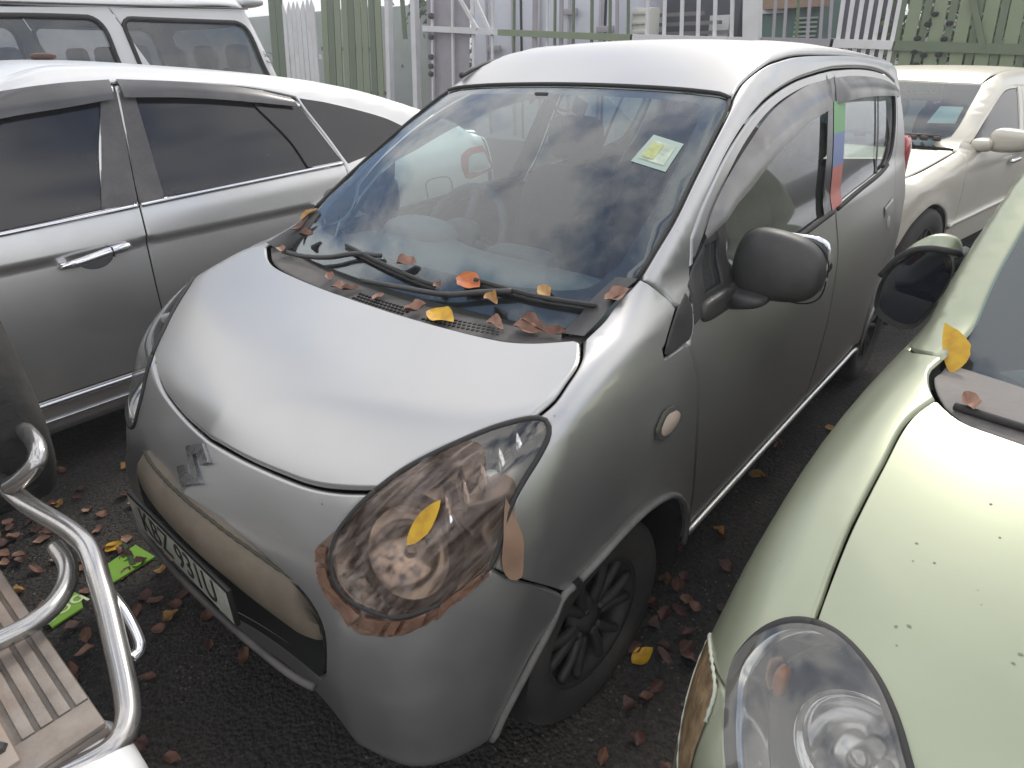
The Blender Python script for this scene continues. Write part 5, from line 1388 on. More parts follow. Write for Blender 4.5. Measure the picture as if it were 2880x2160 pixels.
for nm, w in (('door_glass', CW1), ('rear_door_glass', [[(.83, 2.3, .937), (.83, 3.15, .94)], [(.83, 3.15, .94), (.77, 3.0, 1.12)], [(.77, 3.0, 1.12), (.74, 2.36, 1.185)], [(.74, 2.36, 1.185), (.83, 2.3, .937)]])):
    mpatch(FCc, cream, (1, -1), nm, side, w, M['tinted'], sink=0, gap=0, off=-.006, res=.06)
CWE = [(.76, 1.27, .93), (.73, 1.42, 1.02), (.68, 1.62, 1.13), (.62, 1.86, 1.235)]
mpatch(FCc, cream, (1, -1), 'side_frame', rs, [CWE, [(.62, 1.86, 1.235), (.61, 2.2, 1.285), (.60, 2.7, 1.29), (.6, 3.3, 1.22)], [(.6, 3.3, 1.22), (.74, 4.2, .98), (.80, 4.4, .9), (.82, 4.38, .45)], [(.82, 4.38, .45), (.88, 3.85, .4), (.88, 3.72, .58), (.88, 3.5, .645), (.88, 3.3, .6), (.88, 3.18, .4)], [(.88, 3.15, .6), (.85, 3.3, .92)], [(.85, 3.3, .92), (.76, 3.1, 1.14), (.74, 2.30, 1.21), (.74, 2.05, 1.215), (.76, 1.82, 1.165), (.79, 1.58, 1.07), (.82, 1.36, .955), (.82, 1.26, .90)], [(.82, 1.26, .90), (.76, 1.27, .93)]], cm, res=.05)
patch('roof', FCc, rt, both([[(0, 1.84, 1.25), (.4, 1.84, 1.25), (.62, 1.86, 1.235)], [(.62, 1.86, 1.235), (.61, 2.2, 1.285), (.60, 2.7, 1.29), (.6, 3.3, 1.22)], [(.6, 3.3, 1.22), (0, 3.35, 1.22)]]), cm, cream, res=.06)
CWS = both([[(0, 1.20, .92), (.5, 1.22, .92), (.755, 1.275, .93)], CWE, [(.62, 1.86, 1.235), (.4, 1.835, 1.25), (0, 1.835, 1.25)]])
patch('windscreen', FCc.gh, rt, CWS, M['wsglass'], cream, res=.06, sink=0, gap=0, off=-.004)
patch('bonnet', FCc, rt, both([[(0, .12, .7), (.5, .18, .7), (.66, .30, .72)], [(.66, .30, .72), (.74, .8, .8), (.765, 1.25, .88)], [(.765, 1.25, .88), (.5, 1.18, .9), (0, 1.14, .9)]]), cm, cream, res=.06)
mpatch(FCc, cream, (1, -1), 'wing', rs, [snap(FCc, [(.664, .305, .72), (.70, .52, .8), (.744, .8, .8), (.758, 1.0, .8), (.769, 1.25, .88)]), [snap(FCc, [(.769, 1.25, .88)])[0], CD[0]], CD, [(.88, 1.16, .3), (.88, 1.12, .42), (.88, 1.02, .56), (.88, .8, .645), (.88, .6, .57), (.86, .48, .42)], [(.86, .48, .42), (.80, .3, .45), snap(FCc, [(.664, .305, .72)])[0]]], cm, res=.04)
patch('front_bumper', FCc, CylZ(1.2), both([[(0, .1, .7), (.5, .16, .7), (.68, .3, .70), (.80, .3, .45)], [(.80, .3, .45), (.85, .45, .40), (.84, .42, .22)], [(.84, .42, .22), (.5, .1, .2), (0, 0, .2)]]), cm, cream, res=.06)
patch('boot_lid', FCc, rt, both([[(0, 3.37, 1.2), (.6, 3.32, 1.2)], [(.6, 3.32, 1.2), (.73, 4.2, .98)], [(.73, 4.2, .98), (0, 4.4, .95)]]), cm, cream, res=.08)
for sg in (1, -1):
    s = np.array([sg, 1, 1.0])
    P1 = surf_line(FCc, side, [(.88, 1.0 + .1, .47), (.88, 1.8, .48), (.88, 2.18, .482)], .006); tube('rubbing_strip', P1 * s, .016, cm, cream, n=6, raw=True)
    V, F = squad((.985, 1.46, .945), (.22, .13, .135), .6, .6, 28, 16, lambda p: (p[0], p[1], p[2] * (1 - .12 * p[0])))
    o = mk('door_mirror', np.array(V) * s, F if sg > 0 else [f[::-1] for f in F], cm, cream)
    V, F = squad((.855, 1.43, .915), (.12, .16, .075), .5, .6, 16, 10); mk('mirror_base', np.array(V) * s, F, cm, o)
    V, F = squad((.90, 2.03, .76), (.03, .19, .03), .6, .6, 14, 8); mk('door_handle', np.array(V) * s, F, M['chrome'], cream)
for (x, y, sg) in ((.79, .80, 1), (-.79, .80, -1), (.79, 3.5, 1), (-.79, 3.5, -1)): wheel(cream, (x, y, .31), sg, R=.31, w=.185, rim=.20, spokes=7, rimmat=M['rim'])
b = MB(); b.box((0, 2.2, .27), (1.5, 3.9, .14)); b.box((0, .8, .5), (.9, .8, .35)); b.box((0, 1.28, .6), (1.5, .04, .6)); b.build('underbody', M['dark'], cream, smooth=False)
V, F = squad((0, 1.5, .86), (1.4, .5, .12), .5, .5, 24, 10); mk('dashboard', V, F, M['dash'], cream)
for x in (-.38, .38):
    b = MB(); b.add(*squad((x, 2.25, .78), (.5, .16, .6), .45, .45, 18, 12)); b.add(*squad((x, 2.33, 1.12), (.26, .1, .16), .5, .5, 16, 10)); b.build('front_seat', M['fabric'], cream)
SKc = quad((.50, 1.44, .9), (.50, 1.60, 1.0), (.63, 1.62, 1.0), (.655, 1.47, .9))
patch('windscreen_sticker', FCc.gh, rt, SKc, M['sticker'], cream, res=.04, sink=0, gap=0, off=-.006)
tube('wiper', [(x, 1.30 + .12 * x * x, .955 + 0.0) for x in np.linspace(.0, .62, 10)], .010, M['black'], cream, n=6, raw=True)
lit = MB()
for k in range(9):
    x = .15 + .06 * k + rng.uniform(-.02, .02); lit.box((x, 1.255 + .1 * x * x, .945), (.05, .02, .025), rot=[[.8, .6, 0], [-.6, .8, 0], [0, 0, 1]])
o = lit.build('leaf_debris', mat('debris', (.08, .05, .04), .8), cream); o['kind'] = 'stuff'

# ------------------------------------------------------------------ pale green hatchback at the right edge
MAR = dict(
 h=([-0.1, 0.0, 0.08, 0.2, 0.4, 0.7, 0.95, 1.2, 1.6], [0.4499, 0.5806, 0.6714, 0.7571, 0.853, 0.9475, 0.9919, 1.011, 1.0201]),
 c=([0, .4, .9, 1.3], [.10, .10, .06, .0]),
 n=([0.1, 0.3, 0.5, 0.62, 0.72, 0.8, 0.9], [0.0447, -0.0165, -0.0178, 0.0214, 0.1049, 0.1931, 0.3311]),
 p=([0, 0.3, 0.5, 0.65, 0.75, 0.85], [0.0078, 0.0323, 0.0751, 0.1443, 0.2249, 0.3653]),
 W=([0, 0.35, 0.7, 1.1, 2.0, 2.9, 3.4, 3.7], [0.7415, 0.788, 0.8196, 0.8266, 0.828, 0.8192, 0.7799, 0.7006]),
 sec=([0.1, 0.25, 0.45, 0.6, 0.75, 0.88, 0.98, 1.1], [0.0517, 0.0323, 0.0052, 0.0036, 0.0203, 0.0315, 0.0631, 0.1041]),
 ws=([.9, 1.0, 1.1, 1.25, 1.4, 1.5], [.86, 1.0, 1.15, 1.39, 1.66, 1.88]),
 r=([1.4, 1.6, 1.9, 2.3, 2.9, 3.5], [1.36, 1.45, 1.51, 1.525, 1.49, 1.38]),
 g=([0.9, 1.0, 1.2, 1.4, 1.5], [0.7643, 0.7685, 0.7456, 0.6905, 0.6408]),
 b=([.2, .6, 1.0, 1.3, 1.5], [3.6, 3.68, 3.64, 3.5, 3.3]), rw=([.8, 1.0, 1.3, 1.5], [3.66, 3.6, 3.45, 3.3]),
 R=(.10, .10, .05, .1), pb=.3, bot=.2, belt=.95, gy=.02, gy0=2.0, rc=.06, rq=.12, kw=.2)
FM = car_body(MAR)
GYAW = -math.radians(4.5)
march = thing('hatchback', 'pale green hatchback with an oval headlamp and a yellow leaf on its windscreen pillar', 'car', (1.795, .06, 0), GYAW)
gc, gs = math.cos(GYAW), math.sin(GYAW)
def gcast(pts, F=None):
    """photo pixels -> points on the green car, in its own frame (near side is -x; mirrored to +x)"""
    d = np.array([[(u - 1440) / CAM_F, -(v - 1080) / CAM_F, 1.0] for u, v in pts]) @ CAM_R
    Rm = np.array([[gc, -gs, 0], [gs, gc, 0], [0, 0, 1.0]])
    return cast(F or FM, (CAM_C - np.array([1.795, .06, 0])) @ Rm, d @ Rm, .2, 7, 300)
gm = M['green']
G_seam = [(-.60, .33, .772), (-.633, .371, .788), (-.640, .417, .812), (-.652, .512, .853), (-.663, .661, .901), (-.669, .785, .933), (-.651, .862, .952)]
G_cowl = [(-.651, .862, .952), (-.636, .843, .949), (-.596, .812, .946), (-.551, .801, .947), (-.45, .785, .95), (-.2, .76, .96), (0, .755, .965)]
# headlamp ellipse on the corner: its outline runs from the wing down below the frame
GL = [(-.633, .371, .788), (-.666, .361, .772), (-.691, .335, .743), (-.699, .298, .709), (-.678, .25, .684), (-.648, .213, .655), (-.605, .17, .625), (-.57, .13, .60), (-.51, .10, .59), (-.455, .095, .60), (-.425, .115, .635), (-.418, .15, .675), (-.43, .20, .718), (-.45, .24, .742), (-.474, .27, .759), (-.506, .309, .777), (-.545, .341, .790), (-.594, .366, .794)]
G_lt = [(-.633, .371, .788), (-.594, .366, .794), (-.545, .341, .790), (-.506, .309, .777), (-.474, .27, .759), (-.45, .24, .742), (-.43, .20, .718)]
G_nose = [(-.43, .20, .718), (-.3, .15, .73), (-.15, .12, .735), (0, .11, .738)]
mx_ = lambda S: [[(-p[0],) + tuple(p[1:]) for p in s] for s in S]
patch('bonnet', FM, rt, both(mx_([[*G_nose[::-1]], G_lt[::-1], G_seam[1:], G_cowl])), gm, march, res=.018, bevel=.005, sink=.010, gap=.0009)
gp = Ortho((.42, .75, -.52)); gce = np.array([-.56, .24, .70]); gp.base = lambda q: gp.d * (gce @ gp.d); gp.dist = .6; gp.far = 1.2
for sg in (-1, 1):
    s = np.array([-sg, 1, 1.0])
    e = bpy.data.objects.new('headlamp', None); e.empty_display_size = .05; link(e, march)
    fl = lambda T: T if sg < 0 else T[:, ::-1]
    ln = resample(smooth_path(GL, 4, True), n=110, closed=True)
    O, D = gp.rays(gp.uv(ln)); L0 = cast(FM, O, D, 0, 1.2, 90)
    ok = ~np.isnan(L0[:, 0]); L0 = L0[ok]
    bulge = lambda q: .012 * np.ones(len(q))
    cu = gp.uv(np.array([gce]))[0]
    uvl = gp.uv(L0); cu = uvl.mean(0)
    def bul(q):
        r = np.linalg.norm(q - cu, axis=1) / .20
        return .004 + .024 * np.clip(1 - r**2, 0, 1)
    P, T, N = patch_geo(FM, gp, loop(GL), res=.012, sink=0, gap=0, off=bul)
    # normals of the bulged lens
    me_ = mk('lens', P * s, fl(T), M['hazylens'], e)
    NL = gradn(FM, L0)
    V, F = tube_geo(np.vstack([L0, L0[:1]]) + np.vstack([NL, NL[:1]]) * .001, .0085, 8); mk('seal', np.array(V) * s, F, M['rubber'], e)
    cen = L0.mean(0) + gp.d * .05
    V = []; F = []; n = len(L0)
    rings = [(.02, .004, 0), (.045, .006, 0), (.085, .016, 0), (.12, .05, 0), (.16, .055, 0)]
    for k, dp, _ in rings:
        for p in L0: V.append(p + (cen - p) * k + gp.d * dp)
    for i in range(len(rings) - 1):
        for j in range(n): F.append((i * n + j, i * n + (j + 1) % n, (i + 1) * n + (j + 1) % n, (i + 1) * n + j))
    mk('bezel', np.array(V) * s, F, M['reflector'], e)
    V = []; F = []
    rings = [(.15, .05), (.2, .075), (.35, .105), (.6, .13), (.85, .135), (1.0, .135)]
    for k, dp in rings:
        for p in L0: V.append(p + (cen - p) * k + gp.d * dp)
    for i in range(len(rings) - 1):
        for j in range(n): F.append((i * n + j, i * n + (j + 1) % n, (i + 1) * n + (j + 1) % n, (i + 1) * n + j))
    mk('housing', np.array(V) * s, F, mat('lamp_grey', (.36, .36, .37), .28, .75, var=.15, vscale=12) if sg < 0 else bpy.data.materials['lamp_grey'], e)
    bc = L0.mean(0) + gp.d * .075 + np.array([.005, .01, .035]); bd = np.array([-.12, -.9, .35])
    V, F = lathe_geo([(.005, -.05), (.03, -.045), (.055, -.03), (.072, -.008), (.080, .012), (.086, .010)], 40, bc, bd); mk('reflector', np.array(V) * s, F, M['chrome'], e)
    V, F = lathe_geo([(.0, .02), (.014, .018), (.016, 0), (.013, -.045)], 16, bc, bd); mk('bulb', np.array(V) * s, F, M['steel'], e)
    V, F = squad(L0.mean(0) + gp.d * .06 + np.array([-.118, .07, .015]), (.022, .035, .06), .7, .8, 16, 10); mk('indicator_bulb', np.array(V) * s, F, M['amber'], e)
    bb = MB()
    for k in range(9):
        c_ = L0.mean(0) + gp.d * .035 + np.array([-.085 + .004 * k, -.02 - .012 * k, -.045 - .004 * k]); bb.box(c_, (.016, .004, .012))
    bb.V = [tuple(np.array(v) * s) for v in bb.V]; bb.build('fluting', M['clearlamp'], e)
# wing, bumper corner with its scrape, pillar, door, mirror
G_pl = [(-.651, .862, .952), (-.672, .897, .958), (-.692, .955, .966), (-.700, .997, .985)]
G_w1 = [(-.700, .997, .985), (-.735, 1.03, .955), (-.762, 1.10, .93)]
G_w2 = [(-.762, 1.10, .93), (-.80, 1.12, .8), (-.815, 1.16, .6), (-.81, 1.18, .3)]
G_ar = [(-.81, 1.10, .3), (-.815, 1.06, .42), (-.82, .96, .55), (-.82, .8, .615), (-.815, .64, .58), (-.80, .52, .50)]
G_bs = [(-.80, .52, .50), (-.795, .46, .56), (-.785, .40, .62), (-.765, .345, .66), (-.74, .30, .675), (-.705, .27, .685)]
G_ll = [(-.705, .27, .685), (-.705, .298, .709), (-.691, .335, .743), (-.666, .361, .772), (-.633, .371, .788)]
patch('wing', FM, roll, mx_([G_seam[1:], G_pl, G_w1, G_w2, [G_w2[-1], G_ar[0]], G_ar, G_bs, G_ll]), gm, march, mirror=True, res=.02, bevel=.005, gap=.0009)
G_lb = [(-.705, .27, .685), (-.678, .25, .684), (-.648, .213, .655), (-.605, .17, .625), (-.57, .13, .60), (-.51, .10, .59), (-.455, .095, .60), (-.425, .115, .635), (-.418, .15, .675), (-.43, .20, .718)]
patch('front_bumper', FM, CylZ(1.0, .8), both(mx_([G_nose[::-1], G_lb[::-1], G_bs[::-1], [(-.80, .52, .50), (-.795, .50, .42), (-.78, .46, .24)], [(-.78, .46, .24), (-.5, .1, .22), (0, .0, .21)]])), gm, march, res=.022)
sc_ = MB()
scr = patch('corner_scrape', FM, gp, [[(-.785, .405, .615), (-.762, .35, .655), (-.735, .30, .672), (-.715, .278, .68)], [(-.715, .278, .68), (-.70, .235, .645), (-.69, .205, .60), (-.665, .17, .55)], [(-.665, .17, .55), (-.71, .21, .545), (-.745, .27, .565), (-.765, .32, .59), (-.785, .405, .615)]], mat('scraped_brown', (.20, .135, .075), .35, coat=.3, var=.5, vscale=30, bump=.4, bscale=60), march, res=.02, sink=0, gap=0, off=.0025)
for line, r_ in (([(-.80, .52, .50), (-.795, .46, .56), (-.785, .40, .622), (-.765, .345, .663), (-.74, .30, .678), (-.71, .268, .672), (-.70, .235, .645)], .0035), ([(-.785, .41, .612), (-.77, .33, .585), (-.735, .25, .555), (-.68, .18, .53)], .0025)):
    q = np.array(line); O, D = gp.rays(gp.uv(smooth_path(q, 6))); P1 = cast(FM, O, D, 0, 1.2, 80); P1 = P1[~np.isnan(P1[:, 0])] + 0
    P1 = P1 - gp.d * .002
    tube('torn_edge', P1, [r_ * (.4 + .8 * abs(math.sin(i * 1.7))) for i in range(len(P1))], mat('pale_filler', (.42, .44, .36), .5), march, n=6, raw=True)
G_pi = [tuple(p) for p in gcast([(2624, 1003), (2669, 846), (2773, 703), (2865, 573)])]
GW = [(-.715, 1.05, 1.0)] + [(-.73, 1.158, 1.033), (-.713, 1.279, 1.118), (-.701, 1.40, 1.196), (-.685, 1.56, 1.29), (-.66, 1.72, 1.37)]
G_pin = [(-.700, .997, .985), (-.702, 1.08, 1.03), (-.698, 1.20, 1.10), (-.688, 1.33, 1.18), (-.668, 1.50, 1.28), (-.635, 1.68, 1.375)]
G_pout = [(-.762, 1.10, .93), (-.768, 1.20, .965), (-.765, 1.30, 1.03), (-.745, 1.42, 1.12), (-.72, 1.56, 1.22), (-.69, 1.72, 1.32), (-.655, 1.95, 1.42)]
patch('windscreen_pillar', FM, roll, mx_([G_pin, [(-.635, 1.68, 1.375), (-.62, 1.95, 1.45)], [(-.62, 1.95, 1.45), (-.655, 1.95, 1.42)], G_pout[::-1], G_w1[::-1]]), gm, march, mirror=True, res=.025)
GWS = both(mx_([[(0, .90, .93), (-.4, .92, .93), (-.64, .97, .95), (-.690, 1.02, .985)], G_pin[1:], [(-.635, 1.68, 1.375), (-.4, 1.70, 1.4), (0, 1.71, 1.42)]]))
patch('windscreen', FM.gh, rt, GWS, M['wsglass'], march, res=.05, sink=0, gap=0, off=-.004)
ginn = both([[(0, 1.06, 1), (.4, 1.09, 1), (.54, 1.14, 1), (.585, 1.19, 1)], [(.585, 1.19, 1), (.578, 1.35, 1.2), (.558, 1.5, 1.3), (.53, 1.62, 1.3)], [(.53, 1.62, 1.3), (.4, 1.655, 1.4), (0, 1.665, 1.4)]])
patch('windscreen_border', FM.gh, rt, GWS, mat('navy_border', (.014, .015, .026), .12), march, holes=[ginn], res=.04, sink=0, gap=0, off=-.008)
GC = both(mx_([[(0, .96, .94), (-.4, .97, .94), (-.62, 1.02, .95), (-.690, 1.03, .97)], [(-.690, 1.03, .97), (-.688, .955, .966), (-.668, .90, .955), (-.649, .868, .95)], [(-.649, .868, .95), (-.636, .849, .949), (-.596, .818, .946), (-.551, .807, .947), (-.45, .791, .95), (-.2, .766, .96), (0, .761, .965)]]))
patch('scuttle_panel', FM.low, rt, GC, mat('scuttle_grey', (.10, .095, .095), .5, dust=(.32, .29, .26), damt=.7, dscale=7), march, res=.025, sink=.006, gap=.001, off=lambda q: -.010 - .02 * np.clip((q[:, 1] - .84 - .2 * q[:, 0]**2) / .05, 0, 1))
P1 = cast(FM.low, np.array([[x, .80 + .13 * x * x + .0, 3] for x in np.linspace(-.62, .62, 40)]), np.array([[0, 0, -1.0]]), 0, 3, 90)
tube('scuttle_seal', P1 + np.array([0, .0, -.002]), .007, M['rubber'], march, n=6, raw=True)
tube('wiper', [(-.50, .90, .965), (-.42, .905, .972), (-.30, .93, .985), (-.1, .99, 1.0), (.25, 1.02, 1.01)], .009, M['black'], march, n=8)
V, F = squad((-.46, .895, .955), (.10, .07, .035), .7, .8, 20, 10); mk('wiper_cap', V, F, M['rubber'], march)
patch('door', FM, side, mx_([G_w2, [G_w2[-1], (-.82, 2.2, .3)], [(-.82, 2.2, .3), (-.82, 2.25, .95)], [(-.82, 2.25, .95), (-.79, 1.5, .955), (-.775, 1.2, .935), (-.765, 1.115, .925)]]), gm, march, mirror=True, res=.04)
mpatch(FM, march, (-1, 1), 'door_glass', side, [[(.78, 1.22, .955), (.775, 1.4, 1.08), (.74, 1.6, 1.22), (.70, 1.9, 1.385)], [(.70, 1.9, 1.385), (.7, 2.2, 1.40)], [(.7, 2.2, 1.40), (.8, 2.25, .96)], [(.8, 2.25, .96), (.79, 1.5, .96), (.78, 1.22, .955)]], M['glass'], sink=0, gap=0, off=-.004, res=.06)
patch('roof', FM, rt, both([[(0, 1.72, 1.45), (.4, 1.71, 1.45), (.625, 1.7, 1.4)], [(.625, 1.7, 1.4), (.6, 2.4, 1.5), (.55, 3.3, 1.4)], [(.55, 3.3, 1.4), (0, 3.35, 1.4)]]), gm, march, res=.07)
patch('rear_body', FM, roll, [[(.6, 2.3, 1.45), (.57, 3.3, 1.38)], [(.57, 3.3, 1.38), (.66, 3.5, .9), (.66, 3.5, .35)], [(.66, 3.5, .35), (.82, 2.3, .33)], [(.82, 2.3, .33), (.82, 2.28, .95), (.6, 2.3, 1.45)]], gm, march, mirror=True, res=.08)
V, F = squad((0, 1.22, .93), (1.36, .5, .12), .5, .5, 28, 12); mk('dashboard', V, F, M['dash'], march)
V, F = squad((-.36, 1.10, 1.0), (.16, .07, .05), .7, .7, 20, 10); mk('dash_vent', V, F, M['interior'], march)
for x in (-.38, .38):
    b = MB(); b.add(*squad((x, 1.75, .55), (.5, .5, .18), .45, .45, 18, 12)); b.add(*squad((x, 2.05, .86), (.5, .16, .62), .45, .45, 18, 12)); b.add(*squad((x, 2.12, 1.24), (.26, .1, .17), .5, .5, 16, 10)); b.build('front_seat', M['fabric'], march)
b = MB(); b.box((0, 1.9, .30), (1.4, 3.0, .08)); b.box((0, .6, .5), (.9, .7, .4)); b.box((0, .98, .62), (1.4, .04, .56)); b.build('underbody', M['dark'], march, smooth=False)
for (x, y, sg) in ((-.74, .80, -1), (.74, .80, 1), (-.74, 3.1, -1), (.74, 3.1, 1)): wheel(march, (x, y, .29), sg, R=.29, w=.17, rim=.18)
# folded door mirror: seen from inside its bowl, cable drooping over it
mc = np.array(at(2565, 795, y=1.50))
Rm = np.array([[gc, -gs, 0], [gs, gc, 0], [0, 0, 1.0]])
def tolocal(p): return (np.array(p) - np.array([1.795, .06, 0])) @ Rm
mcl = tolocal(mc)
# folded door mirror of the green car: dark bowl towards the camera, pale green shell, cable drooping over it
fn = np.array([-.22, -.93, .28]); fn /= np.linalg.norm(fn)
fu = np.array([.35, .0, .94]); fu -= fn * (fu @ fn); fu /= np.linalg.norm(fu); fx = np.cross(fu, fn) * -1
def mpt(u, v, y=1.47):
    return np.array(at(u, v, y=y))
OUTL = [(2464, 880), (2460, 845), (2485, 777), (2549, 722), (2610, 702), (2668, 716), (2678, 760), (2650, 825), (2599, 895), (2561, 925), (2507, 915)]
pl = [mpt(u, v, 1.47 + (u - 2570) * .0002) for u, v in OUTL]
pl = resample(smooth_path(pl, 6, True), n=60, closed=True)
cen = pl.mean(0); bk = np.array([.12, .98, .05])
mo = bpy.data.objects.new('door_mirror', None); mo.empty_display_size = .05; link(mo, march)
V = []; F = []
for k, dp in ((1.0, 0), (1.035, .006), (1.05, .02), (1.03, .05), (.9, .085), (.6, .11), (.2, .12)):
    for i, p in enumerate(pl):
        up_ = max(0, (p - cen)[2]) * .30 * (dp > .01)
        V.append(tolocal(cen + (p - cen) * k + bk * dp + np.array([0, 0, up_ * .8])))
n = len(pl)
for r_ in range(6):
    for i in range(n): F.append((r_ * n + i, r_ * n + (i + 1) % n, (r_ + 1) * n + (i + 1) % n, (r_ + 1) * n + i))
mk('mirror_shell', V, F, gm, mo)
V = [tolocal(p) for p in pl] + [tolocal(cen + (p - cen) * .93 + bk * .016) for p in pl] + [tolocal(cen + bk * .016)]
F = [(i, (i + 1) % n, n + (i + 1) % n, n + i) for i in range(n)]
mk('mirror_rim', V, F, M['black'], mo)
F = [(n + i, n + (i + 1) % n, 2 * n) for i in range(n)]
mk('mirror_glass', V, F, mat('dark_mirror', (.02, .02, .035), .05, .3, spec=.8), mo, smooth=False)
cb = [mpt(u, v, y) for u, v, y in [(2476, 775, 1.46), (2519, 731, 1.45), (2566, 705, 1.45), (2616, 699, 1.45), (2667, 706, 1.46), (2696, 712, 1.50), (2700, 724, 1.56)]]
tube('mirror_cable', [tolocal(p) for p in cb], .0075, M['rubber'], mo, n=8)
jt = MB(); jt.tube([tolocal(mpt(2672, 745, 1.50)), tolocal(mpt(2712, 715, 1.58))], .02, 8); jt.build('mirror_joint', M['black'], mo)

# ------------------------------------------------------------------ tail of the off-road car at the lower left: chrome guard, step bumper, spare wheel
suv = thing('off_road_car', 'off-road car with chrome tube guard, rusty ribbed step bumper and spare wheel', 'car', (-.4, -.6, 0))
SO = np.array([-.4, -.6, 0])
k_ = 2880 / 2212
def zt(L, r, name, m=M['steel'], n=14, per=8):
    P = [np.array(at(u * k_, v * k_, z=z)) - SO for u, v, z in L]
    return tube(name, P, r, m, suv, n=n, per=per)
zt([(-260, 905, .70), (-90, 985, .685), (0, 1042, .67), (60, 1090, .66), (182, 1172, .645), (217, 1262, .62), (252, 1400, .57), (276, 1525, .53), (268, 1582, .52), (232, 1625, .52), (150, 1668, .52), (60, 1705, .52)], .0205, 'guard_tube')
zt([(-60, 812, .80), (0, 872, .79), (50, 926, .78), (79, 962, .77), (79, 998, .75), (52, 1030, .72), (20, 1052, .69)], .019, 'guard_tube')
zt([(214, 1245, .60), (240, 1284, .60), (272, 1328, .58), (301, 1388, .55), (297, 1410, .54), (284, 1424, .54)], .011, 'guard_tube', M['chrome'])
zt([(-60, 1410, .60), (0, 1383, .60), (60, 1352, .60), (112, 1312, .60), (143, 1262, .60), (146, 1220, .605), (122, 1180, .61)], .0185, 'guard_hoop')
# ribbed step plate running along the bumper
stp = bpy.data.objects.new('step_bumper', None); link(stp, suv)
rust = mat('rusty_aluminium', (.27, .25, .225), .55, .35, dust=(.24, .13, .075), damt=.65, dscale=3.5, var=.25, vscale=16, bump=.25, bscale=70)
pE0 = np.array(at(-60 * k_, 1140 * k_, z=.555)) - SO; pE1 = np.array(at(232 * k_, 1562 * k_, z=.555)) - SO
ax_ = (pE1 - pE0); ln_ = np.linalg.norm(ax_); ax_ /= ln_; pr_ = np.array([ax_[1], -ax_[0], 0])      # across, towards the car
if pr_[1] > 0: pr_ = -pr_
def stepbox(nm, a0, a1, w0, w1, z0, z1, m, par, bev=.004):
    c = pE0 + ax_ * (a0 + a1) / 2 + pr_ * (w0 + w1) / 2; c[2] = (z0 + z1) / 2
    return box(nm, c, (a1 - a0, abs(w1 - w0), z1 - z0), m, par, rot=[[ax_[0], -pr_[0], 0], [ax_[1], -pr_[1], 0], [0, 0, 1]], bev=bev)
stepbox('step_base', -.9, ln_, 0, .22, .47, .548, rust, stp, .006)
for i in range(4): stepbox('step_rib', -.9, ln_ - .075, .002 + i * .0265, .021 + i * .0265, .5485, .5575, rust, stp, .004)
stepbox('step_lip', ln_ - .07, ln_, .002, .215, .5485, .5595, rust, stp, .004)
stepbox('step_strap', -.9, ln_ - .03, .112, .150, .5485, .566, mat('worn_beige', (.33, .29, .25), .5, .2, dust=(.25, .14, .08), damt=.6, dscale=6), stp, .006)
c = pE0 + ax_ * (ln_ - .075) + pr_ * .130; c[2] = .566
V, F = lathe_geo([(0, .008), (.011, .007), (.014, 0)], 6, c, (0, 0, 1)); mk('bolt', V, F, M['rim'], stp, smooth=False)
c2 = pE0 + ax_ * (ln_ - .19) + pr_ * .128; c2[2] = .5664
stepbox('slot', ln_ - .22, ln_ - .15, .122, .136, .5655, .5672, M['dark'], stp, .001)
V, F = squad(pE1 + np.array([.02, -.09, -.10]), (.20, .22, .16), .45, .5, 28, 16); mk('bumper_corner', V, F, M['white'], suv)
body_m = mat('off_road_paint', (.10, .11, .12), .35, .5, .5, dust=DUST, damt=.4)
b = MB(); V, F = squad((0, -.60, .98), (1.55, .5, 1.0), .25, .3, 32, 16); b.add(V, F); b.build('tailgate', body_m, suv)
# spare wheel seen edge-on
sw_ = bpy.data.objects.new('spare_wheel', None); link(sw_, suv)
cS = np.array([-.745, -.125, .83]) - SO; Rr_ = .385
prof = [(.20, -.10), (.30, -.115), (Rr_ - .05, -.11), (Rr_ - .012, -.095), (Rr_, -.075), (Rr_, .075), (Rr_ - .012, .095), (Rr_ - .05, .11), (.30, .115), (.20, .10)]
V, F = lathe_geo(prof, 72, cS, (0, 1, 0)); mk('tyre', V, F, M['tyre'], sw_)
lug = MB()
for i in range(54):
    a = 2 * PI * i / 54
    er = np.array([math.cos(a), 0, math.sin(a)]); et = np.array([-math.sin(a), 0, math.cos(a)])
    for w0, off_ in ((-.030, .4), (.030, 0)):
        a2 = a + off_ * 2 * PI / 54; er = np.array([math.cos(a2), 0, math.sin(a2)]); et = np.array([-math.sin(a2), 0, math.cos(a2)])
        R3 = np.array([et, [0, 1, 0], er]).T
        lug.box(cS + er * (Rr_ - .0015 - (.009 if abs(w0) > .05 else 0)) + np.array([0, w0, 0]), (.030, .050, .007), rot=R3)
lo_ = lug.build('tread_blocks', M['tyre'], sw_, smooth=False); lo_['kind'] = 'stuff'
V, F = lathe_geo([(0, .05), (.10, .06), (.16, .085), (.195, .10), (.205, .085)], 40, cS, (0, 1, 0)); mk('rim', V, F, M['steel'], sw_)

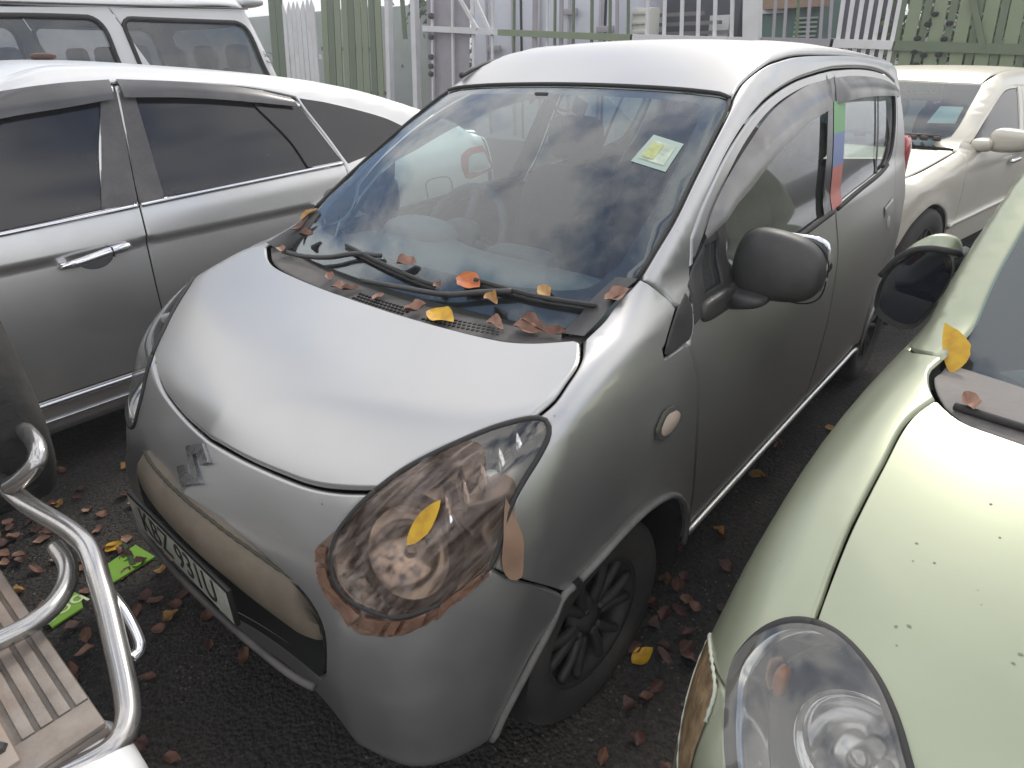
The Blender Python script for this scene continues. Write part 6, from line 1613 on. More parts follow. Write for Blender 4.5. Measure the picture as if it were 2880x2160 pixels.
# ================================================================== ground
def ground_mat():
    mt, nt, b = _new('asphalt')
    N, L = nt.nodes, nt.links.new
    tc = N.new('ShaderNodeTexCoord')
    n1 = N.new('ShaderNodeTexNoise'); n1.inputs['Scale'].default_value = 1.3; n1.inputs['Detail'].default_value = 8; n1.inputs['Roughness'].default_value = .65
    n2 = N.new('ShaderNodeTexVoronoi'); n2.inputs['Scale'].default_value = 85
    n3 = N.new('ShaderNodeTexNoise'); n3.inputs['Scale'].default_value = 60; n3.inputs['Detail'].default_value = 6
    for q in (n1, n2, n3): L(tc.outputs['Object'], q.inputs['Vector'])
    cr = N.new('ShaderNodeValToRGB')
    e = cr.color_ramp.elements; e[0].position = .32; e[0].color = (.017, .0165, .0165, 1); e[1].position = .74; e[1].color = (.062, .053, .045, 1)
    L(n1.outputs['Fac'], cr.inputs['Fac'])
    cr2 = N.new('ShaderNodeValToRGB')
    e = cr2.color_ramp.elements; e[0].position = .3; e[0].color = (.55, .55, .55, 1); e[1].position = .75; e[1].color = (1.6, 1.55, 1.5, 1)
    L(n3.outputs['Fac'], cr2.inputs['Fac'])
    mu = N.new('ShaderNodeMix'); mu.data_type = 'RGBA'; mu.blend_type = 'MULTIPLY'; mu.inputs['Factor'].default_value = 1
    L(cr.outputs['Color'], mu.inputs['A']); L(cr2.outputs['Color'], mu.inputs['B']); L(mu.outputs['Result'], b.inputs['Base Color'])
    b.inputs['Roughness'].default_value = .9
    ad = N.new('ShaderNodeMath'); ad.operation = 'MULTIPLY_ADD'; ad.inputs[1].default_value = -.9
    L(n2.outputs['Distance'], ad.inputs[0]); L(n3.outputs['Fac'], ad.inputs[2])
    bp = N.new('ShaderNodeBump'); bp.inputs['Strength'].default_value = .9; bp.inputs['Distance'].default_value = .012
    L(ad.outputs['Value'], bp.inputs['Height']); L(bp.outputs['Normal'], b.inputs['Normal'])
    return mt
tag(mk('ground', [(-250, -250, 0), (250, -250, 0), (250, 250, 0), (-250, 250, 0)], [(0, 1, 2, 3)], ground_mat(), smooth=False), kind='structure')
# loose grit
V = []; F = []
for _ in range(5200):
    if rng.random() < .5: x, y = rng.uniform(-1.5, -.1), rng.uniform(-.5, .7)
    else: x, y = rng.uniform(.3, 1.3), rng.uniform(.1, 3.6)
    s = rng.uniform(.0015, .005) * (1.6 if rng.random() < .08 else 1); a = rng.uniform(0, 6.3); k = len(V)
    for i in range(4): V.append((x + s * math.cos(a + i * 1.57) * rng.uniform(.6, 1.2), y + s * math.sin(a + i * 1.57) * rng.uniform(.6, 1.2), .0006))
    V.append((x, y, s * rng.uniform(.5, .9)))
    F += [(k + i, k + (i + 1) % 4, k + 4) for i in range(4)]
o = mk('grit', V, F, mat('grit', (.11, .10, .088), .9, var=.5, vscale=40), smooth=False); o['kind'] = 'stuff'

# ================================================================== leaves and litter
def leaf_mat(n, c, c2):
    mt, nt, b = _new(n); N, L = nt.nodes, nt.links.new
    tc = N.new('ShaderNodeTexCoord'); nz = N.new('ShaderNodeTexNoise'); nz.inputs['Scale'].default_value = 38; nz.inputs['Detail'].default_value = 7
    L(tc.outputs['Object'], nz.inputs['Vector'])
    cr = N.new('ShaderNodeValToRGB'); e = cr.color_ramp.elements; e[0].position = .35; e[0].color = (*c2, 1); e[1].position = .6; e[1].color = (*c, 1)
    L(nz.outputs['Fac'], cr.inputs['Fac']); L(cr.outputs['Color'], b.inputs['Base Color']); b.inputs['Roughness'].default_value = .55
    return mt
LM = dict(brown=leaf_mat('leaf_brown', (.20, .095, .055), (.10, .045, .03)), pink=leaf_mat('leaf_tan', (.33, .19, .13), (.20, .10, .07)), orange=leaf_mat('leaf_orange', (.46, .13, .022), (.28, .06, .015)),
          yellow=leaf_mat('leaf_yellow', (.60, .36, .02), (.46, .24, .02)), red=leaf_mat('leaf_red', (.105, .042, .03), (.05, .022, .018)), ochre=leaf_mat('leaf_ochre', (.42, .24, .06), (.25, .12, .04)))
def leaf_mesh(L_, Wd, curl, fold, mname, seed, half=False):
    r = random.Random(seed); V = []; F = []; n = 10
    for i in range(n + 1):
        t = i / n; w = Wd * (math.sin(PI * t**.85))**.8 + .0006
        x = (t - .5) * L_
        zc = curl * L_ * ((2 * t - 1)**2) + .02 * L_ * math.sin(5 * t + seed)
        for j in range(5):
            q = (j - 2) / 2
            if half and q < 0: q *= .25
            ww = w * (1 + r.uniform(-1, 1) * (.04 if mname == 'yellow' else .14) * (abs(q) == 1))
            V.append((x + r.uniform(-.01, .01) * L_, q * ww, zc + fold * ww * abs(q)**1.4 * (1 + .4 * math.sin(7 * t + seed + q)) + .0006))
    for i in range(n):
        for j in range(4): F.append((i * 5 + j, i * 5 + j + 1, i * 5 + j + 6, i * 5 + j + 5))
    zmin = min(v[2] for v in V); V = [(a, b, c - zmin) for a, b, c in V]
    me = bpy.data.meshes.new('leaf'); me.from_pydata(V, [], F); me.materials.append(LM[mname]); me.polygons.foreach_set('use_smooth', [True] * len(F))
    me.update(); return me
def put_leaf(me, p, n=(0, 0, 1), yaw=0, lift=.001, name='leaf'):
    n = Vector(n).normalized(); x = Vector((math.cos(yaw), math.sin(yaw), 0)); x = (x - n * x.dot(n)).normalized(); y = n.cross(x)
    o = bpy.data.objects.new(name, me); mm = Matrix.Identity(4)
    for i in range(3): mm[i][0], mm[i][1], mm[i][2], mm[i][3] = x[i], y[i], n[i], p[i] + n[i] * lift
    o.matrix_world = mm; return link(o)
def FAsc(P): return FA(P)
SC_D = [  # px, py, length, half width, curl, fold, colour, yaw, lift, label
 (1147, 746, .062, .020, .12, .9, 'pink', .4, .004, 'curled tan leaf caught on the left wiper blade'),
 (1323, 800, .085, .026, .04, .35, 'orange', -.2, .012, 'orange leaf lying on the glass between the two wipers'),
 (1534, 826, .055, .015, .05, .5, 'ochre', -.6, .006, 'ochre leaf tucked behind the right wiper arm'),
 (1234, 808, .034, .010, .1, .8, 'brown', -.5, .004, 'tiny brown leaf under the middle of the wiper'),
 (928, 781, .055, .013, .2, 1.0, 'pink', -.5, .016, 'leftmost curled tan leaf on the scuttle vents'),
 (952, 804, .050, .016, .1, .7, 'pink', .1, .016, 'flat tan leaf at the left end of the scuttle'),
 (984, 810, .052, .014, .1, .8, 'brown', .6, .016, 'brown leaf beside the left scuttle vents'),
 (1062, 830, .036, .012, .05, .5, 'pink', 1.4, .016, 'small tan leaf standing alone on the scuttle'),
 (1168, 868, .058, .019, .15, 1.0, 'pink', 1.0, .016, 'crumpled tan leaf just left of the yellow leaf'),
 (1240, 888, .098, .026, .05, .55, 'yellow', -.15, .014, 'bright yellow leaf on the scuttle below the wipers'),
 (1386, 852, .062, .013, .1, 1.1, 'ochre', -.45, .012, 'rolled ochre leaf below the right wiper arm'),
 (1392, 908, .062, .014, .08, 1.0, 'pink', -.25, .014, 'rolled tan leaf right of the yellow leaf'),
 (1495, 906, .070, .016, .08, .9, 'brown', -.1, .018, 'upper leaf of the brown pile at the right of the scuttle'),
 (1482, 922, .075, .018, .06, .8, 'pink', .1, .015, 'middle leaf of the brown pile at the right of the scuttle'),
 (1548, 930, .080, .013, .08, 1.1, 'brown', .15, .014, 'lowest rolled leaf of the brown pile on the scuttle'),
 (1737, 838, .060, .018, .1, .7, 'pink', 1.0, .006, 'tan leaf in the right bottom corner of the windscreen'),
 (852, 640, .085, .010, .2, .8, 'brown', 1.5, .010, 'long dark leaf in the left bottom corner of the windscreen'),
 (872, 606, .070, .018, .1, .5, 'ochre', .9, .008, 'yellowish leaf in the left corner against the pillar'),
 (868, 668, .055, .018, .15, .9, 'brown', .3, .012, 'dark crumpled leaf at the left wiper pivot'),
 (796, 708, .042, .012, .1, .7, 'pink', -.3, .012, 'small pinkish leaf at the far left end of the scuttle')]
d_ = np.array([[(a[0] - 1440) / CAM_F, -(a[1] - 1080) / CAM_F, 1.0] for a in SC_D]) @ CAM_R
hp_ = cast(FA, CAM_C, d_, .3, 5, 400)
for i, (a, p) in enumerate(zip(SC_D, hp_)):
    if np.isnan(p[0]): continue
    n = gradn(FA, p[None])[0]
    o = put_leaf(leaf_mesh(a[2], a[3], a[4], a[5], a[6], i), p - n * (.016 if a[8] > .013 else 0), n, a[7], max(.003, a[8] - .006))
    tag(o, a[9], 'leaf', 'leaves caught under the windscreen')
def on_surface(F, px, py, org=np.zeros(3), rz=0.0):
    c, s = math.cos(rz), math.sin(rz); Rm = np.array([[c, -s, 0], [s, c, 0], [0, 0, 1.0]])
    d = np.array([[(px - 1440) / CAM_F, -(py - 1080) / CAM_F, 1.0]]) @ CAM_R
    p = cast(F, (CAM_C - org) @ Rm, d @ Rm, .2, 6, 400)[0]; n = gradn(F, p[None])[0]
    return p @ Rm.T + org, n @ Rm.T
p, n = on_surface(FA, 1199, 1469)
p2_, _ = on_surface(FA, 1165, 1515); p1_, _ = on_surface(FA, 1236, 1421)
dv = p1_ - p2_
V_ = Vector(dv).normalized(); nn_ = Vector(n)
o = bpy.data.objects.new('leaf', leaf_mesh(.100, .0165, .0, .06, 'yellow', 41)); xx = (V_ - nn_ * V_.dot(nn_)).normalized(); yy = nn_.cross(xx); mm = Matrix.Identity(4)
for i in range(3): mm[i][0], mm[i][1], mm[i][2], mm[i][3] = xx[i], yy[i], nn_[i], p[i] + nn_[i] * .007
o.matrix_world = mm; link(o); tag(o, 'slender yellow leaf stuck on the taped headlamp', 'leaf')
p, n = on_surface(FM.gh, 2668, 990, np.array([1.795, .06, 0]), GYAW)
lu = np.array(at(2655, 925, y=1.05)) - np.array(at(2672, 1047, y=1.05)); nv = n * .6 + (CAM_C - p) / np.linalg.norm(CAM_C - p) * .6
nv = Vector(nv).normalized(); xx = Vector(lu); xx = (xx - nv * xx.dot(nv)).normalized(); yy = nv.cross(xx)
o = bpy.data.objects.new('leaf', leaf_mesh(.105, .036, .02, .10, 'yellow', 5, half=True)); mm = Matrix.Identity(4)
for i in range(3): mm[i][0], mm[i][1], mm[i][2], mm[i][3] = xx[i], -yy[i], nv[i], p[i] + nv[i] * .022
o.matrix_world = mm; link(o); tag(o, 'broad yellow leaf at the foot of the green car\'s windscreen pillar', 'leaf')
p, n = on_surface(FM.low, 2728, 1138, np.array([1.795, .06, 0]), GYAW)
o = put_leaf(leaf_mesh(.055, .014, .15, 1.0, 'pink', 8), p, n, 1.9, .0); tag(o, 'dry tan leaf on the green car\'s grey scuttle', 'leaf')

# ground leaves named one by one, then the litter
GLV = [(1808, 1848, .075, .024, 'yellow', 1.2, 'bright yellow leaf on the ground beside the front wheel'), (2130, 1337, .065, .024, 'ochre', .2, 'ochre leaf on the ground beyond the green car\'s wing'),
       (2338, 1207, .055, .018, 'ochre', .1, 'small ochre leaf on the ground far along the gap'), (322, 1540, .060, .026, 'yellow', 1.3, 'upright yellow leaf beside the green board')]
for i, (u, v, L_, w_, c, yw, lb) in enumerate(GLV):
    p = at(u, v, z=.004); o = put_leaf(leaf_mesh(L_, w_, .08, .35, c, 60 + i), p, (rng.uniform(-.15, .15), -.2, 1), yw, .001); tag(o, lb, 'leaf')
protos = [leaf_mesh(rng.uniform(.034, .062), rng.uniform(.011, .020), rng.uniform(.03, .16), rng.uniform(.2, .9), c, 80 + i) for i, c in enumerate(['red', 'red', 'red', 'brown', 'brown', 'red', 'ochre', 'pink', 'brown', 'pink'])]
GRP = [((1905, 1590), .14, 14, (0, 6), 'dark red leaf on the ground behind the front wheel', 'dark red leaves behind the front wheel'),
       ((1880, 1710), .14, 16, (0, 6), 'dark red leaf on the ground behind the front wheel', 'dark red leaves behind the front wheel'),
       ((1840, 1940), .16, 10, (0, 6), 'dark red leaf on the ground in the gap beside the green car', 'dark red leaves beside the green car'),
       ((1690, 2065), .18, 12, (0, 6), 'dark red leaf on the ground in the gap beside the green car', 'dark red leaves beside the green car'),
       ((2180, 1350), .35, 14, (3, 10), 'dry leaf scattered in the gap between the hatchbacks', 'scattered leaves between the hatchbacks'),
       ((400, 2080), .2, 10, (0, 4), 'reddish leaf in the shade under the front bumper', 'leaves in the shade before the bumper'),
       ((1100, 1700), .0, 0, (0, 4), '', ''),
       ((250, 1420), .28, 34, (0, 10), 'dry leaf lying on the ground by the silver saloon\'s sill', 'leaf litter beside the silver saloon'),
       ((330, 1700), .20, 36, (2, 10), 'dry leaf on the ground around the green boards', 'leaf litter around the green boards'),
       ((120, 1560), .28, 34, (2, 10), 'dry leaf on the ground around the green boards', 'leaf litter around the green boards'),
       ((560, 1890), .25, 8, (0, 5), 'reddish leaf in the shade under the front bumper', 'leaves in the shade before the bumper')]
for (c, sd, cnt, rg, lb, gp_) in GRP:
    c = at(c[0], c[1], z=0)
    for i in range(cnt):
        x, y = c[0] + rng.normal(0, sd), c[1] + rng.normal(0, sd * .8)
        o = put_leaf(protos[rng.integers(*rg)], (x, y, .002), (rng.uniform(-.35, .35), rng.uniform(-.35, .35), 1), rng.uniform(0, 6.3), .002 + .008 * rng.random())
        tag(o, lb, 'leaf', gp_)
# bright green board scraps on the ground
lime = mat('lime_print', (.20, .40, .045), .4, var=.06, vscale=8)
whitep = mat('white_print', (.62, .72, .45), .5)
def scrap(pts, lb, z=.012):
    P = [np.array(at(u, v, z=z)) for u, v in pts]; c = sum(P) / len(P); c[2] = 0
    V = [p - c for p in P] + [p - c - np.array([0, 0, .006]) for p in P]; n = len(P)
    F = [tuple(range(n))] + [tuple(range(n, 2 * n))[::-1]] + [(i, i + n, (i + 1) % n + n, (i + 1) % n) for i in range(n)]
    o = mk('printed_board', V, F, lime, smooth=False); o.location = c
    bm = bmesh.new(); bm.from_mesh(o.data); bmesh.ops.recalc_face_normals(bm, faces=bm.faces); bm.to_mesh(o.data); bm.free()
    return tag(o, lb, 'board scrap'), c
s1, c1 = scrap([(290, 1594), (381, 1532), (436, 1565), (319, 1637)], 'lime green board scrap with one dark stripe, nearest the number plate')
st_ = [np.array(at(u, v, z=.0145)) - c1 for u, v in [(341, 1523), (357, 1530), (384, 1584), (366, 1589)]]
mk('dark_stripe', st_, [(0, 1, 2, 3)], mat('stripe_dark', (.03, .06, .02), .5), s1, smooth=False)  # flat dark stripe laid over the board and past its edge
s2, c2_ = scrap([(128, 1744), (196, 1662), (224, 1670), (233, 1708), (146, 1764)], 'lime green board scrap with white lettering, behind the chrome tube')
tp_ = at(184, 1712, z=.0135); xd_ = np.array(at(222, 1688, z=.0135)) - np.array(at(150, 1740, z=.0135))
text_obj('board_lettering', 'bog', .085, whitep, s2, frame4(Vector(np.array(tp_) - c2_), -Vector(xd_), -Vector((-xd_[1], xd_[0], 0))), .0005)

# ================================================================== fence line and what stands behind it
FY = 7.2
fw = mat('white_fence_paint', (.76, .76, .78), .5, dust=(.35, .33, .30), damt=.5, dscale=3)
fg = mat('green_fence_paint', (.15, .20, .105), .5, dust=(.30, .32, .24), damt=.5, dscale=3)
fgd = mat('dark_green_fence_paint', (.09, .14, .075), .55, dust=(.2, .2, .16), damt=.4, dscale=3)
steelg = mat('grey_steel_sheet', (.30, .285, .32), .55, dust=(.35, .32, .30), damt=.6, dscale=2, var=.08)
WPX = lambda u, w: float(abs(at(u + w, 150, y=7.2)[0] - at(u, 150, y=7.2)[0]))
def P_(u, v, y=FY): return np.array(at(u, v, y=y))
def bar(name, u0, v0, u1, v1, w, d, m, par=None, y=FY, ext=0.0, tip=None):
    """straight member between two photo pixels on the fence plane"""
    a, b = P_(u0, v0, y), P_(u1, v1, y)
    if ext: a = a + (a - b) / np.linalg.norm(a - b) * ext
    t = b - a; L_ = np.linalg.norm(t); t /= L_
    x = np.cross(t, [0, 1, 0]); x /= np.linalg.norm(x)
    R3 = np.stack([x, [0, 1, 0], t], 1)
    V, F = box_geo((w, d, L_)); V = np.array(V)
    if tip is not None:
        V = list(V) + [np.array([tip * w / 2, -d / 2, -L_ / 2 - w * 1.1]), np.array([tip * w / 2, d / 2, -L_ / 2 - w * 1.1])]
        k = 8
        F = F + [(0, 4, 8), (2, 9, 6), (0, 8, 9, 2), (4, 6, 9, 8)]
        V = np.array(V)
    V = V @ R3.T + (a + b) / 2
    base = par.location if par is not None else (a + b) / 2
    o = mk(name, V - np.array(base), F, m, par, smooth=False)
    if par is None: o.location = base
    return o
def fence(lb, cat, u, v, grp=None, name='fence', y=FY):
    p = P_(u, v, y); return thing(name, lb, cat, (p[0], p[1], 0), 0, grp)
pw = .085
f1 = fence('white pointed picket fence panel left of the gates', 'fence', 860, 200, name='picket_fence')
for i in range(7):
    u = 799 + i * 13.2 + rng.uniform(-1, 1); bar('picket', u, 36 - i * 3.0 + rng.uniform(-3, 3), u + 24, 330, WPX(u, 11), .018, fw, f1, tip=rng.uniform(-.3, .5))
bar('rail', 790, 150, 905, 160, .07, .03, fw, f1, y=FY + .03)
f2 = fence('green picket fence panel with gaps between the boards', 'fence', 990, 200, name='picket_fence')
for i in range(9):
    u = 909 + i * 19 + rng.uniform(-2, 2); bar('picket', u, -30, u + 16, 330, WPX(u, 15), .02, [fg, fgd][i % 3 == 1], f2)
bar('rail', 905, 137, 1075, 139, .06, .03, fgd, f2, y=FY + .03); bar('rail', 905, 258, 1085, 262, .06, .03, fgd, f2, y=FY + .03)
f0 = fence('dark green fence boards beside the white pickets', 'fence', 780, 200, name='picket_fence')
for u in (762, 782): bar('picket', u, -20, u + 26, 320, WPX(u, 17), .02, fgd, f0)
def post(u, v0, v1, w, m, lb, du=0):
    o = bar('gate_post', u, v0, u + du, v1, w, .09, m, None, y=FY - .03, ext=.3); return tag(o, lb, 'post')
post(1092, -20, 330, .09, fw, 'slim white gate post beside the green pickets', 8)
post(1165, -20, 330, .10, fw, 'wide white gate post where the sheet gate hangs', 10)
g1 = fence('grey sheet steel gate with dark latches on its edge', 'gate', 1250, 200, name='sheet_gate', y=FY + .06)
bar('steel_sheet', 1258, -60, 1262, 330, .88, .01, steelg, g1, y=FY + .08)
for u in (1215, 1272, 1330): bar('frame_bar', u, -60, u + 4, 330, .035 if u != 1330 else .05, .03, fw, g1, y=FY + .02)
bar('rail', 1190, 80, 1402, 90, .075, .04, fw, g1, y=FY - .015)
bar('brace', 1292, -6, 1342, 82, .05, .03, fw, g1, y=FY - .03); bar('brace', 1335, -6, 1382, 98, .05, .03, fw, g1, y=FY - .03)
for v in (45, 104, 160, 186, 208):
    p = P_(1212, v, FY) - np.array(g1.location); V, F = squad(p, (.10, .06, .075), .6, .8, 12, 8); mk('latch', V, F, M['rim'], g1)
bar('plank', 1128, -40, 1140, 110, .085, .02, fgd, fence('dark green plank leaning between the gate posts', 'plank', 1130, 60, name='leaning_plank'), y=FY - .05)
g2 = fence('tall barred gate on a faded green rail before the white container', 'gate', 1590, 150, name='bar_gate')
for u, w, mm_ in ((1387, .035, fw), (1447, .03, fgd), (1506, .07, steelg), (1541, .022, fw), (1562, .03, fgd), (1580, .05, steelg), (1614, .03, fgd), (1666, .035, fgd), (1717, .03, fgd), (1737, .04, steelg), (1768, .03, fgd)):
    bar('bar', u, -60, u - 3, 230, w, .025, mm_, g2)
bar('rail', 1402, 91, 1780, 107, .075, .04, fg, g2, y=FY - .02)
g3 = fence('white barred gate section in front of the dark shed', 'gate', 1960, 100, name='bar_gate')
for u in (1824, 1872, 1921, 1967, 2014, 2062): bar('bar', u, -60, u - 8, 220, .036, .025, fw, g3)
bar('rail', 1775, 106, 2100, 116, .075, .04, fw, g3, y=FY - .02)
post(2118, -40, 240, .17, fw, 'thick white gate post between the white and green bars', -6)
g4 = fence('grey green barred gate section in front of the green kiosk', 'gate', 2240, 100, name='bar_gate')
for u in (2178, 2208, 2243, 2274, 2310, 2336): bar('bar', u + 8, -60, u - 12, 230, .026, .02, fgd if u % 2 else steelg, g4)
bar('rail', 2140, 115, 2345, 121, .07, .04, steelg, g4, y=FY - .02)
g5 = fence('leaning white barred gate section right of the kiosk', 'gate', 2420, 100, name='bar_gate')
for i in range(7): bar('bar', 2378 + i * 27, -40, 2340 + i * 24.5, 230, .036, .022, fw, g5)
bar('rail', 2336, 121, 2516, 127, .075, .04, fw, g5, y=FY - .02)
g6 = fence('green boarded gate with white gaps at the far right', 'gate', 2700, 100, name='bar_gate')
for i in range(13):
    u = 2535 + i * 36; bar('bar', u + 20, -60, u - 46, 260, .10 if i % 2 else .055, .02, [fgd, fg][i % 2], g6)
bar('rail', 2512, 128, 2930, 141, .08, .04, fgd, g6, y=FY - .02)
bar('brace', 2735, -10, 2765, 135, .045, .03, fgd, g6, y=FY - .03)
for (u, v) in [(2610, 68), (2670, 66), (2580, 108), (2655, 110), (2572, 145), (2598, 156), (2640, 154), (2576, 182), (2630, 40)]:
    p = P_(u, v, FY - .03) - np.array(g6.location); V, F = squad(p, (.06, .03, .04), .8, .8, 10, 6); mk('bolt_head', V, F, M['dark'], g6)
# white container behind the bar gate
def slab(name, u0, u1, v0, v1, y, d, m, lb, cat, ribs=0, ribm=None):
    a, b = P_(u0, v1, y), P_(u1, v0, y)
    t = thing(name, lb, cat, ((a[0] + b[0]) / 2, y, 0))
    z1 = max(b[2], a[2]); x0, x1 = a[0], b[0]
    box('body', (0, d / 2, z1 / 2), (x1 - x0, d, z1), m, t, bev=.02)
    return t, x1 - x0, z1
cont, cw_, cz_ = slab('shipping_container', 1330, 1752, -160, 200, 9.2, 2.4, mat('container_white', (.58, .59, .66), .5, dust=(.45, .44, .44), damt=.4, dscale=1.5), 'white container with lock rods behind the barred gate', 'container')
for i, x in enumerate(np.linspace(-cw_ * .36, cw_ * .40, 5)):
    tube('lock_rod', [(x, -.05, .1), (x, -.05, cz_ - .1)], .024, steelg, cont, n=8, raw=True)
for x in (-cw_ * .12, cw_ * .42): box('door_joint', (x, -.006, cz_ / 2), (.04, .02, cz_ - .1), M['dark'], cont)
for x, z in ((cw_ * .22, 1.98), (cw_ * .44, 1.72), (-cw_ * .3, 1.5)): box('lock_bracket', (x, -.09, z), (.30, .06, .09), steelg, cont, bev=.015)
wl, ww_, wz_ = slab('corrugated_wall', 1752, 1830, 20, 200, 9.6, .3, mat('corrugated_cream', (.62, .60, .52), .6), 'cream corrugated wall right of the container', 'wall')
for i in range(9): box('corrugation', (0, -.02, wz_ - .06 - i * .13), (ww_ * .98, .05, .06), bpy.data.materials['corrugated_cream'], wl, bev=.018)
shd, sw2, sz2 = slab('shed', 1815, 2105, -160, 200, 10.5, 2.0, mat('shed_dark', (.045, .045, .06), .7, var=.3, vscale=2), 'dark open shed with racks of timber behind the white bars', 'shed')
for i in range(6):
    box('timber', (rng.uniform(-.3, .3), -.15 - .05 * i, 1.25 + .13 * i), (sw2 * .8, .1, .05), mat('timber_grey%d' % i, (.16, .15, .15), .7) if i == 0 else bpy.data.materials['timber_grey0'], shd, rz=rng.uniform(-.12, .12))
box('notice', (sw2 * .33, -.1, 1.62), (.32, .03, .5), fw, shd)
ki, kw_, kz_ = slab('kiosk', 2100, 2350, -160, 200, 10.2, 2.0, mat('kiosk_green', (.055, .13, .105), .6, dust=(.12, .16, .14), damt=.4, dscale=2), 'dark green kiosk with a white notice behind the barred gate', 'kiosk')
box('notice', (-kw_ * .26, -.04, 2.02), (.42, .03, .34), fw, ki); box('counter', (kw_ * .12, -.1, 2.0), (.85, .2, .2), mat('plank_brown', (.26, .17, .11), .7), ki)
for i in range(6): box('louvre', (kw_ * .30, -.05, 1.50 + i * .055), (.30, .04, .022), mat('louvre_%d' % i, (.3, .36, .32), .6) if i == 0 else bpy.data.materials['louvre_0'], ki)
cl, lw_, lz_ = slab('dark_hoarding', 2340, 2560, -160, 200, 9.4, .3, mat('hoarding_dark', (.06, .055, .075), .7, var=.3, vscale=3), 'dark hoarding behind the leaning white bars', 'hoarding')
wl2, ww2, wz2 = slab('plaster_wall', 2560, 3000, -10, 200, 11.5, .3, mat('plaster_wall', (.46, .45, .42), .8, dust=(.3, .3, .22), damt=.6, dscale=1.5), 'pale plaster wall behind the green gate at the right', 'wall')
wl3, w3, z3 = slab('plaster_wall', 560, 1200, 10, 330, 10.5, .3, mat('grey_wall', (.34, .36, .36), .8, dust=(.2, .25, .17), damt=.6, dscale=1.2), 'grey wall behind the picket fence at the left', 'wall')
wl4 = thing('plaster_wall', 'long grey wall far behind the white van', 'wall', (-24, 13.0, 0)); box('body', (0, .15, 1.3), (18, .3, 2.6), bpy.data.materials['grey_wall'], wl4)

# trees behind the fence
leafm = [mat('foliage_%d' % i, c, .6, var=.4, vscale=3) for i, c in enumerate([(.045, .085, .025), (.07, .12, .035)])]
def tree(x, y, h, r, cz, lb, n=2600, seed=0, cat='tree'):
    t = thing('tree', lb, cat, (x, y, 0)); r_ = np.random.default_rng(seed)
    tr = MB(); tr.tube(smooth_path([(0, 0, -.05), (.1, 0, h * .3), (-.05, .1, h * .6), (.05, 0, h * .85)], 5), np.linspace(.16, .05, 16), 9)
    for k in range(6):
        a = k * 1.05 + seed; tr.tube(smooth_path([(0, 0, h * (.4 + .06 * k)), (.5 * r * math.cos(a), .5 * r * math.sin(a), h * (.55 + .05 * k)), (.9 * r * math.cos(a), .9 * r * math.sin(a), h * (.62 + .06 * k))], 4), np.linspace(.07, .02, 9), 6)
    tr.build('trunk', mat('bark', (.09, .07, .05), .9, var=.3, vscale=9, bump=.4) if 'bark' not in bpy.data.materials else bpy.data.materials['bark'], t)
    V = []; F = []; MI = []
    cl = [(r * .75 * r_.normal() * .6, r * .75 * r_.normal() * .6, cz + r * .45 * r_.normal()) for _ in range(26)]
    for i in range(n):
        c = cl[r_.integers(26)]; p = np.array(c) + r_.normal(0, r * .20, 3); s = r_.uniform(.05, .11)
        a, b = r_.normal(0, 1, 3), r_.normal(0, 1, 3); a /= np.linalg.norm(a); b -= a * (a @ b); b /= np.linalg.norm(b)
        k = len(V); V += [p - a * s, p + b * s * .45, p + a * s, p - b * s * .45]; F.append((k, k + 1, k + 2, k + 3)); MI.append(int(r_.random() < .4))
    o = mk('crown', V, F, leafm[0], t, smooth=False); o.data.materials.append(leafm[1]); o.data.polygons.foreach_set('material_index', MI)
tree(-1.6, 13.5, 5.2, 1.7, 3.6, 'dark leafy tree beyond the shed, its crown over the roofs', 3000, 1)
tree(1.3, 12.6, 4.6, 1.6, 2.9, 'leafy tree over the pale wall at the far right', 3000, 2)
tree(-3.9, 13.0, 5.0, 1.0, 2.9, 'small dark tree beside the container', 1500, 3)
tree(-10.8, 11.6, 4.6, 1.5, 2.5, 'bushy tree behind the picket fence by the van', 2200, 4)
def shrub(u, v, y, r, lb, seed):
    p = P_(u, v, y); t = thing('shrub', lb, 'shrub', (p[0], y, 0)); r_ = np.random.default_rng(seed); V = []; F = []; MI = []
    for i in range(900):
        d = r_.normal(0, 1, 3); d /= np.linalg.norm(d); q = d * r * r_.uniform(.55, 1.0) * np.array([1, .7, .9]) + np.array([0, 0, p[2]])
        s = r_.uniform(.04, .08); a, b = r_.normal(0, 1, 3), r_.normal(0, 1, 3); a /= np.linalg.norm(a); b -= a * (a @ b); b /= np.linalg.norm(b)
        k = len(V); V += [q - a * s, q + b * s * .5, q + a * s, q - b * s * .5]; F.append((k, k + 1, k + 2, k + 3)); MI.append(int(r_.random() < .5))
    st = MB(); st.tube([(0, 0, 0), (.03, .02, p[2])], .04, 6); st.build('stem', bpy.data.materials['bark'], t)
    o = mk('foliage', V, F, leafm[0], t, smooth=False); o.data.materials.append(leafm[1]); o.data.polygons.foreach_set('material_index', MI)
shrub(2660, 90, 9.0, .75, 'green shrub showing through the gate at the right', 5)
shrub(2840, 110, 9.2, .6, 'smaller green shrub at the right edge behind the gate', 6)


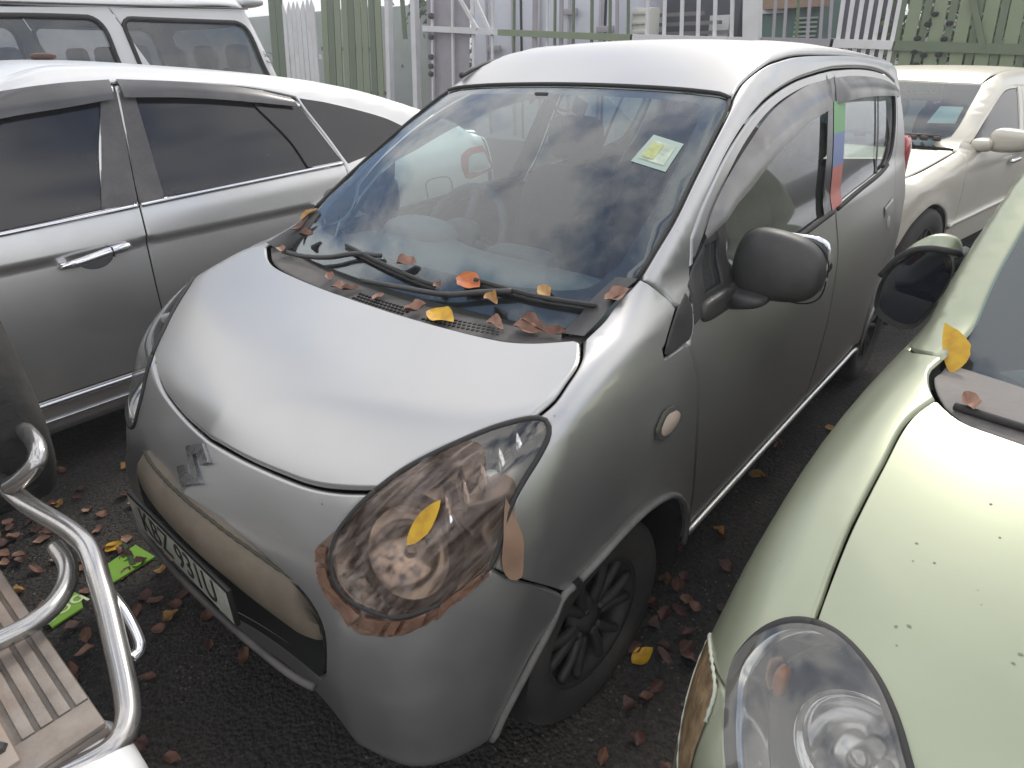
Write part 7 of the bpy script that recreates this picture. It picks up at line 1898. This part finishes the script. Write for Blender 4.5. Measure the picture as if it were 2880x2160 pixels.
# dried specks of dirt on the pale green bonnet and the silver one
def specks(par, F, org, rz, L_, m):
    V = []; Fc = []
    c_, s_ = math.cos(rz), math.sin(rz); Rm = np.array([[c_, -s_, 0], [s_, c_, 0], [0, 0, 1.0]])
    for (u, v, r) in L_:
        p, n = on_surface(F, u, v, np.array(org), rz)
        lpp = (p - np.array(org)) @ Rm; ln = n @ Rm
        a = np.cross(ln, [0, 1, 0]); a /= np.linalg.norm(a); b = np.cross(ln, a); k = len(V); nn = 9; r = r * .75
        for i in range(nn): V.append(lpp + ln * .0006 + r * rng.uniform(.6, 1.15) * (math.cos(6.283 * i / nn) * a * 1.2 + math.sin(6.283 * i / nn) * b * .8))
        Fc.append(tuple(range(k, k + nn)))
    o = mk('dirt_specks', V, Fc, m, par, smooth=False); o['kind'] = 'stuff'
dsp = mat('dried_dirt', (.20, .20, .15), .8)
specks(march, FM, (1.795, .06, 0), GYAW, [(2578, 1528, .0025), (2568, 1578, .0016), (2628, 1583, .0022), (2786, 1418, .0028), (2520, 1762, .0030), (2557, 1762, .0036), (2522, 1815, .0018), (2812, 1512, .002), (2196, 1579, .0013), (2750, 1660, .0012), (2870, 1840, .004), (2850, 1866, .003), (2760, 1700, .0012)], dsp)
specks(alto, FA, (0, 0, 0), 0, [(906, 1418, .003), (1002, 1570, .002), (948, 1490, .0028), (905, 1960, .005), (1040, 1700, .002), (725, 1180, .002), (990, 1120, .0016), (670, 1270, .0022), (1950, 930, .0016), (1880, 640, .0016), (1905, 650, .0018), (1560, 1170, .002), (1545, 1220, .002)], mat('dried_dirt_dark', (.16, .14, .12), .8))

# thin scattering volume added to lift the blacks, imitating lens veil
hz = box('veil_volume', (0, 0, 4.5), (520, 520, 11.0), None)
hz['kind'] = 'stuff'
hm = bpy.data.materials.new('veil_volume'); hm.use_nodes = True; hm.node_tree.nodes.clear()
ho_ = hm.node_tree.nodes.new('ShaderNodeOutputMaterial'); hv = hm.node_tree.nodes.new('ShaderNodeVolumePrincipled')
hv.inputs['Color'].default_value = (.93, .94, 1.0, 1); hv.inputs['Density'].default_value = 0.007; hv.inputs['Anisotropy'].default_value = 0.35
hm.node_tree.links.new(hv.outputs['Volume'], ho_.inputs['Volume'])
hz.data.materials.append(hm)
bpy.context.view_layer.update()
